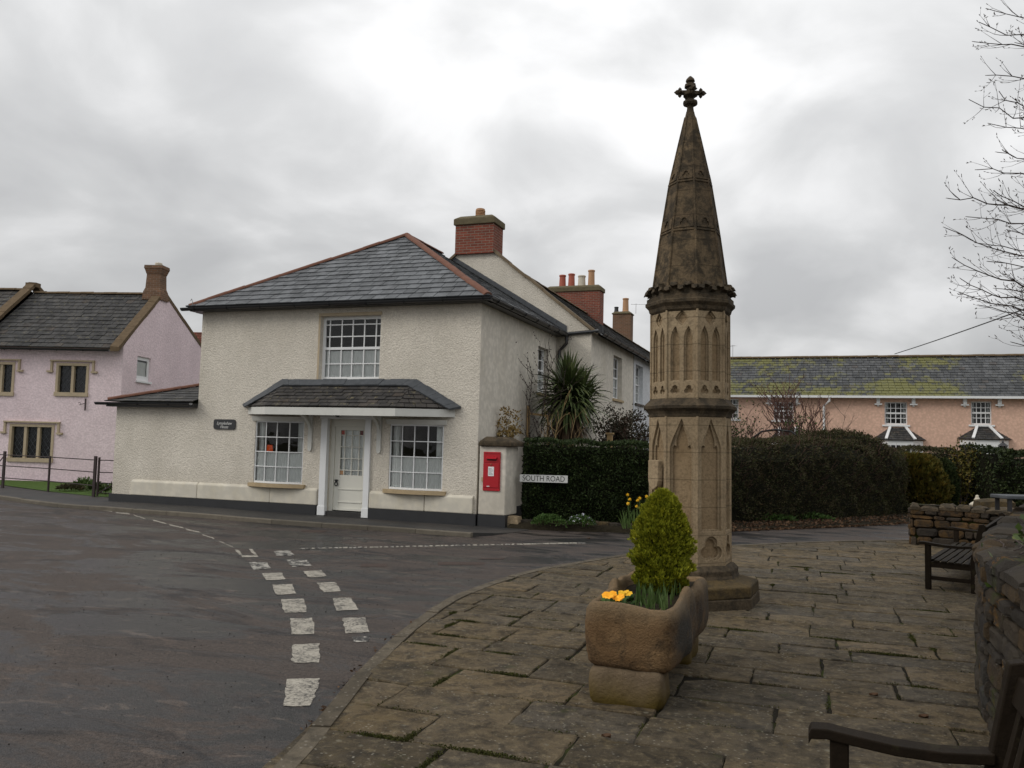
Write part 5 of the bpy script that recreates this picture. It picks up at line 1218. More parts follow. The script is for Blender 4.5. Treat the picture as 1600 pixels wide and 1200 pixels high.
# ------------------------------------------------------------------ trough with the golden conifer
def loft_box(name, x0,x1,y0,y1,z0,z1, mat, parent, wall=.07, depth=.12, seed=0, rim=True):
    """hand-cut stone trough : rounded rectangle rings, hollow at the top, edges worn unevenly"""
    rr = random.Random(seed); n = 120; mb = MB(); cx,cy = (x0+x1)/2,(y0+y1)/2; hx,hy = (x1-x0)/2,(y1-y0)/2
    ph = [rr.uniform(0,6.28) for _ in range(6)]
    def ring(inset, z, round_=.09, wz=0):
        out = []
        for k in range(n):
            a = 2*math.pi*(k+.5)/n; c,s = math.cos(a),math.sin(a); e = 9.0 if rim else 12.0
            X_,Y_ = hx-inset, hy-inset
            r = (abs(c/X_)**e+abs(s/Y_)**e)**(-1/e); x = r*c; y = r*s
            w = .010*math.sin(3*a+ph[0]+z*7)+.007*math.sin(7*a+ph[1]+z*11)
            zz = z+wz*(.016*math.sin(2*a+ph[2])+.012*math.sin(5*a+ph[3])+.008*math.sin(9*a+ph[4]))
            out.append((cx+x*(1+w/max(.2,r)),cy+y*(1+w/max(.2,r)),zz))
        return out
    prof = [(.055,z0,0),(.018,z0+.03,0),(.004,z0+.10,0),(0,(z0+z1)/2,0),(.0,z1-.09,.6),(.006,z1-.035,1),(.024,z1-.006,1),(.04,z1+.002,1)]
    if not rim: prof = [(.02,z0,0),(.0,z0+.05,0),(0,(z0+z1)/2,0),(.006,z1-.03,.5),(.022,z1-.004,.5),(.04,z1,.5)]
    if rim: prof += [(wall-.012,z1-.004,1),(wall,z1-.03,1),(wall+.006,z1-depth,0)]
    dense = [prof[0]]
    for a_,b_ in zip(prof,prof[1:]):
        k_ = max(1,int(abs(b_[1]-a_[1])/.02)); dense += [tuple(a_[q]+(b_[q]-a_[q])*t/k_ for q in range(3)) for t in range(1,k_+1)]
    prof = dense
    for i_,z_,w_ in prof: mb.v += [Vector(p)+noise.noise_vector(Vector(p)*9+Vector((seed,0,0)))*.004+noise.noise_vector(Vector(p)*28)*.0035+noise.noise_vector(Vector(p)*3.1)*.009 for p in ring(i_,z_,wz=w_)]
    m_ = len(prof)
    for i in range(m_-1):
        for k in range(n): mb.f.append((i*n+k,i*n+(k+1)%n,(i+1)*n+(k+1)%n,(i+1)*n+k)); mb.mi.append(0)
    mb.f.append(tuple(range(n))[::-1]); mb.f.append(tuple((m_-1)*n+k for k in range(n))); mb.mi += [0,0]
    return mb.build(name, M[mat], parent, smooth=True)
TC = Vector((-1.055,6.1,0)); TR = rad(-1.5)
def trough():
    T = thing('stone_trough', 'old reddish stone trough planter with rounded worn rim on two stone feet', 'planter', TC, TR, world=False)
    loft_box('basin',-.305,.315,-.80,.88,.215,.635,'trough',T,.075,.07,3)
    for y0 in (-.78,.42): loft_box('foot',-.235,.225,y0,y0+.40,-.02,.235,'trough_foot',T,seed=int(y0*10)+20,rim=False)
    mb = MB(); rr = random.Random(1); n = 14
    V = [(-.23+.46*i/6, -.74+1.54*j/n, .575+rr.uniform(-.012,.012)) for j in range(n+1) for i in range(7)]
    mb.add(V,[(j*7+i,j*7+i+1,(j+1)*7+i+1,(j+1)*7+i) for j in range(n) for i in range(6)]); mb.build('soil', M['soil'], T, smooth=True)
    return T
trough()
def tw(x,y,z): c,s = math.cos(TR),math.sin(TR); return Vector((TC.x+x*c-y*s, TC.y+x*s+y*c, z))
def sprays(P, D, size, mat, name, parent, k=7, spread=.35, aspect=.28, org=None):
    """flat fans of k thin leaflets per spray"""
    n = len(P); VV = []; 
    D = D/np.linalg.norm(D,axis=1,keepdims=True); A = NR.normal(0,1,(n,3)); A -= (A*D).sum(1,keepdims=True)*D; A /= np.linalg.norm(A,axis=1,keepdims=True)
    L = size*NR.uniform(.6,1.25,(n,1)); Nn = np.cross(D,A)
    for j in range(k):
        t = (j/(k-1)-.5)*2; d = D+A*t*spread*1.8; d /= np.linalg.norm(d,axis=1,keepdims=True); d = d+NR.normal(0,.10,(n,3))
        b = P+D*L*.25*abs(t)*.3; l = L*(1-.35*abs(t)); w = np.cross(d,Nn); w /= np.linalg.norm(w,axis=1,keepdims=True); w = w*l*aspect/2
        w = w*np.cos(NR.uniform(0,1.2,(n,1)))+Nn*l*aspect/2*np.sin(NR.uniform(0,1.2,(n,1)))
        VV.append(np.stack([b,b+d*l*.55+w,b+d*l,b+d*l*.55-w],1))
    # keep each spray in one tone: leaflets share a vertex chain by merging positions is costly, so leave islands separate
    V = np.stack(VV,1).reshape(-1,3)
    return np_obj(name, V, np.arange(len(V)).reshape(-1,4), mat, parent, org)
def conifer(name, label, cx, cy, z0, z1, r, n, size, mat, seed=0, group=None, lump=.14, core='hedge_core', pointed=False):
    T = thing(name, label, 'conifer', (cx,cy,z0), group=group)
    rg = np.random.default_rng(seed); H = z1-z0
    nc = 60; CA = rg.uniform(0,2*np.pi,nc); CH = rg.uniform(0,1,nc); CW = rg.uniform(.5,1,nc)
    h = rg.uniform(0,1,n)**.9; a = rg.uniform(0,2*np.pi,n)
    R0 = r*np.sqrt(np.clip(1-np.abs((h-.30)/.72)**2.3,0,1))*np.where(h<.3,.82+.6*h,1)
    if pointed: R0 = r*np.clip(1-h**3.4,0,1)**.66*np.where(h<.22,.80+.9*h,1)
    da = np.abs((a[:,None]-CA[None]+np.pi)%(2*np.pi)-np.pi)*1.2; dh = np.abs(h[:,None]-CH[None])*H/r
    bump = (np.exp(-(da**2+dh**2)/.06)*CW[None]).max(1)
    rr = R0*(.84+lump*bump+rg.uniform(-.16,.04,n))
    P = np.stack([cx+rr*np.cos(a),cy+rr*np.sin(a),z0+.02+h*H*(.95)],1)
    D = np.stack([np.cos(a)*.55,np.sin(a)*.55,np.full(n,.85)],1)+rg.normal(0,.22,(n,3))
    sprays(P,D,size,M[mat],'foliage',T,6)
    if pointed:
        mb = MB(); mb.lathe([(r*.5,z0+.02)]+[(r*.74*max(.02,1-q**3.4)**.66,z0+q*H*.9) for q in (.1,.25,.4,.55,.7,.85)]+[(.01,z0+H*.88)],(cx,cy,0),12); mb.tube([(cx,cy,z0-.06),(cx,cy,z0+.1)],.03,6); mb.build('trunk', M[core], T); return T  # mostly a crown-shaped dark core painting the inner shade, plus a short trunk
    mb = MB(); prof = [(r*.45,z0+.02)]+[(r*.72*math.sqrt(max(0,1-abs((q-.30)/.72)**2.3))*(.82+.6*q if q<.3 else 1),z0+q*H*.92) for q in (.08,.2,.35,.5,.65,.8,.92)]+[(.01,z0+H*.93)]
    mb.lathe(prof,(cx,cy,0),14); mb.tube([(cx,cy,z0-.06),(cx,cy,z0+.1)],.03,6); mb.build('trunk', M[core], T)  # dark filler shaped like the crown stands for inner shade; short trunk below
    return T
c = tw(.045,.18,0); conifer('golden_conifer','dwarf golden green conifer growing in the stone trough',c.x,c.y,.56,1.325,.205,13000,.036,'gold_conifer',4,lump=.42,pointed=True)
def trough_flowers():
    rr = random.Random(6)
    def primula(c, mat, label, s=1.0):
        T = thing('primula', label, 'flowers', c, group='yellow primulas in the trough'); mb = MB()
        for i in range(8):
            a = 2*math.pi*i/8+rr.uniform(-.2,.2); r = rr.uniform(.0,.055)*s; p = c+Vector((r*math.cos(a*3),r*math.sin(a*3),.05*s+rr.uniform(0,.035))); tilt = Vector((rr.uniform(-.5,.5),rr.uniform(-.9,.1),1)).normalized(); o1 = tilt.orthogonal().normalized(); o2 = tilt.cross(o1)
            for q in range(6):
                t = 2*math.pi*q/6; d = (o1*math.cos(t)+o2*math.sin(t)); e = (o1*math.cos(t+1.57)+o2*math.sin(t+1.57)); L = .026*s
                mb.add([p,p+d*L*.7+e*L*.5+tilt*.004,p+d*L*1.05+tilt*.0,p+d*L*.7-e*L*.5+tilt*.004],[(0,1,2,3)])
        mb.build('petals', M[mat], T)
        P = np.array([[c.x+rr.uniform(-.06,.06)*s,c.y+rr.uniform(-.06,.06)*s,c.z+.005] for _ in range(40)]); D = np.stack([np.array([rr.uniform(-1,1) for _ in range(40)]),np.array([rr.uniform(-1,1) for _ in range(40)]),np.full(40,.6)],1)
        V,F = leaf_quads(P,D,.07*s,.45,.2); np_obj('leaves',V,F,M['lowgreen'],T)
    primula(tw(-.13,-.62,.575),'orange','clump of orange-yellow primulas at the front left corner of the trough',1.15)
    primula(tw(-.085,-.44,.585),'yellow','smaller clump of yellow primulas just in front of the golden conifer',.95)
    T = thing('bulb_shoots','upright green bulb shoots along the right side of the trough','bulbs',tw(.08,-.3,.575)); mb = MB()
    for i in range(95):
        x = rr.uniform(-.08,.20); y = rr.uniform(-.62,.10); 
        if x < .0 and y < -.3: continue
        p = tw(x,y,.57); h = rr.uniform(.07,.15); l = Vector((rr.uniform(-.2,.2),rr.uniform(-.2,.2),1)).normalized(); s_ = l.orthogonal().normalized()*.0065; 
        mb.add([p-s_,p+s_,p+l*h*.6+s_*.9,p+l*h*.6-s_*.9,p+l*h+Vector((rr.uniform(-.012,.012),rr.uniform(-.012,.012),0))],[(0,1,2,3),(3,2,4)])
    mb.build('shoots', M['shoot'], T)
trough_flowers()

# ------------------------------------------------------------------ hedges
def hedge(name, label, path, depth, height, nleaf, size, mat, seed=0, round_=.25, hvar=.04, bumpy=.08, z0=0.0, aspect=.5, toparg=None, stems=None):
    """clipped hedge: front line `path` (2D), `depth` metres to its left, leaves scattered over the whole skin"""
    L = smooth_pts(path, 6); T = thing(name, label, 'hedge', (path[0][0],path[0][1],0)); rg = np.random.default_rng(seed)
    P2 = np.array(L); seg = np.linalg.norm(np.diff(P2,axis=0),axis=1); cum = np.concatenate([[0],np.cumsum(seg)]); tot = cum[-1]
    Tn = np.gradient(P2,axis=0); Tn /= np.linalg.norm(Tn,axis=1,keepdims=True); Nn = np.stack([-Tn[:,1],Tn[:,0]],1)
    def at(s, d):
        x = np.interp(s,cum,P2[:,0]); y = np.interp(s,cum,P2[:,1]); nx = np.interp(s,cum,Nn[:,0]); ny = np.interp(s,cum,Nn[:,1]); return x+nx*d, y+ny*d, nx, ny
    ph = rg.uniform(0,6.28,8)
    def hz(s): 
        b = height+hvar*(np.sin(s*1.3+ph[0])*.6+np.sin(s*3.1+ph[1])*.4)+hvar*.5*np.sin(s*7+ph[2])
        return b+(toparg(s) if toparg else 0)
    # cross-section parameter q in [0,1]: front face up, over the top, down the back
    n = nleaf; s = rg.uniform(0,tot,n); Hs = hz(s); per = 2*(height-z0)+depth; q = rg.uniform(0,per,n)
    # mostly front + top + ends
    q = np.where(rg.uniform(0,1,n) < .85, rg.uniform(0,(height-z0)+depth*.9,n), q)
    fr_ = q < (height-z0); tp = (~fr_)&(q < (height-z0)+depth)
    u = np.where(fr_, 0, np.where(tp, q-(height-z0), depth)); zz = np.where(fr_, z0+q*(Hs-z0)/(height-z0), np.where(tp, Hs, np.maximum(z0,Hs-(q-(height-z0)-depth))))
    # round the shoulders
    e = np.clip((zz-(Hs-round_))/round_,0,1); cut = round_*(1-np.sqrt(np.clip(1-e**2,0,1)))*.8
    u = np.where(fr_, cut, np.where(tp, np.clip(u,round_*.5,depth-round_*.5), depth-cut)); zz = np.where(tp, Hs-round_*.15*((u-depth/2)/(depth/2))**2, zz)
    # bumps
    bp = bumpy*(np.sin(s*4.1+ph[3]+zz*2)*np.sin(zz*5+ph[4]+s)+.6*np.sin(s*9.7+ph[5])*np.sin(zz*11+ph[6]))
    u = u+np.where(fr_, -bp, 0)+rg.normal(0,.022,n)+np.where(fr_, -.05*np.clip((.5-zz)/.5,0,1)*-1, 0); zz = zz+np.where(tp, bp*.5+np.abs(rg.normal(0,.02,n)),0)
    # ends
    ne = int(n*.06); 
    for side in (0,1):
        k = rg.choice(n, ne//2, replace=False); s[k] = (0 if side == 0 else tot); u[k] = rg.uniform(.05,depth-.05,len(k)); zz[k] = rg.uniform(z0,1,len(k))*(Hs[k]-.04); fr_[k] = False
    x,y,nx,ny = at(s,u); P = np.stack([x,y,zz],1)
    D = np.where(fr_[:,None], np.stack([-nx,-ny,np.full(n,.35)],1), np.stack([nx*0,ny*0,np.ones(n)],1))
    V,F = leaf_quads(P,D,size,aspect,.75); np_obj('foliage',V,F,M[mat],T)
    # solid dark core: shade among the inner twigs put into its colour
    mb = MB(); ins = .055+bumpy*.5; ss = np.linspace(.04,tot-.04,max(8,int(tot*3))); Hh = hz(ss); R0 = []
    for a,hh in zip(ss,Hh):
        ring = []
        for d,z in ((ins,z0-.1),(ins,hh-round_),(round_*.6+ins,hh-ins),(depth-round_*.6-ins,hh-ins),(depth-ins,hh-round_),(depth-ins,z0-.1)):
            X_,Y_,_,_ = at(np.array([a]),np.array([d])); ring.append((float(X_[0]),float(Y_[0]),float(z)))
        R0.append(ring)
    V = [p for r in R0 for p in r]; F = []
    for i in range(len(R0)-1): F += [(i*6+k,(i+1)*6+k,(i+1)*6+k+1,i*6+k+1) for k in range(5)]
    F += [tuple(range(6)), tuple((len(R0)-1)*6+k for k in range(6))[::-1]]; mb.add(V,F); mb.build('shade_core', M['hedge_core'], T)
    if stems:
        mb = MB(); rr = random.Random(seed)
        for _ in range(stems):
            a = rr.uniform(.1,tot-.1); d0 = rr.uniform(.02,depth*.8); hh = float(hz(np.array([a]))[0]); top = rr.random() < .5
            X_,Y_,nx_,ny_ = at(np.array([a]),np.array([d0 if top else .0])); z = hh-.08 if top else rr.uniform(.4,hh-.1); p = Vector((float(X_[0]),float(Y_[0]),z))
            d = Vector((rr.uniform(-.5,.5),rr.uniform(-.5,.5),1)) if top else Vector((-float(nx_[0])*.9+rr.uniform(-.6,.6),-float(ny_[0])*.9+rr.uniform(-.6,.6),rr.uniform(.3,1.2)))
            d.normalize(); l = rr.uniform(.10,.28); mb.tube([p,p+d*l*.5,p+d*l+Vector((0,0,.02))],[.005,.004,.002],3,cap=False)
        mb.build('twigs', M['redtwig'], T)
    return T
hedge('clipped_hedge','dark green clipped privet hedge behind the South Road sign',[(-5.48,16.42),(-4.6,16.75),(-3.6,17.15),(-2.7,17.6),(-1.9,18.3)],1.25,1.66,42000,.05,'hedge_green',3,.16,.035,.055,z0=-.05)
def top2(s): return .16*np.exp(-((s-4.1)/1.3)**2)-.10*np.clip((s-5.6)/1.5,0,1)
hedge('brown_hedge','wide brown-green untrimmed hedge between the road and the peach cottages',[(-1.85,18.55),(-.8,19.75),(.3,21.05),(1.4,22.6),(2.6,24.7)],1.6,1.74,46000,.055,'hedge_brown',5,.4,.06,.12,z0=-.05,aspect=.34,toparg=top2,stems=420)
hedge('dark_hedge','dark green bushy hedge at the right edge beyond the roadside wall',[(5.0,26.6),(6.4,27.6),(8.2,28.8),(11,30.2)],1.6,1.72,30000,.075,'dark_leaf',8,.4,.10,.16,z0=-.05,stems=60)
hedge('back_hedge','low mixed hedge with green leaves behind the orange conifer',[(2.4,26.2),(3.6,27.3),(5.2,28.6)],1.2,1.68,14000,.06,'hedge_brown',9,.3,.08,.12,z0=-.05,stems=60)
def gp(px,py,z=0): g = G(px,py,z); return g.x,g.y
x,y = gp(1431,803,-.05); conifer('orange_conifer','bushy conifer tinged orange beside the right end of the brown hedge',x,y,-.05,1.62,.86,6500,.13,'orange_conifer',7,lump=.25)
x,y = gp(1474,801,-.05); conifer('dark_conifer','narrow dark green conifer right of the orange-tinged one',x,y+.2,-.05,1.5,.45,3500,.10,'dark_leaf',9,lump=.2)

# ------------------------------------------------------------------ verge, edging stones, small plants
def bank(name, path, depth, h, mat, seed=0):
    rr = random.Random(seed); L = smooth_pts(path,5); prof = [(0,-.09),(.06,-.03),(.25,h*.8),(depth*.6,h),(depth,h)]; V = []
    for i,p in enumerate(L):
        a = L[max(i-1,0)]; b = L[min(i+1,len(L)-1)]; t = Vector((b[0]-a[0],b[1]-a[1])).normalized()
        for d,z in prof: V.append((p[0]-t.y*d+rr.uniform(-.03,.03),p[1]+t.x*d+rr.uniform(-.03,.03),z+rr.uniform(-.012,.012)))
    n = len(prof); F = [(i*n+k,(i+1)*n+k,(i+1)*n+k+1,i*n+k+1) for i in range(len(L)-1) for k in range(n-1)]
    return struct(mesh_obj(name,V,F,M[mat],smooth=True))
bank('flower_bed',[(-5.62,15.86),(-4.6,16.02),(-3.5,16.36),(-2.5,16.85),(-1.6,17.75),(-.5,19.0),(.7,20.3),(2.0,22.0),(3.4,24.2),(5.5,26.2),(9,28.5)],2.0,.03,'soil',4)
def rock(c, sx, sy, sz, seed, mat, label, group=None, name='edging_stone'):
    rr = random.Random(seed); bm = bmesh.new(); bmesh.ops.create_cube(bm,size=1); bmesh.ops.subdivide_edges(bm,edges=bm.edges[:],cuts=3,use_grid_fill=True)
    for v in bm.verts:
        p = v.co; q = p.normalized()*.62; p = p.lerp(q,.35); v.co = Vector((p.x*sx,p.y*sy,p.z*sz))+Vector((rr.uniform(-1,1)*sx,rr.uniform(-1,1)*sy,rr.uniform(-1,1)*sz))*.03
    me = bpy.data.meshes.new(name); bm.to_mesh(me); bm.free(); me.materials.append(M[mat]); o = bpy.data.objects.new(name,me); COL.objects.link(o); o.location = c; o.rotation_euler = (0,0,rr.uniform(-.2,.4))
    return tag(o,label,'stone',group)
stn = [(798,817,.34,.26,.26,'upright buff stone at the foot of the post box pillar'),(820,817,.30,.2,.16,'grey flat edging stone, first right of the upright buff one'),(845,819,.26,.2,.17,'brown edging stone half under the green cushion plant'),(873,818,.22,.2,.17,'pale square edging stone between the two cushion plants'),
       (887,820,.18,.16,.15,'small buff stone left of the white-flowered plant'),(926,820,.26,.2,.17,'reddish brown stone right of the white-flowered plant'),(942,821,.28,.2,.16,'wide brown stone in the middle of the hedge edging'),(958,822,.24,.18,.15,'low tan stone near the right end of the edging'),(992,822,.2,.18,.13,'small dark stone below the daffodils')]
for i,(px,py,sx,sy,sz,lab) in enumerate(stn):
    g = G(px,py+6,-.06); rock((g.x,g.y+.08,.0+sz*.2-.03),sx,sy,sz,i,('stone_base','rubble','stone_dark')[i%3] if i else 'stone',lab,'stones edging the hedge bed')
def cushion(px,py,r,h,mat,n,size,name,label,flowers=None,cat='plant',z=0.02,aspect=.6,dy=.12):
    g = G(px,py,z); rg = np.random.default_rng(int(px)); T = thing(name,label,cat,(g.x,g.y+dy,z))
    a = rg.uniform(0,6.28,n); q = np.sqrt(rg.uniform(0,1,n)); x = g.x+r*q*np.cos(a); y = g.y+dy+r*.7*q*np.sin(a); zz = z+h*np.sqrt(np.clip(1-q**2,0,1))*rg.uniform(.6,1.05,n)
    V,F = leaf_quads(np.stack([x,y,zz],1),np.stack([np.cos(a)*q,np.sin(a)*q,np.full(n,.9)],1),size,aspect,.6); np_obj('leaves',V,F,M[mat],T)
    if flowers:
        k = rg.choice(n,flowers[1]); P = np.stack([x,y,zz+.02],1)[k]; V,F = leaf_quads(P,np.tile([0,-.6,.8],(len(k),1)),flowers[2],1.,.5); np_obj('flowers',V,F,M[flowers[0]],T)
    return T
cushion(855,822,.34,.20,'lowgreen',900,.05,'cushion_plant','bright green cushion plant spilling over the stones below the road sign')
cushion(906,823,.28,.20,'lowgreen',800,.045,'rock_plant','low plant dotted with white flowers on the hedge bed',('whitepetal',110,.035))
cushion(1180,812,.9,.16,'lowgreen',1500,.06,'ground_cover','green ground cover on the verge right of the stone cross')
cushion(1260,812,.6,.14,'lowgreen',600,.06,'verge_plant','sparse low green plant among brown leaves under the brown hedge')
cushion(1395,800,.5,.3,'dark_leaf',700,.08,'verge_bush','small dark bush at the foot of the hedge just left of the orange conifer',('yellow',22,.06))
def daffodils(px,py,n,spread,label,z=.0,h=(.28,.48),Y=None):
    g = G(px,py,z) if Y is None else onY(px,py,Y); rr = random.Random(int(px)); T = thing('daffodils',label,'flowers',(g.x,g.y,z),group='yellow flowers under the hedges'); mb = MB(); ml = MB()
    for i in range(n):
        p = Vector((g.x+rr.uniform(-1,1)*spread,g.y+rr.uniform(-.15,.15),z)); hh = rr.uniform(*h); top = p+Vector((rr.uniform(-.06,.06),rr.uniform(-.08,0),hh)); ml.tube([p,top],.005,3,cap=False)
        d = Vector((rr.uniform(-.7,.7),-1,rr.uniform(-.2,.3))).normalized(); o1 = d.orthogonal().normalized(); o2 = d.cross(o1)
        for q in range(6):
            t = math.pi*q/3; e = o1*math.cos(t)+o2*math.sin(t); f = o1*math.cos(t+1.57)+o2*math.sin(t+1.57); mb.add([top,top+e*.022+f*.012,top+e*.040,top+e*.022-f*.012],[(0,1,2,3)])
        mb.lathe([(.012,0),(.02,.03)],(0,0,0),6,cap=False) if False else None
        mb.tube([top,top+d*.035],[.012,.02],6)
    for i in range(n*6):
        p = Vector((g.x+rr.uniform(-1,1)*spread*1.3,g.y+rr.uniform(-.2,.2),z)); hh = rr.uniform(.2,.42); t = p+Vector((rr.uniform(-.14,.14),rr.uniform(-.12,.05),hh)); s_ = Vector((.009,0,0)); m_ = p.lerp(t,.55)+Vector((0,0,.04)); ml.add([p-s_,p+s_,m_+s_,m_-s_,t],[(0,1,2,3),(3,2,4)])
    mb.build('flower_heads',M['yellow'],T); ml.build('leaves',M['shoot'],T)
daffodils(992,826,8,.20,'yellow daffodils in front of the dark clipped hedge, left of the stone cross',h=(.35,.70))
daffodils(1384,800,5,.22,'few yellow daffodils at the right end of the brown hedge',h=(.2,.4))
def litter():
    rg = np.random.default_rng(2); n = 2600; path = smooth_pts([(-1.5,17.9),(-.3,19.25),(.9,20.6),(2.2,22.3),(3.4,24.2)],6); P2 = np.array(path); k = rg.uniform(0,len(path)-1.01,n); i = k.astype(int); f = (k-i)[:,None]
    p = P2[i]*(1-f)+P2[i+1]*f; d = rg.exponential(.28,n)-.12; t = P2[i+1]-P2[i]; t /= np.linalg.norm(t,axis=1,keepdims=True); p = p+np.stack([-t[:,1],t[:,0]],1)*d[:,None]
    z = np.where(d<.05,-.07,np.minimum(.03,-.03+d*.25))+.012; V,F = leaf_quads(np.stack([p[:,0],p[:,1],z],1),np.stack([rg.normal(0,1,n),rg.normal(0,1,n),rg.uniform(0,.5,n)],1),.06,.6,.1); o = np_obj('leaf_litter',V,F,M['litter'],None,(0,19,0))
    tag(o,'brown fallen leaves and twigs along the road edge under the hedge','leaves',None,'stuff')
    rr = random.Random(77); V = []; P = []
    for i in range(len(edge_s)-1):
        a,b = edge_s[i],edge_s[i+1]
        if not (2.8 < a[1] < 12): continue
        for _ in range(rr.choice([1,3,5,16]) if a[1] < 8 else 3): t = rr.random(); P.append((a[0]+(b[0]-a[0])*t-abs(rr.gauss(0,.05))-.01, a[1]+(b[1]-a[1])*t, -.076+abs(rr.gauss(0,.006))))
    P = np.array(P); V,F = leaf_quads(P,NR.normal(0,1,(len(P),3))*np.array([1,1,.25]),.035,.5,.2); o = np_obj('kerb_litter',V,F,M['litter'],None,(-3,6,-.08)); tag(o,'bits of brown leaf and twig caught along the paving kerb','leaves',None,'stuff')
    n = 2600; P = np.stack([NR.uniform(-9,-2.2,n),NR.uniform(2.6,13,n),np.full(n,-.079)],1); V,F = leaf_quads(P,np.stack([NR.normal(0,1,n),NR.normal(0,1,n),NR.uniform(0,.3,n)],1),.011,.9,.1); o = np_obj('road_grit',V,F,M['grit'],None,(-5,7,-.08)); tag(o,'fine dark and pale grit scattered over the tarmac','grit',None,'stuff')
    # moss and weeds in the joints of the paving
    V = []; rr = random.Random(11)
    for (px,py,sx,sy,nn) in [(980,513,0,0,0)]: pass
    spots = [(735,965,.35,.05,130),(700,992,.3,.05,120),(665,1010,.1,.12,60),(760,1056,.22,.10,170),(775,1028,.2,.03,60),(680,1163,.14,.06,90),(750,1168,.1,.05,70),(500,1125,.05,.1,50),(590,1035,.05,.12,60),(1405,1015,.04,.09,90),(1450,995,.04,.06,60),(1410,945,.05,.04,40),(1240,925,.05,.05,40),(1330,895,.06,.08,60),(1290,890,.1,.02,40),(1165,975,.12,.03,50),(1550,1080,.1,.15,60),(1490,1040,.1,.03,40),(570,1180,.1,.03,40),(640,950,.1,.03,50),(1430,880,.15,.02,40)]
    P = []; cl = hull([(round(a,4),round(b,4)) for a,b in pave_poly]); SP = [G(q[0],q[1],0) for q in spots]
    def inside(p): return all((cl[(i+1)%len(cl)][0]-cl[i][0])*(p[1]-cl[i][1])-(cl[(i+1)%len(cl)][1]-cl[i][1])*(p[0]-cl[i][0]) > 0 for i in range(len(cl)))
    for a,b in JOINTS:
        mx_,my_ = (a[0]+b[0])/2,(a[1]+b[1])/2
        if my_ < 2.6 or mx_ > 2.2 or not inside((mx_,my_)): continue
        near = min(math.hypot(mx_-q.x,my_-q.y) for q in SP) < .35; L = math.dist(a,b); dens = 2200 if near else (rr.choice([80,150,300,500]) if my_ < 9 else rr.choice([0,100,250])); c0 = rr.random(); sp = rr.uniform(.15,.5)
        for _ in range(int(L*dens*(sp if not near else .6))):
            t = c0+rr.gauss(0,sp*.4)
            if 0 <= t <= 1: P.append((a[0]+(b[0]-a[0])*t+rr.gauss(0,.008 if not near else .014), a[1]+(b[1]-a[1])*t+rr.gauss(0,.008 if not near else .014), rr.uniform(-.010,.002)))
            if P and not inside(P[-1]): P.pop()
    P = np.array(P); V,F = leaf_quads(P,np.tile([0,0,1.],(len(P),1)),.0095,.9,.9); o = np_obj('joint_moss',V,F,M['mossgreen'],None,(0,6,0)); tag(o,'green moss and tiny weeds growing in the joints of the paving','moss',None,'stuff')
litter()
def fallen_leaves():
    rr = random.Random(12)
    for px,py,lab in ((1443,1122,'single curled red-brown leaf on the paving in front of the near bench'),(947,1153,'small brown leaf on the flagstones left of the trough foot'),(1365,1088,'dry brown leaf lying in a paving joint before the near bench'),(920,842,'tiny dark leaf lying on South Road')):
        g = G(px,py,0.0 if py > 900 else -.08); mb = MB(); n = 7; s = .04; V = []
        for i in range(n):
            t = i/(n-1); w = s*.42*math.sin(math.pi*t)**.8; x = (t-.5)*s*1.4
            V += [(g.x+x,g.y-w,g.z+.012+.015*abs(t-.5)),(g.x+x,g.y,g.z+.004),(g.x+x,g.y+w,g.z+.016+.01*t)]
        mb.add(V,[(i*3+k,i*3+k+1,(i+1)*3+k+1,(i+1)*3+k) for i in range(n-1) for k in range(2)]); tag(mb.build('fallen_leaf',M['litter'],None,org=(g.x,g.y,g.z)),lab,'leaf','loose fallen leaves')
fallen_leaves()

# ------------------------------------------------------------------ road sign
def road_sign():
    a = onY(812,744,16.08); b = onY(887,754,16.30); x0,x1 = a.x,b.x; y0,y1 = 15.95,16.17; zc = (onY(812,749,y0).z+onY(887,749.5,y1).z)/2-.0; hh = .075
    y0,y1 = 16.30,16.55; a = onY(812,749,y0); b = onY(887,749.5,y1); L = (Vector((b.x,b.y))-Vector((a.x,a.y))).length; ang = math.atan2(b.y-a.y,b.x-a.x)
    S_ = thing('street_name_sign','white street name sign reading SOUTH ROAD in black in front of the clipped hedge','road sign',((a.x+b.x)/2,(a.y+b.y)/2,zc),ang,world=False)
    tilt = math.atan2(b.z-a.z,L)
    mb = MB(); mb.box(-L/2,L/2,-.008,.008,-hh,hh); o = mb.build('board',M['signwhite'],S_,bevel=.002)
    mb = MB(); mb.box(-L/2-.006,L/2+.006,.008,.02,-hh-.006,hh+.006); mb.build('backing',M['ink'],S_)
    text_mesh('lettering','SOUTH ROAD',.158,(0,-.0085,-.002),S_,M['ink'],0,.86,.001,off=.0)
    for x in (-L*.32,L*.32):
        mb = MB(); mb.box(x-.02,x+.02,.02,.28,-.03,.03); mb.box(x-.025,x+.025,.28,.33,-1.0,hh-.02); mb.build('post',M['iron'],S_)
road_sign()

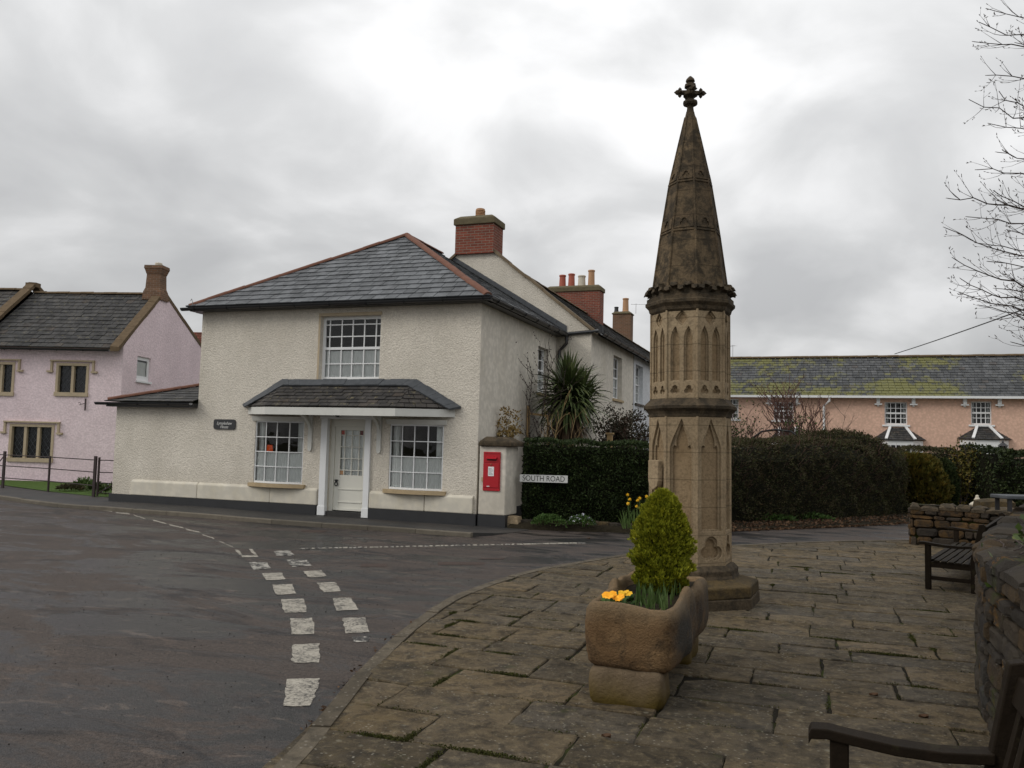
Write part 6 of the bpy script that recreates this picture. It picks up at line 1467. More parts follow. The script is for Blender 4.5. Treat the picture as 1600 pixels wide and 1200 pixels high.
# ------------------------------------------------------------------ rubble walls
def rubble_wall(name, label, path, thick, height, mat, seed=0, tag_h=None, course=(.06,.19), cope='stone_dark', copeh=.09, z0=-.03, lenr=(.14,.42)):
    """path = left face line (2D, going away); thickness to its right; stones laid in uneven courses on both faces"""
    T = thing(name, label, 'wall', (path[0][0],path[0][1],0)); L = smooth_pts(path,6); P2 = np.array(L); seg = np.linalg.norm(np.diff(P2,axis=0),axis=1); cum = np.concatenate([[0],np.cumsum(seg)]); tot = cum[-1]
    Tn = np.gradient(P2,axis=0); Tn /= np.linalg.norm(Tn,axis=1,keepdims=True)
    def at(s,d,z):
        tx = np.interp(s,cum,Tn[:,0]); ty = np.interp(s,cum,Tn[:,1]); return Vector((np.interp(s,cum,P2[:,0])+ty*d, np.interp(s,cum,P2[:,1])-tx*d, z))
    H_ = (lambda s: height) if not callable(height) else height
    rr = random.Random(seed); mb = MB()
    n = max(6,int(tot*3)); V = []; F = []
    for i in range(n+1):
        s = tot*i/n; hh = H_(s)-.03
        for d,z in ((.04,z0-.1),(.04,hh),(thick-.04,hh),(thick-.04,z0-.1)): V.append(at(s,d,z))
    for i in range(n): F += [(i*4+k,(i+1)*4+k,(i+1)*4+k+1,i*4+k+1) for k in range(3)]
    F += [(0,1,2,3),(n*4+3,n*4+2,n*4+1,n*4)]; mb.add(V,F); mb.build('mortar_core',M['joint'],T)
    mb = MB()
    def stone_at(c8): # 4 corner fn (s,z) with face fn
        pass
    def face_stones(fn, S0, S1, hmax):
        z = z0
        while z < hmax-.02:
            h = rr.uniform(*course); h = min(h, hmax-z); s = S0-rr.uniform(0,.2)
            while s < S1:
                l = rr.uniform(*lenr)*(1 if h > .1 else 1.1); a,b = max(s,S0),min(s+l,S1); s += l
                if b-a < .03: continue
                g = .008; ex = rr.uniform(.0,.028); q = []
                cs = [(a+g,z+g),(b-g,z+g),(b-g,z+h-g),(a+g,z+h-g)]; cs = [(x+rr.uniform(-.012,.012),y+rr.uniform(-.010,.010)) for x,y in cs]
                # octagon-ish rounded outline
                out = []
                for i in range(4):
                    p = cs[i]; pn = cs[(i+1)%4]; pp_ = cs[i-1]; r = .22
                    out += [(p[0]+(pp_[0]-p[0])*r*min(1,.05/max(.01,abs(pp_[0]-p[0])+abs(pp_[1]-p[1]))*3), p[1]+(pp_[1]-p[1])*r),(p[0]+(pn[0]-p[0])*r*min(1,.6), p[1]+(pn[1]-p[1])*r)]
                cx = sum(p[0] for p in out)/8; cz = sum(p[1] for p in out)/8
                A = [fn(x,y,.05) for x,y in out]; B = [fn(x,y,-ex*.4) for x,y in out]; C = [fn(cx+(x-cx)*.78,cz+(y-cz)*.72,-ex-.008+rr.uniform(-.006,.006)) for x,y in out]
                mb.add(A+B+C,[(i,(i+1)%8,8+(i+1)%8,8+i) for i in range(8)]+[(8+i,8+(i+1)%8,16+(i+1)%8,16+i) for i in range(8)]+[tuple(16+i for i in range(8))])
            z += h
    # segments with their own height
    k = max(1,int(tot/1.2))
    for i in range(k):
        S0,S1 = tot*i/k,tot*(i+1)/k; hh = H_((S0+S1)/2)-copeh*.6
        face_stones(lambda s,z,d: at(s,d,z), S0,S1,hh); face_stones(lambda s,z,d: at(s,thick-d,z), S0,S1,hh)
    for s0,sg in ((0,1),(tot,-1)):
        hh = H_(s0)-copeh*.6
        def fn(x,z,d,s0=s0,sg=sg):
            p = at(s0,x,z); tx = np.interp(s0,cum,Tn[:,0]); ty = np.interp(s0,cum,Tn[:,1]); return p+Vector((tx,ty,0))*(sg*d)
        face_stones(fn,.0,thick,hh)
    mb.build('stonework',M[mat],T)
    mb = MB(); s = 0
    while s < tot-.05:
        l = rr.uniform(.18,.45); e = min(s+l,tot); d = -.03
        nr = rr.choice([1,2]) ; cuts = [ -.035, thick*rr.uniform(.4,.6), thick+.035] if nr == 2 else [-.035, thick+.035]
        for j in range(len(cuts)-1):
            a,b = cuts[j]+.004,cuts[j+1]-.004; m_ = 5; hh = H_((s+e)/2)+rr.uniform(-.03,.02); zb = hh-copeh; ring = []
            for t in range(m_+1):
                ss = s+.006+(e-s-.012)*t/m_; edge_ = 1-.35*abs(2*t/m_-1)**4
                ring += [at(ss,a,zb),at(ss,a-.0+rr.uniform(-.008,.008),zb+copeh*.5*edge_),at(ss,a+(b-a)*.2,zb+copeh*edge_+rr.uniform(-.01,.008)),at(ss,a+(b-a)*.75,zb+copeh*edge_+rr.uniform(-.012,.01)),at(ss,b,zb+copeh*.5*edge_),at(ss,b,zb)]
            F = [(t*6+q,(t+1)*6+q,(t+1)*6+(q+1)%6,t*6+(q+1)%6) for t in range(m_) for q in range(6)]+[tuple(range(6))[::-1],tuple(m_*6+q for q in range(6))]
            mb.add(ring,F)
        s = e
    mb.build('coping',M[cope],T); T['_at'] = 0; del T['_at']
    return T, at
wallpath = [(.97,1.0),(1.03,3.0),(1.05,4.8),(1.09,6.35),(1.42,7.8),(1.80,9.2),(2.14,10.5),(2.5,11.8),(2.88,13.2),(3.2,14.4),(3.45,15.3)]
rubble_wall('stone_wall','long lichened grey rubble wall running behind both benches along the right side',wallpath,.42,1.05,'rubble',4,cope='rubble',copeh=.10)
rubble_wall('stone_wall','low curved end of a roadside rubble wall with orange lichen, beyond the far bench',[(3.75,15.5),(3.35,16.25),(2.6,16.62),(1.78,16.75)],.40,.74,'rubble_orange',9,cope='stone_dark',copeh=.11)
def ivy():
    rg = np.random.default_rng(5); n = 900; P = []; 
    for _ in range(n):
        y = rg.uniform(4.2,9.5); x0 = np.interp(y,[4.8,6.35,7.8,9.2],[1.05,1.09,1.42,1.80]); k = rg.uniform(0,1)
        P.append((x0+.22+rg.uniform(0,.26) if k < .95 else x0-.01, y, 1.07+abs(rg.normal(0,.035)) if k < .8 else 1.05-abs(rg.normal(0,.10))))
    P = np.array(P); keep = (np.sin(P[:,1]*2.3+1)+np.sin(P[:,1]*5.1)*.6+rg.normal(0,.3,n)) > .15; P = P[keep]
    P = P[(P[:,1] < 6.6)|(P[:,0] > 1.75)]; T = thing('ivy','trailing ivy with small green and reddish leaves over the top of the near rubble wall','ivy',(1.4,6.5,1.05)); V,F = leaf_quads(P,np.stack([rg.normal(-.2,.5,len(P)),rg.normal(-.3,.5,len(P)),np.full(len(P),.7)],1),.05,.8,.5); np_obj('leaves',V,F,M['ivy'],T)
    mb = MB(); rr = random.Random(3)
    for i in range(6):
        y = rr.uniform(4.3,6.0); p = Vector((np.interp(y,[4.8,6.35,7.8,9.2],[1.05,1.09,1.42,1.80])+.1,y,1.08)); pts = [p]
        for k in range(7): pts.append(pts[-1]+Vector((rr.uniform(-.03,.05),rr.uniform(.04,.13),rr.uniform(-.01,.015))))
        mb.tube(pts,.005,4)
    mb.build('stems',M['twig'],T)
ivy()

# ------------------------------------------------------------------ benches
def bench(loc, L, label, z_arm, rz=0):
    """x 0 = front, x .60 = back, y 0..L along"""
    T = thing('park_bench',label,'bench',loc,rz,'wooden benches against the stone wall',world=False)
    W_ = .065
    for y in (0,L-W_):
        for x0,x1,tilt,zt in ((.02,.02,0,z_arm-.02),):
            mb = MB(); mb.box(.03,.03+W_,y,y+W_,0,zt); mb.build('leg',M['wood'],T,bevel=.006)
        mb = MB(); p = [(.52,0),(.52+W_,0),(.52+W_,.42),(.64+W_*.8,.90),(.625+W_*.55,.935),(.615,.925),(.52,.44)]
        mb.prism([(x,y,z) for x,z in p],(0,W_,0)); mb.build('leg',M['wood'],T,bevel=.006)
        mb = MB(); mb.box(.095,.52,y+.012,y+.052,.13,.18); mb.box(.095,.52,y+.012,y+.052,.30,.38); mb.build('side_rail',M['wood'],T,bevel=.004)
        mb = MB(); prof = [(-.045,-.010),(-.035,.012),(.02,.016),(.10,.006),(.25,-.010),(.40,-.012),(.53,.0),(.565,.004)]; th = .042; w0 = .012
        V = []
        for x,dz in prof: V += [(x,y-w0,z_arm+dz-th),(x,y+W_+w0,z_arm+dz-th),(x,y+W_+w0,z_arm+dz-.004),(x,y-w0,z_arm+dz-.004)]
        n = len(prof); F = [(3,2,1,0),(n*4-4,n*4-3,n*4-2,n*4-1)]
        for i in range(n-1): F += [(i*4+k,i*4+(k+1)%4,i*4+4+(k+1)%4,i*4+4+k) for k in range(4)]
        mb.add(V,F); mb.build('armrest',M['wood'],T,bevel=.005)
    mb = MB()
    for i in range(6): x = .05+i*.078; mb.box(x,x+.060,.0 if i else W_,L if i else L-W_,.385-.004*i,.407-.004*i)
    mb.build('seat_slats',M['wood'],T,bevel=.003)
    mb = MB(); mb.box(.035,.075,W_,L-W_,.30,.383); mb.box(.525,.56,W_,L-W_,.30,.36); mb.build('seat_rail',M['wood'],T,bevel=.004)
    def bk(z): return .53+(z-.44)*.245
    mb = MB(); mb.hexa([(bk(.79)+.0,W_*.9,.79),(bk(.79)+.04,W_*.9,.79),(bk(.79)+.04,L-W_*.9,.79),(bk(.79),L-W_*.9,.79),(bk(.885),W_*.9,.885),(bk(.885)+.04,W_*.9,.885),(bk(.885)+.04,L-W_*.9,.885),(bk(.885),L-W_*.9,.885)])
    mb.build('top_rail',M['wood'],T,bevel=.006)
    mb = MB(); mb.hexa([(bk(.46),W_,.46),(bk(.46)+.035,W_,.46),(bk(.46)+.035,L-W_,.46),(bk(.46),L-W_,.46),(bk(.52),W_,.52),(bk(.52)+.035,W_,.52),(bk(.52)+.035,L-W_,.52),(bk(.52),L-W_,.52)]); mb.build('lower_rail',M['wood'],T,bevel=.004)
    n = int((L-.2)/.105); mb = MB()
    for i in range(n):
        y = W_+.05+(L-2*W_-.1-.05)*i/(n-1)
        mb.hexa([(bk(.52)+.01,y,.52),(bk(.52)+.028,y,.52),(bk(.52)+.028,y+.05,.52),(bk(.52)+.01,y+.05,.52),(bk(.79)+.01,y,.79),(bk(.79)+.028,y,.79),(bk(.79)+.028,y+.05,.79),(bk(.79)+.01,y+.05,.79)])
    mb.build('back_slats',M['wood'],T,bevel=.002); return T
bench((.055,1.88,0),1.55,'weathered wooden bench cut off at the bottom right corner of the photo',.615)
bench((1.34,11.38,0),2.6,'farther weathered wooden bench beside the low wall end, partly behind the near wall',.635,rad(-15.5)).scale = (1,1,.88)

# ------------------------------------------------------------------ small things by the walls
def at_depth(px,py,dep): d = ray(px,py); return Vector((0,0,EYE))+d*(dep/d.dot(_f0))
def odds():
    a = at_depth(1573,775,9.0); T = thing('slab_stand','dark flat slab on short legs on top of the rubble wall, right edge','stand',(a.x+.2,a.y,1.05))
    d = _r0; n = _f0; z0 = a.z; mb = MB(); q = [a, a+d*.55, a+d*.55+n*.32, a+n*.32]; mb.prism([(p.x,p.y,z0-.035) for p in q],(0,0,.04)); mb.build('top_slab',M['lead'],T,bevel=.01)
    for u,v in ((.03,.03),(.48,.03),(.03,.26),(.48,.26)):
        p = a+d*u+n*v; mb = MB(); mb.box(p.x,p.x+.04,p.y,p.y+.04,1.04,z0-.036); mb.build('leg',M['iron'],T)
    b = at_depth(1527,788,17.0); T = thing('gate_post','pale stone gate post topped by a bell shaped finial behind the low wall end','gate post',(b.x,b.y,0))
    mb = MB(); mb.box(b.x-.11,b.x+.11,b.y-.11,b.y+.11,-.1,b.z-.02); mb.build('post',M['stone'],T,bevel=.01)
    mb = MB(); mb.lathe([(.14,-.03),(.15,0),(.11,.035),(.065,.06),(.06,.075),(.07,.08),(.045,.12),(.03,.155),(.035,.17),(.01,.19)],(b.x,b.y,b.z),12); mb.build('finial',M['pot_white'],T,smooth=True)
    c = at_depth(1553,792,15.2); rock((c.x,c.y,.45),.62,.5,.75,77,'stone_base','mossy rounded stone mound behind the low wall, right of the pale finial',name='rounded_stone')
odds()

# ------------------------------------------------------------------ bare tree at the right
def bare_tree():
    rr = random.Random(31); dep = 11.0; base = at_depth(1990,720,dep); base.z = 0
    T = thing('bare_tree','tall leafless tree leaning its thin upturned twigs in from the right edge','tree',base)
    top = base+Vector((.3,.2,12)); mb = MB(); mb.tube([base+Vector((0,0,-.1)),base+Vector((0,0,.4)),base+Vector((.05,0,3)),base+Vector((.15,.1,6)),base+Vector((.1,.2,9)),top],[.42,.30,.25,.19,.12,.03],10); mb.build('trunk',M['bark'],T,smooth=True)
    limbs = MB(); tw = MB(); buds = []
    def tpt(z): return base+Vector((.08,.05,z))
    def twig(p, d, l, r, lev):
        n = max(3,int(l/.09)); pts = [p]; rad_ = []; q = p.copy(); dd = d.normalized()
        for i in range(n):
            t = (i+1)/n; dd = (dd+Vector((rr.gauss(0,.09),rr.gauss(0,.09),rr.gauss(.035,.07)+ (.13*t if lev > 0 else .06*t)))).normalized(); q = q+dd*(l/n); pts.append(q.copy())
            if lev < 3 and i > 0 and rr.random() < (.62 if lev == 1 else .42 if lev==2 else .4):
                sd = (dd+Vector((rr.uniform(-.9,.9),rr.uniform(-.9,.9),rr.uniform(-.55,.7)))).normalized(); twig(q.copy(),sd,l*rr.uniform(.25,.5)*(1-.4*t),r*.6,lev+1)
        rs = [r*(1-.7*i/n) for i in range(n+1)]; (tw if lev else limbs).tube(pts,rs,4 if lev < 2 else 3,cap=False)
        if lev >= 2 or True: buds.append((q.copy(),dd.copy()))
    targets = [(1530,30,10.6),(1522,52,11.5),(1545,12,11.2),(1512,150,10.8),(1540,105,11.8),(1560,135,10.4),(1545,190,11.2),(1528,255,11.0),(1560,232,12),(1550,290,10.3),(1482,300,10.9),(1476,348,11.3),(1510,330,11.9),(1492,398,10.6),(1500,425,11.4),(1496,447,10.9),(1530,470,11.6),(1525,372,12.3),(1548,405,10.2),(1560,445,12.4),(1572,482,11.2),(1578,528,10.8),(1572,350,10.7),(1590,500,11.9),(1585,60,12.2),(1598,180,10.8)]
    for px,py,dp in targets:
        e = at_depth(px,py,dp); h = max(2.6,min(10.5,e.z+rr.uniform(-.1,.5)*((e.z-5)*.25)+rr.uniform(-.2,.5))); s = tpt(h); s = s+(e-s)*.02; n = 22; pts = []
        sag = rr.uniform(.25,.6)
        side = Vector((rr.uniform(-.4,.4),rr.uniform(-.4,.4),0))
        for i in range(n+1):
            t = i/n; p = s.lerp(e,t)+Vector((0,0,-sag*math.sin(math.pi*min(1,t*.95))*t*1.1+ .0))+side*math.sin(math.pi*t)+Vector((rr.gauss(0,.022),rr.gauss(0,.022),rr.gauss(0,.022))); pts.append(p)
        r0 = rr.uniform(.028,.042); rs = [r0*(1-t/n)**1.3+.005 for t in range(n+1)]; limbs.tube(pts,rs,6,cap=False); buds.append((pts[-1],(pts[-1]-pts[-2]).normalized()))
        dirv = (e-s).normalized()
        for i in range(8,n):
            t = i/n; k = 3 if t < .8 else 2
            for _ in range(k):
                if rr.random() < .95:
                    sd = (dirv*.9+Vector((rr.uniform(-.8,.8),rr.uniform(-.8,.8),rr.uniform(-.75,.95)))).normalized(); twig(pts[i].copy(),sd,rr.uniform(.35,.85)*(1.15-.75*t),.0056*(1.2-.4*t),1)
    for k in range(12):   # the side of the crown away from the photograph
        h = rr.uniform(3.5,10.5); a = rr.uniform(-1.1,1.6)+YAW; d = Vector((math.cos(a),math.sin(a),rr.uniform(.1,.5))); p = tpt(h); pts = [p]; 
        for i in range(10): d = (d+Vector((rr.gauss(0,.12),rr.gauss(0,.12),rr.gauss(.02,.1)))).normalized(); pts.append(pts[-1]+d*.42)
        limbs.tube(pts,[.05*(1-.08*i) for i in range(11)],5,cap=False)
        for i in range(3,11): twig(pts[i],(d+Vector((rr.uniform(-1,1),rr.uniform(-1,1),rr.uniform(-.4,.8)))).normalized(),rr.uniform(.5,1.1),.009,1)
    limbs.build('limbs',M['twig'],T); tw.build('twigs',M['twig'],T)
    B = MB()
    for p,d in buds: B.tube([p-d*.004,p+d*.012,p+d*.028],[.003,.0062,.0015],3,cap=False)
    B.build('buds',M['twig'],T); return T
bare_tree()
def cable():
    b = at_depth(1398,553,43.0); a = at_depth(1620,470,16.0); a2 = a+(a-b)*.6; pts = []
    for i in range(41): t = i/40; p = b.lerp(a2,t); p.z -= .08*math.sin(math.pi*t); pts.append(p)
    mb = MB(); mb.tube(pts,[.022-.012*i/40 for i in range(41)],4); tag(mb.build('overhead_cable',M['wire'],None,org=b),'thin black overhead cable rising right from the mossy cottage roof','cable')
cable()

# ------------------------------------------------------------------ garden beside the cream house
def cordyline():
    c = Vector((-5.45,19.5,0)); T = thing('cabbage_palm','spiky green cabbage palm with a drooping dead skirt in front of the side wall','palm',c); rr = random.Random(14)
    mb = MB(); mb.tube([c+Vector((0,0,-.1)),c+Vector((.02,0,.9)),c+Vector((-.02,0,1.9)),c+Vector((0,0,2.75))],[.13,.10,.10,.08],10); mb.tube([c+Vector((0,0,1.7)),c+Vector((.22,0,2.2)),c+Vector((.30,.05,2.55))],[.08,.07,.06],8); mb.build('trunk',M['bark'],T)
    def crown(o, n, lmin, lmax, th0, th1, name, mat, w=.024, stiff=.7):
        V = []; F = []
        for i in range(n):
            a = rr.uniform(0,6.283); th = rr.uniform(th0,th1); L = rr.uniform(lmin,lmax); d = Vector((math.cos(a)*math.sin(th),math.sin(a)*math.sin(th),math.cos(th))); s_ = Vector((-math.sin(a),math.cos(a),0)); s_ = (s_+Vector((0,0,rr.uniform(-.5,.5)))).normalized()
            p = o+Vector((rr.uniform(-.04,.04),rr.uniform(-.04,.04),rr.uniform(-.22,.15))); n_ = 7; b = len(V); bend = rr.uniform(.6,1.3)*(1-stiff*math.cos(th)); dd = d.copy()
            for k in range(n_+1):
                t = k/n_; ww = w*(.55+.9*math.sin(math.pi*min(1,t*.8+.12)))*(1-t**4)+.001; V += [tuple(p-s_*ww),tuple(p+s_*ww)]; dd = (dd+Vector((0,0,-bend*.34*t*1.2))).normalized(); p = p+dd*(L/n_)
            F += [(b+2*k,b+2*k+1,b+2*k+3,b+2*k+2) for k in range(n_)]
        mesh_obj(name,V,F,M[mat],T)
    crown(c+Vector((0,0,2.86)),330,.75,1.08,.0,1.45,'crown_leaves','palm'); crown(c+Vector((.30,.05,2.66)),170,.65,1.0,.0,1.5,'crown_leaves','palm')
    crown(c+Vector((.02,0,2.68)),210,.8,1.15,1.25,2.1,'drooping_leaves','palm',stiff=.2); crown(c+Vector((.02,0,2.45)),190,.7,1.05,2.0,2.9,'dead_skirt','palm_dead',.02,.2)
cordyline()
def twiggy(name, label, base, stems, mat='twig', r=.012, cat='shrub', budn=True, seed=0, leaf=None, group=None):
    """stems: list of target points; each stem is a wandering twig with side twigs"""
    rr = random.Random(seed); T = thing(name,label,cat,base,group=group); mb = MB(); bd = MB(); LP = []
    def go(p,e,r,lev):
        p = Vector(p); e = Vector(e); L = (e-p).length; n = max(4,int(L/.10)); pts = []
        side = Vector((rr.uniform(-.12,.12),rr.uniform(-.12,.12),0))*L
        for i in range(n+1): t = i/n; pts.append(p.lerp(e,t)+side*math.sin(math.pi*t)+Vector((rr.gauss(0,.008),rr.gauss(0,.008),rr.gauss(0,.008))))
        mb.tube(pts,[r*(1-.7*i/n) for i in range(n+1)],4,cap=False)
        for i in range(2,n+1):
            if budn and rr.random() < .6: q = pts[i]; d = Vector((rr.uniform(-1,1),rr.uniform(-1,1),rr.uniform(-.2,1))).normalized(); bd.tube([q,q+d*.022,q+d*.04],[.005,.012,.003],4,cap=False)
            LP.append((pts[i].copy(),lev))
            if lev < 2 and rr.random() < (.55 if lev == 0 else .3):
                d = ((e-p).normalized()+Vector((rr.uniform(-1,1),rr.uniform(-1,1),rr.uniform(-.3,.9)))).normalized(); go(pts[i],pts[i]+d*L*rr.uniform(.15,.38),r*.5,lev+1)
    for s in stems: go(base,s,r,0)
    mb.build('stems',M[mat],T)
    if budn and bd.v: bd.build('buds',M[mat],T)
    if leaf:
        m_,n,size,sp = leaf; P = np.array([np.array(LP[rr.randrange(len(LP))][0])+np.array([rr.gauss(0,sp),rr.gauss(0,sp),rr.gauss(0,sp*.7)]) for _ in range(n)]); V,F = leaf_quads(P,NR.normal(0,1,(n,3))+np.array([0,0,.5]),size,.55,.3); np_obj('leaves',V,F,M[m_],T)
    return T
def garden():
    Y = 18.6; b = onY(842,700,Y); twiggy('bare_shrub','bare budded shrub with long upright stems left of the cabbage palm',(b.x,Y,.6),[onY(833,578,Y),onY(862,560,Y),onY(848,612,Y-.2),onY(828,640,Y),onY(880,600,Y-.3),onY(838,655,Y-.2)],r=.016,seed=3)
    b = onY(868,696,Y-.4); twiggy('pale_shrub','pale branching bare shrub at the foot of the cabbage palm',(b.x,Y-.4,.7),[onY(900,640,Y-.4),onY(920,660,Y-.4),onY(885,628,Y-.4),onY(852,660,Y-.5),onY(905,680,Y-.5)],mat='trellis',r=.012,seed=5,budn=False)
    Y = 17.1; b = onY(790,700,Y); twiggy('dry_shrub','small shrub with dry golden leaves rising behind the post box pillar',(b.x,Y,1.2),[onY(770,652,Y),onY(775,672,Y),onY(800,645,Y),onY(810,658,Y),onY(797,670,Y)],r=.012,seed=7,budn=False,leaf=('dry_leaf',1500,.06,.045))
    Y = 19.0; T = thing('garden_trellis','pale timber trellis frame against the cream side wall left of the palm','trellis',(onY(826,690,Y).x,Y,0)); mb = MB()
    for a,b_ in (((826,634),(828,700)),((857,648),(857,700))):
        p = onY(*a,Y); mb.box(p.x-.03,p.x+.03,Y-.03,Y+.03,0,p.z); 
    mb.build('posts',M['trellis'],T); p = onY(826,646,Y); q = onY(858,650,Y); mb = MB(); mb.bar(p,q,.03,.05); mb.build('crossbar',M['trellis'],T)
    Y = 21.5; b = onY(972,700,Y); rg = np.random.default_rng(4); 
    twiggy('dark_shrub','dark evergreen shrub with reddish leaves above the hedge right of the palm',(b.x,Y,.3),[onY(950,676,Y),onY(965,664,Y),onY(983,668,Y),onY(996,682,Y),onY(975,668,Y-.4),onY(992,690,Y),onY(957,690,Y)],mat='redtwig',r=.025,seed=9,budn=False,leaf=('shrub_red',9000,.07,.13))
    Y = 20.2; p = onY(953,676,Y); mb = MB(); mb.box(p.x-.06,p.x+.06,Y-.06,Y+.06,0,p.z-.04); T = thing('garden_post','short pale post with a small cap among the dark shrub','post',(p.x,Y,0)); mb.build('post',M['trellis'],T); mb = MB(); mb.box(p.x-.09,p.x+.09,Y-.09,Y+.09,p.z-.04,p.z); mb.build('cap',M['trellis'],T)
    def lantern(px,py,Y,label,s=1.0):
        p = onY(px,py,Y); T = thing('garden_lantern',label,'lantern',(p.x,Y,0),group='black garden lanterns on posts'); mb = MB(); mb.tube([(p.x,Y,0),(p.x,Y,p.z-.30*s)],.03*s,8); mb.build('post',M['iron'],T)
        mb = MB(); c = (p.x,Y,p.z-.30*s); mb.lathe([(.04*s,0),(.07*s,.02*s),(.05*s,.04*s)],c,6); mb.lathe([(.13*s,.19*s),(.05*s,.26*s),(.02*s,.28*s),(.03*s,.295*s),(.005*s,.33*s)],c,6); 
        for k in range(6): a = math.pi*k/3; mb.tube([(p.x+.055*s*math.cos(a),Y+.055*s*math.sin(a),p.z-.26*s),(p.x+.11*s*math.cos(a),Y+.11*s*math.sin(a),p.z-.11*s)],.008*s,4)
        mb.build('lamp_frame',M['iron'],T); mb = MB(); mb.lathe([(.045*s,.04*s),(.10*s,.185*s)],c,6); mb.build('lamp_glass',M['leadedglass'],T)
    lantern(1008,682,24.0,'small black lantern top just left of the stone cross above the clipped hedge'); lantern(1515,692,33.0,'black lantern on a post left of the white porch of the peach cottages',1.5); lantern(1567,690,33.0,'black lantern on a post right of the white porch of the peach cottages',1.3)
    # metal arch with climbers and the bare red tree in front of the cottages
    Y = 31.0; T = thing('garden_arch','black metal rose arch with bare climbers above the brown hedge','arch',(onY(1215,690,Y).x,Y,0)); mb = MB()
    for dy in (0,.5):
        xs = [1172,1176,1190,1212,1236,1250,1254]; ys = [700,684,674,671,674,684,700]
        pts = [onY(a,b_,Y)+Vector((0,dy,0)) for a,b_ in zip(xs,ys)]; pts = [Vector((pts[0].x,Y+dy,0))]+pts+[Vector((pts[-1].x,Y+dy,0))]; mb.tube(pts,.03,5)
        a = onY(1175,685,Y)+Vector((0,dy,0)); b_ = onY(1252,685,Y)+Vector((0,dy,0)); mb.tube([a,b_],.022,4)
    for px,py in ((1176,684),(1190,674),(1212,671),(1236,674),(1250,684)): p = onY(px,py,Y); mb.tube([p,p+Vector((0,.5,0))],.02,4)
    mb.build('arch_frame',M['iron'],T)
    b = Vector((onY(1180,700,Y).x,Y-.1,0)); twiggy('climbing_rose','bare climbing rose tangled over the black metal arch',b,[onY(1178,668,Y),onY(1200,664,Y),onY(1232,668,Y),onY(1150,665,Y),onY(1160,680,Y),onY(1165,660,Y)],mat='redtwig',r=.03,seed=13,budn=False,leaf=('hedge_brown',500,.09,.12))
    Y = 33.5; b = Vector((onY(1244,695,Y).x,Y,0)); tg = [(1208,626),(1224,620),(1240,626),(1228,640),(1252,632),(1246,615),(1274,648),(1270,660),(1284,656),(1212,638),(1236,650),(1262,672),(1280,672),(1204,632),(1216,624),(1232,618),(1220,632)]
    twiggy('bare_red_tree','small leafless reddish tree in front of the peach cottage wall',b,[onY(x,y,Y+((i*7)%5-2)*.25) for i,(x,y) in enumerate(tg)],mat='redtwig',r=.04,cat='tree',seed=15,leaf=('hedge_brown',260,.07,.1))
    Y = 30.5; p = onY(1300,665,Y); q = onY(1322,648,Y); twiggy('thin_shrub','few thin arching stems right of the reddish tree, before the white downpipe',(onY(1284,695,Y).x,Y,0),[q,onY(1290,650,Y),onY(1296,672,Y)],r=.018,seed=17,budn=False)
    b = onY(1150,695,29.0); twiggy('green_shrub','green leafy shrub between the stone cross and the black metal arch',(b.x,29,0),[onY(1146,664,29),onY(1158,668,29),onY(1168,678,29),onY(1140,672,29)],mat='redtwig',r=.02,seed=18,budn=False,leaf=('ivy',900,.08,.12))
    b = Vector((onY(1248,695,31.9).x,31.9,0)); twiggy('ivy_stump','patch of green leaves at the foot of the reddish tree',b,[onY(1243,664,31.9),onY(1252,670,31.9),onY(1238,676,31.9)],r=.03,seed=19,budn=False,leaf=('lowgreen',450,.09,.12))
garden()
def hump():
    Y = 23.9; c = onY(1305,700,Y); top = onY(1300,673,Y).z; rg = np.random.default_rng(44); n = 9000
    T = thing('overgrown_shrub','rounded overgrown brown-green shrub standing up behind the brown hedge','shrub',(c.x,Y,0))
    a = rg.uniform(0,6.283,n); q = np.sqrt(rg.uniform(0,1,n)); rx,ry = 1.55,.8; b = .035*np.sin(a*5+q*9)+.03*np.sin(a*11)
    P = np.stack([c.x+rx*q*np.cos(a), Y+ry*q*np.sin(a), 1.15+(top-1.15)*(np.sqrt(np.clip(1-q**2.4,0,1))+b)*rg.uniform(.86,1.02,n)],1)
    V,F = leaf_quads(P,np.stack([np.cos(a)*q,np.sin(a)*q-.2,np.full(n,.9)],1),.06,.4,.7); np_obj('foliage',V,F,M['hedge_brown'],T)
    mb = MB(); mb.lathe([(.5,-.05),(.8,.6),(1.0,1.15),(.95,1.15+(top-1.15)*.55),(.6,1.15+(top-1.15)*.85),(.05,1.15+(top-1.15)*.92)],(c.x,Y,0),14,sx=1.4,sy=.72); mb.build('shade_core',M['hedge_core'],T)
    rr = random.Random(3); mb = MB()
    for _ in range(120):
        a_ = rr.uniform(0,6.28); q_ = math.sqrt(rr.random())*.95; p = Vector((c.x+rx*q_*math.cos(a_),Y+ry*q_*math.sin(a_),1.15+(top-1.15)*math.sqrt(max(0,1-q_**2.4))-.03)); d = Vector((rr.uniform(-.4,.4),rr.uniform(-.4,.4),1)).normalized(); l = rr.uniform(.06,.18); mb.tube([p,p+d*l*.5,p+d*l],[.005,.004,.002],3,cap=False)
    mb.build('twigs',M['redtwig'],T)
    Y = 27.2; twiggy('yellow_green_shrub','yellow-green leafy shrub beside the dark hedge near the left lantern',(onY(1500,760,Y).x,Y,0),[onY(x,y,Y) for x,y in [(1495,712),(1508,706),(1520,712),(1500,724),(1515,728)]],r=.02,seed=24,budn=False,leaf=('orange_conifer',1300,.08,.14))
hump()

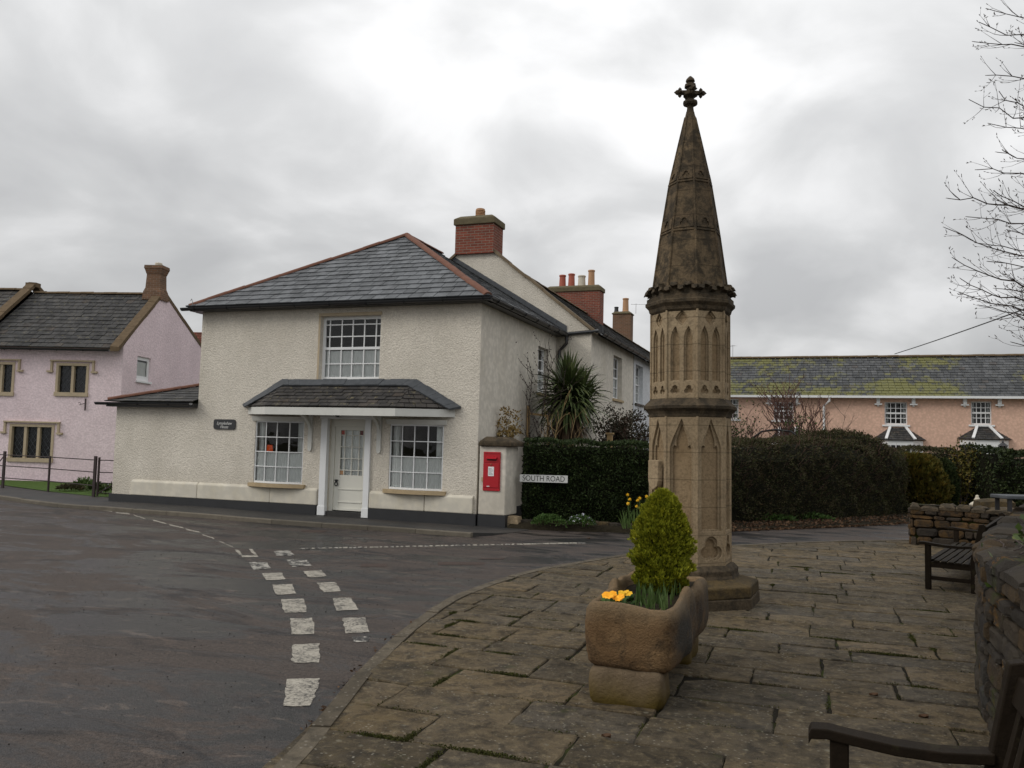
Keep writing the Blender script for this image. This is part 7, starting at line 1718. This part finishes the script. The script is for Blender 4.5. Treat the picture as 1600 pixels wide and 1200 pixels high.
# ------------------------------------------------------------------ iron fence and gate before the pink house
def estate_fence():
    P = [G(-60,757,0),G(4,762,0),G(75,768,0),G(146,776,0)]; T = thing('estate_fence','black iron estate fence with flat posts and thin rails before the pink house lawn','fence',P[2]); hgt = .98
    for i,p in enumerate(P):
        big = i in (1,3); w = .04 if big else .02; mb = MB(); mb.box(p.x-w,p.x+w,p.y-.02,p.y+.02,-.1,hgt*(1.05 if big else .98))
        if i == 1: mb.bar((p.x-.04,p.y,hgt*.9),(p.x-.5,p.y+.12,.55),.02,.02)
        mb.build('post',M['rust_iron'],T)
    for k in range(3):
        z = (.93,.62,.28)[k]; mb = MB()
        for a,b in zip(P,P[1:]): mb.tube([Vector((a.x,a.y,z)),Vector((b.x,b.y,z))],.014,5,cap=False)
        mb.build('rail',M['rust_iron'],T)
    g0 = P[3]+Vector((.10,.02,0)); g1 = g0+Vector((1.35,.42,0)); T = thing('iron_gate','black iron garden gate with a diagonal brace beside the cream house corner','gate',g0); mb = MB()
    mb.bar(g0+Vector((0,0,.02)),g0+Vector((0,0,1.0)),.04,.04,(0,1,0)); mb.bar(g1+Vector((0,0,.02)),g1+Vector((0,0,1.0)),.04,.04,(0,1,0))
    for z in (.93,.62,.35,.1): mb.tube([g0+Vector((0,0,z)),g1+Vector((0,0,z))],.013,5)
    mb.bar(g0+Vector((0,0,.08)),g1+Vector((0,0,.92)),.025,.03,(0,1,0)); mb.build('gate_frame',M['rust_iron'],T)
    c = g0.lerp(g1,.80)+Vector((0,-.02,.74)); mb = MB(); mb.tube([c+Vector((.06*math.cos(t)*(1-t*.06),0,.07*math.sin(t)*(1-t*.06))) for t in [i*.5 for i in range(17)]],.009,4); mb.build('scroll',M['rust_iron'],T)
    for px,py,r,h,lab,m_,fl in ((100,767,.40,.12,'low brown-leaved plant under the estate fence','hedge_brown',None),(120,765,.35,.28,'tuft of blue-green bulb leaves behind the estate fence','shoot',None),(140,770,.25,.2,'yellowish plant beside the gate post','ivy',None),(168,772,.45,.22,'small plant with pale flowers behind the iron gate','ivy',('whitepetal',24,.05))):
        cushion(px,py,r,h,m_,500,.10,'border_plant',lab,fl,aspect=.3,dy=.25)
estate_fence()
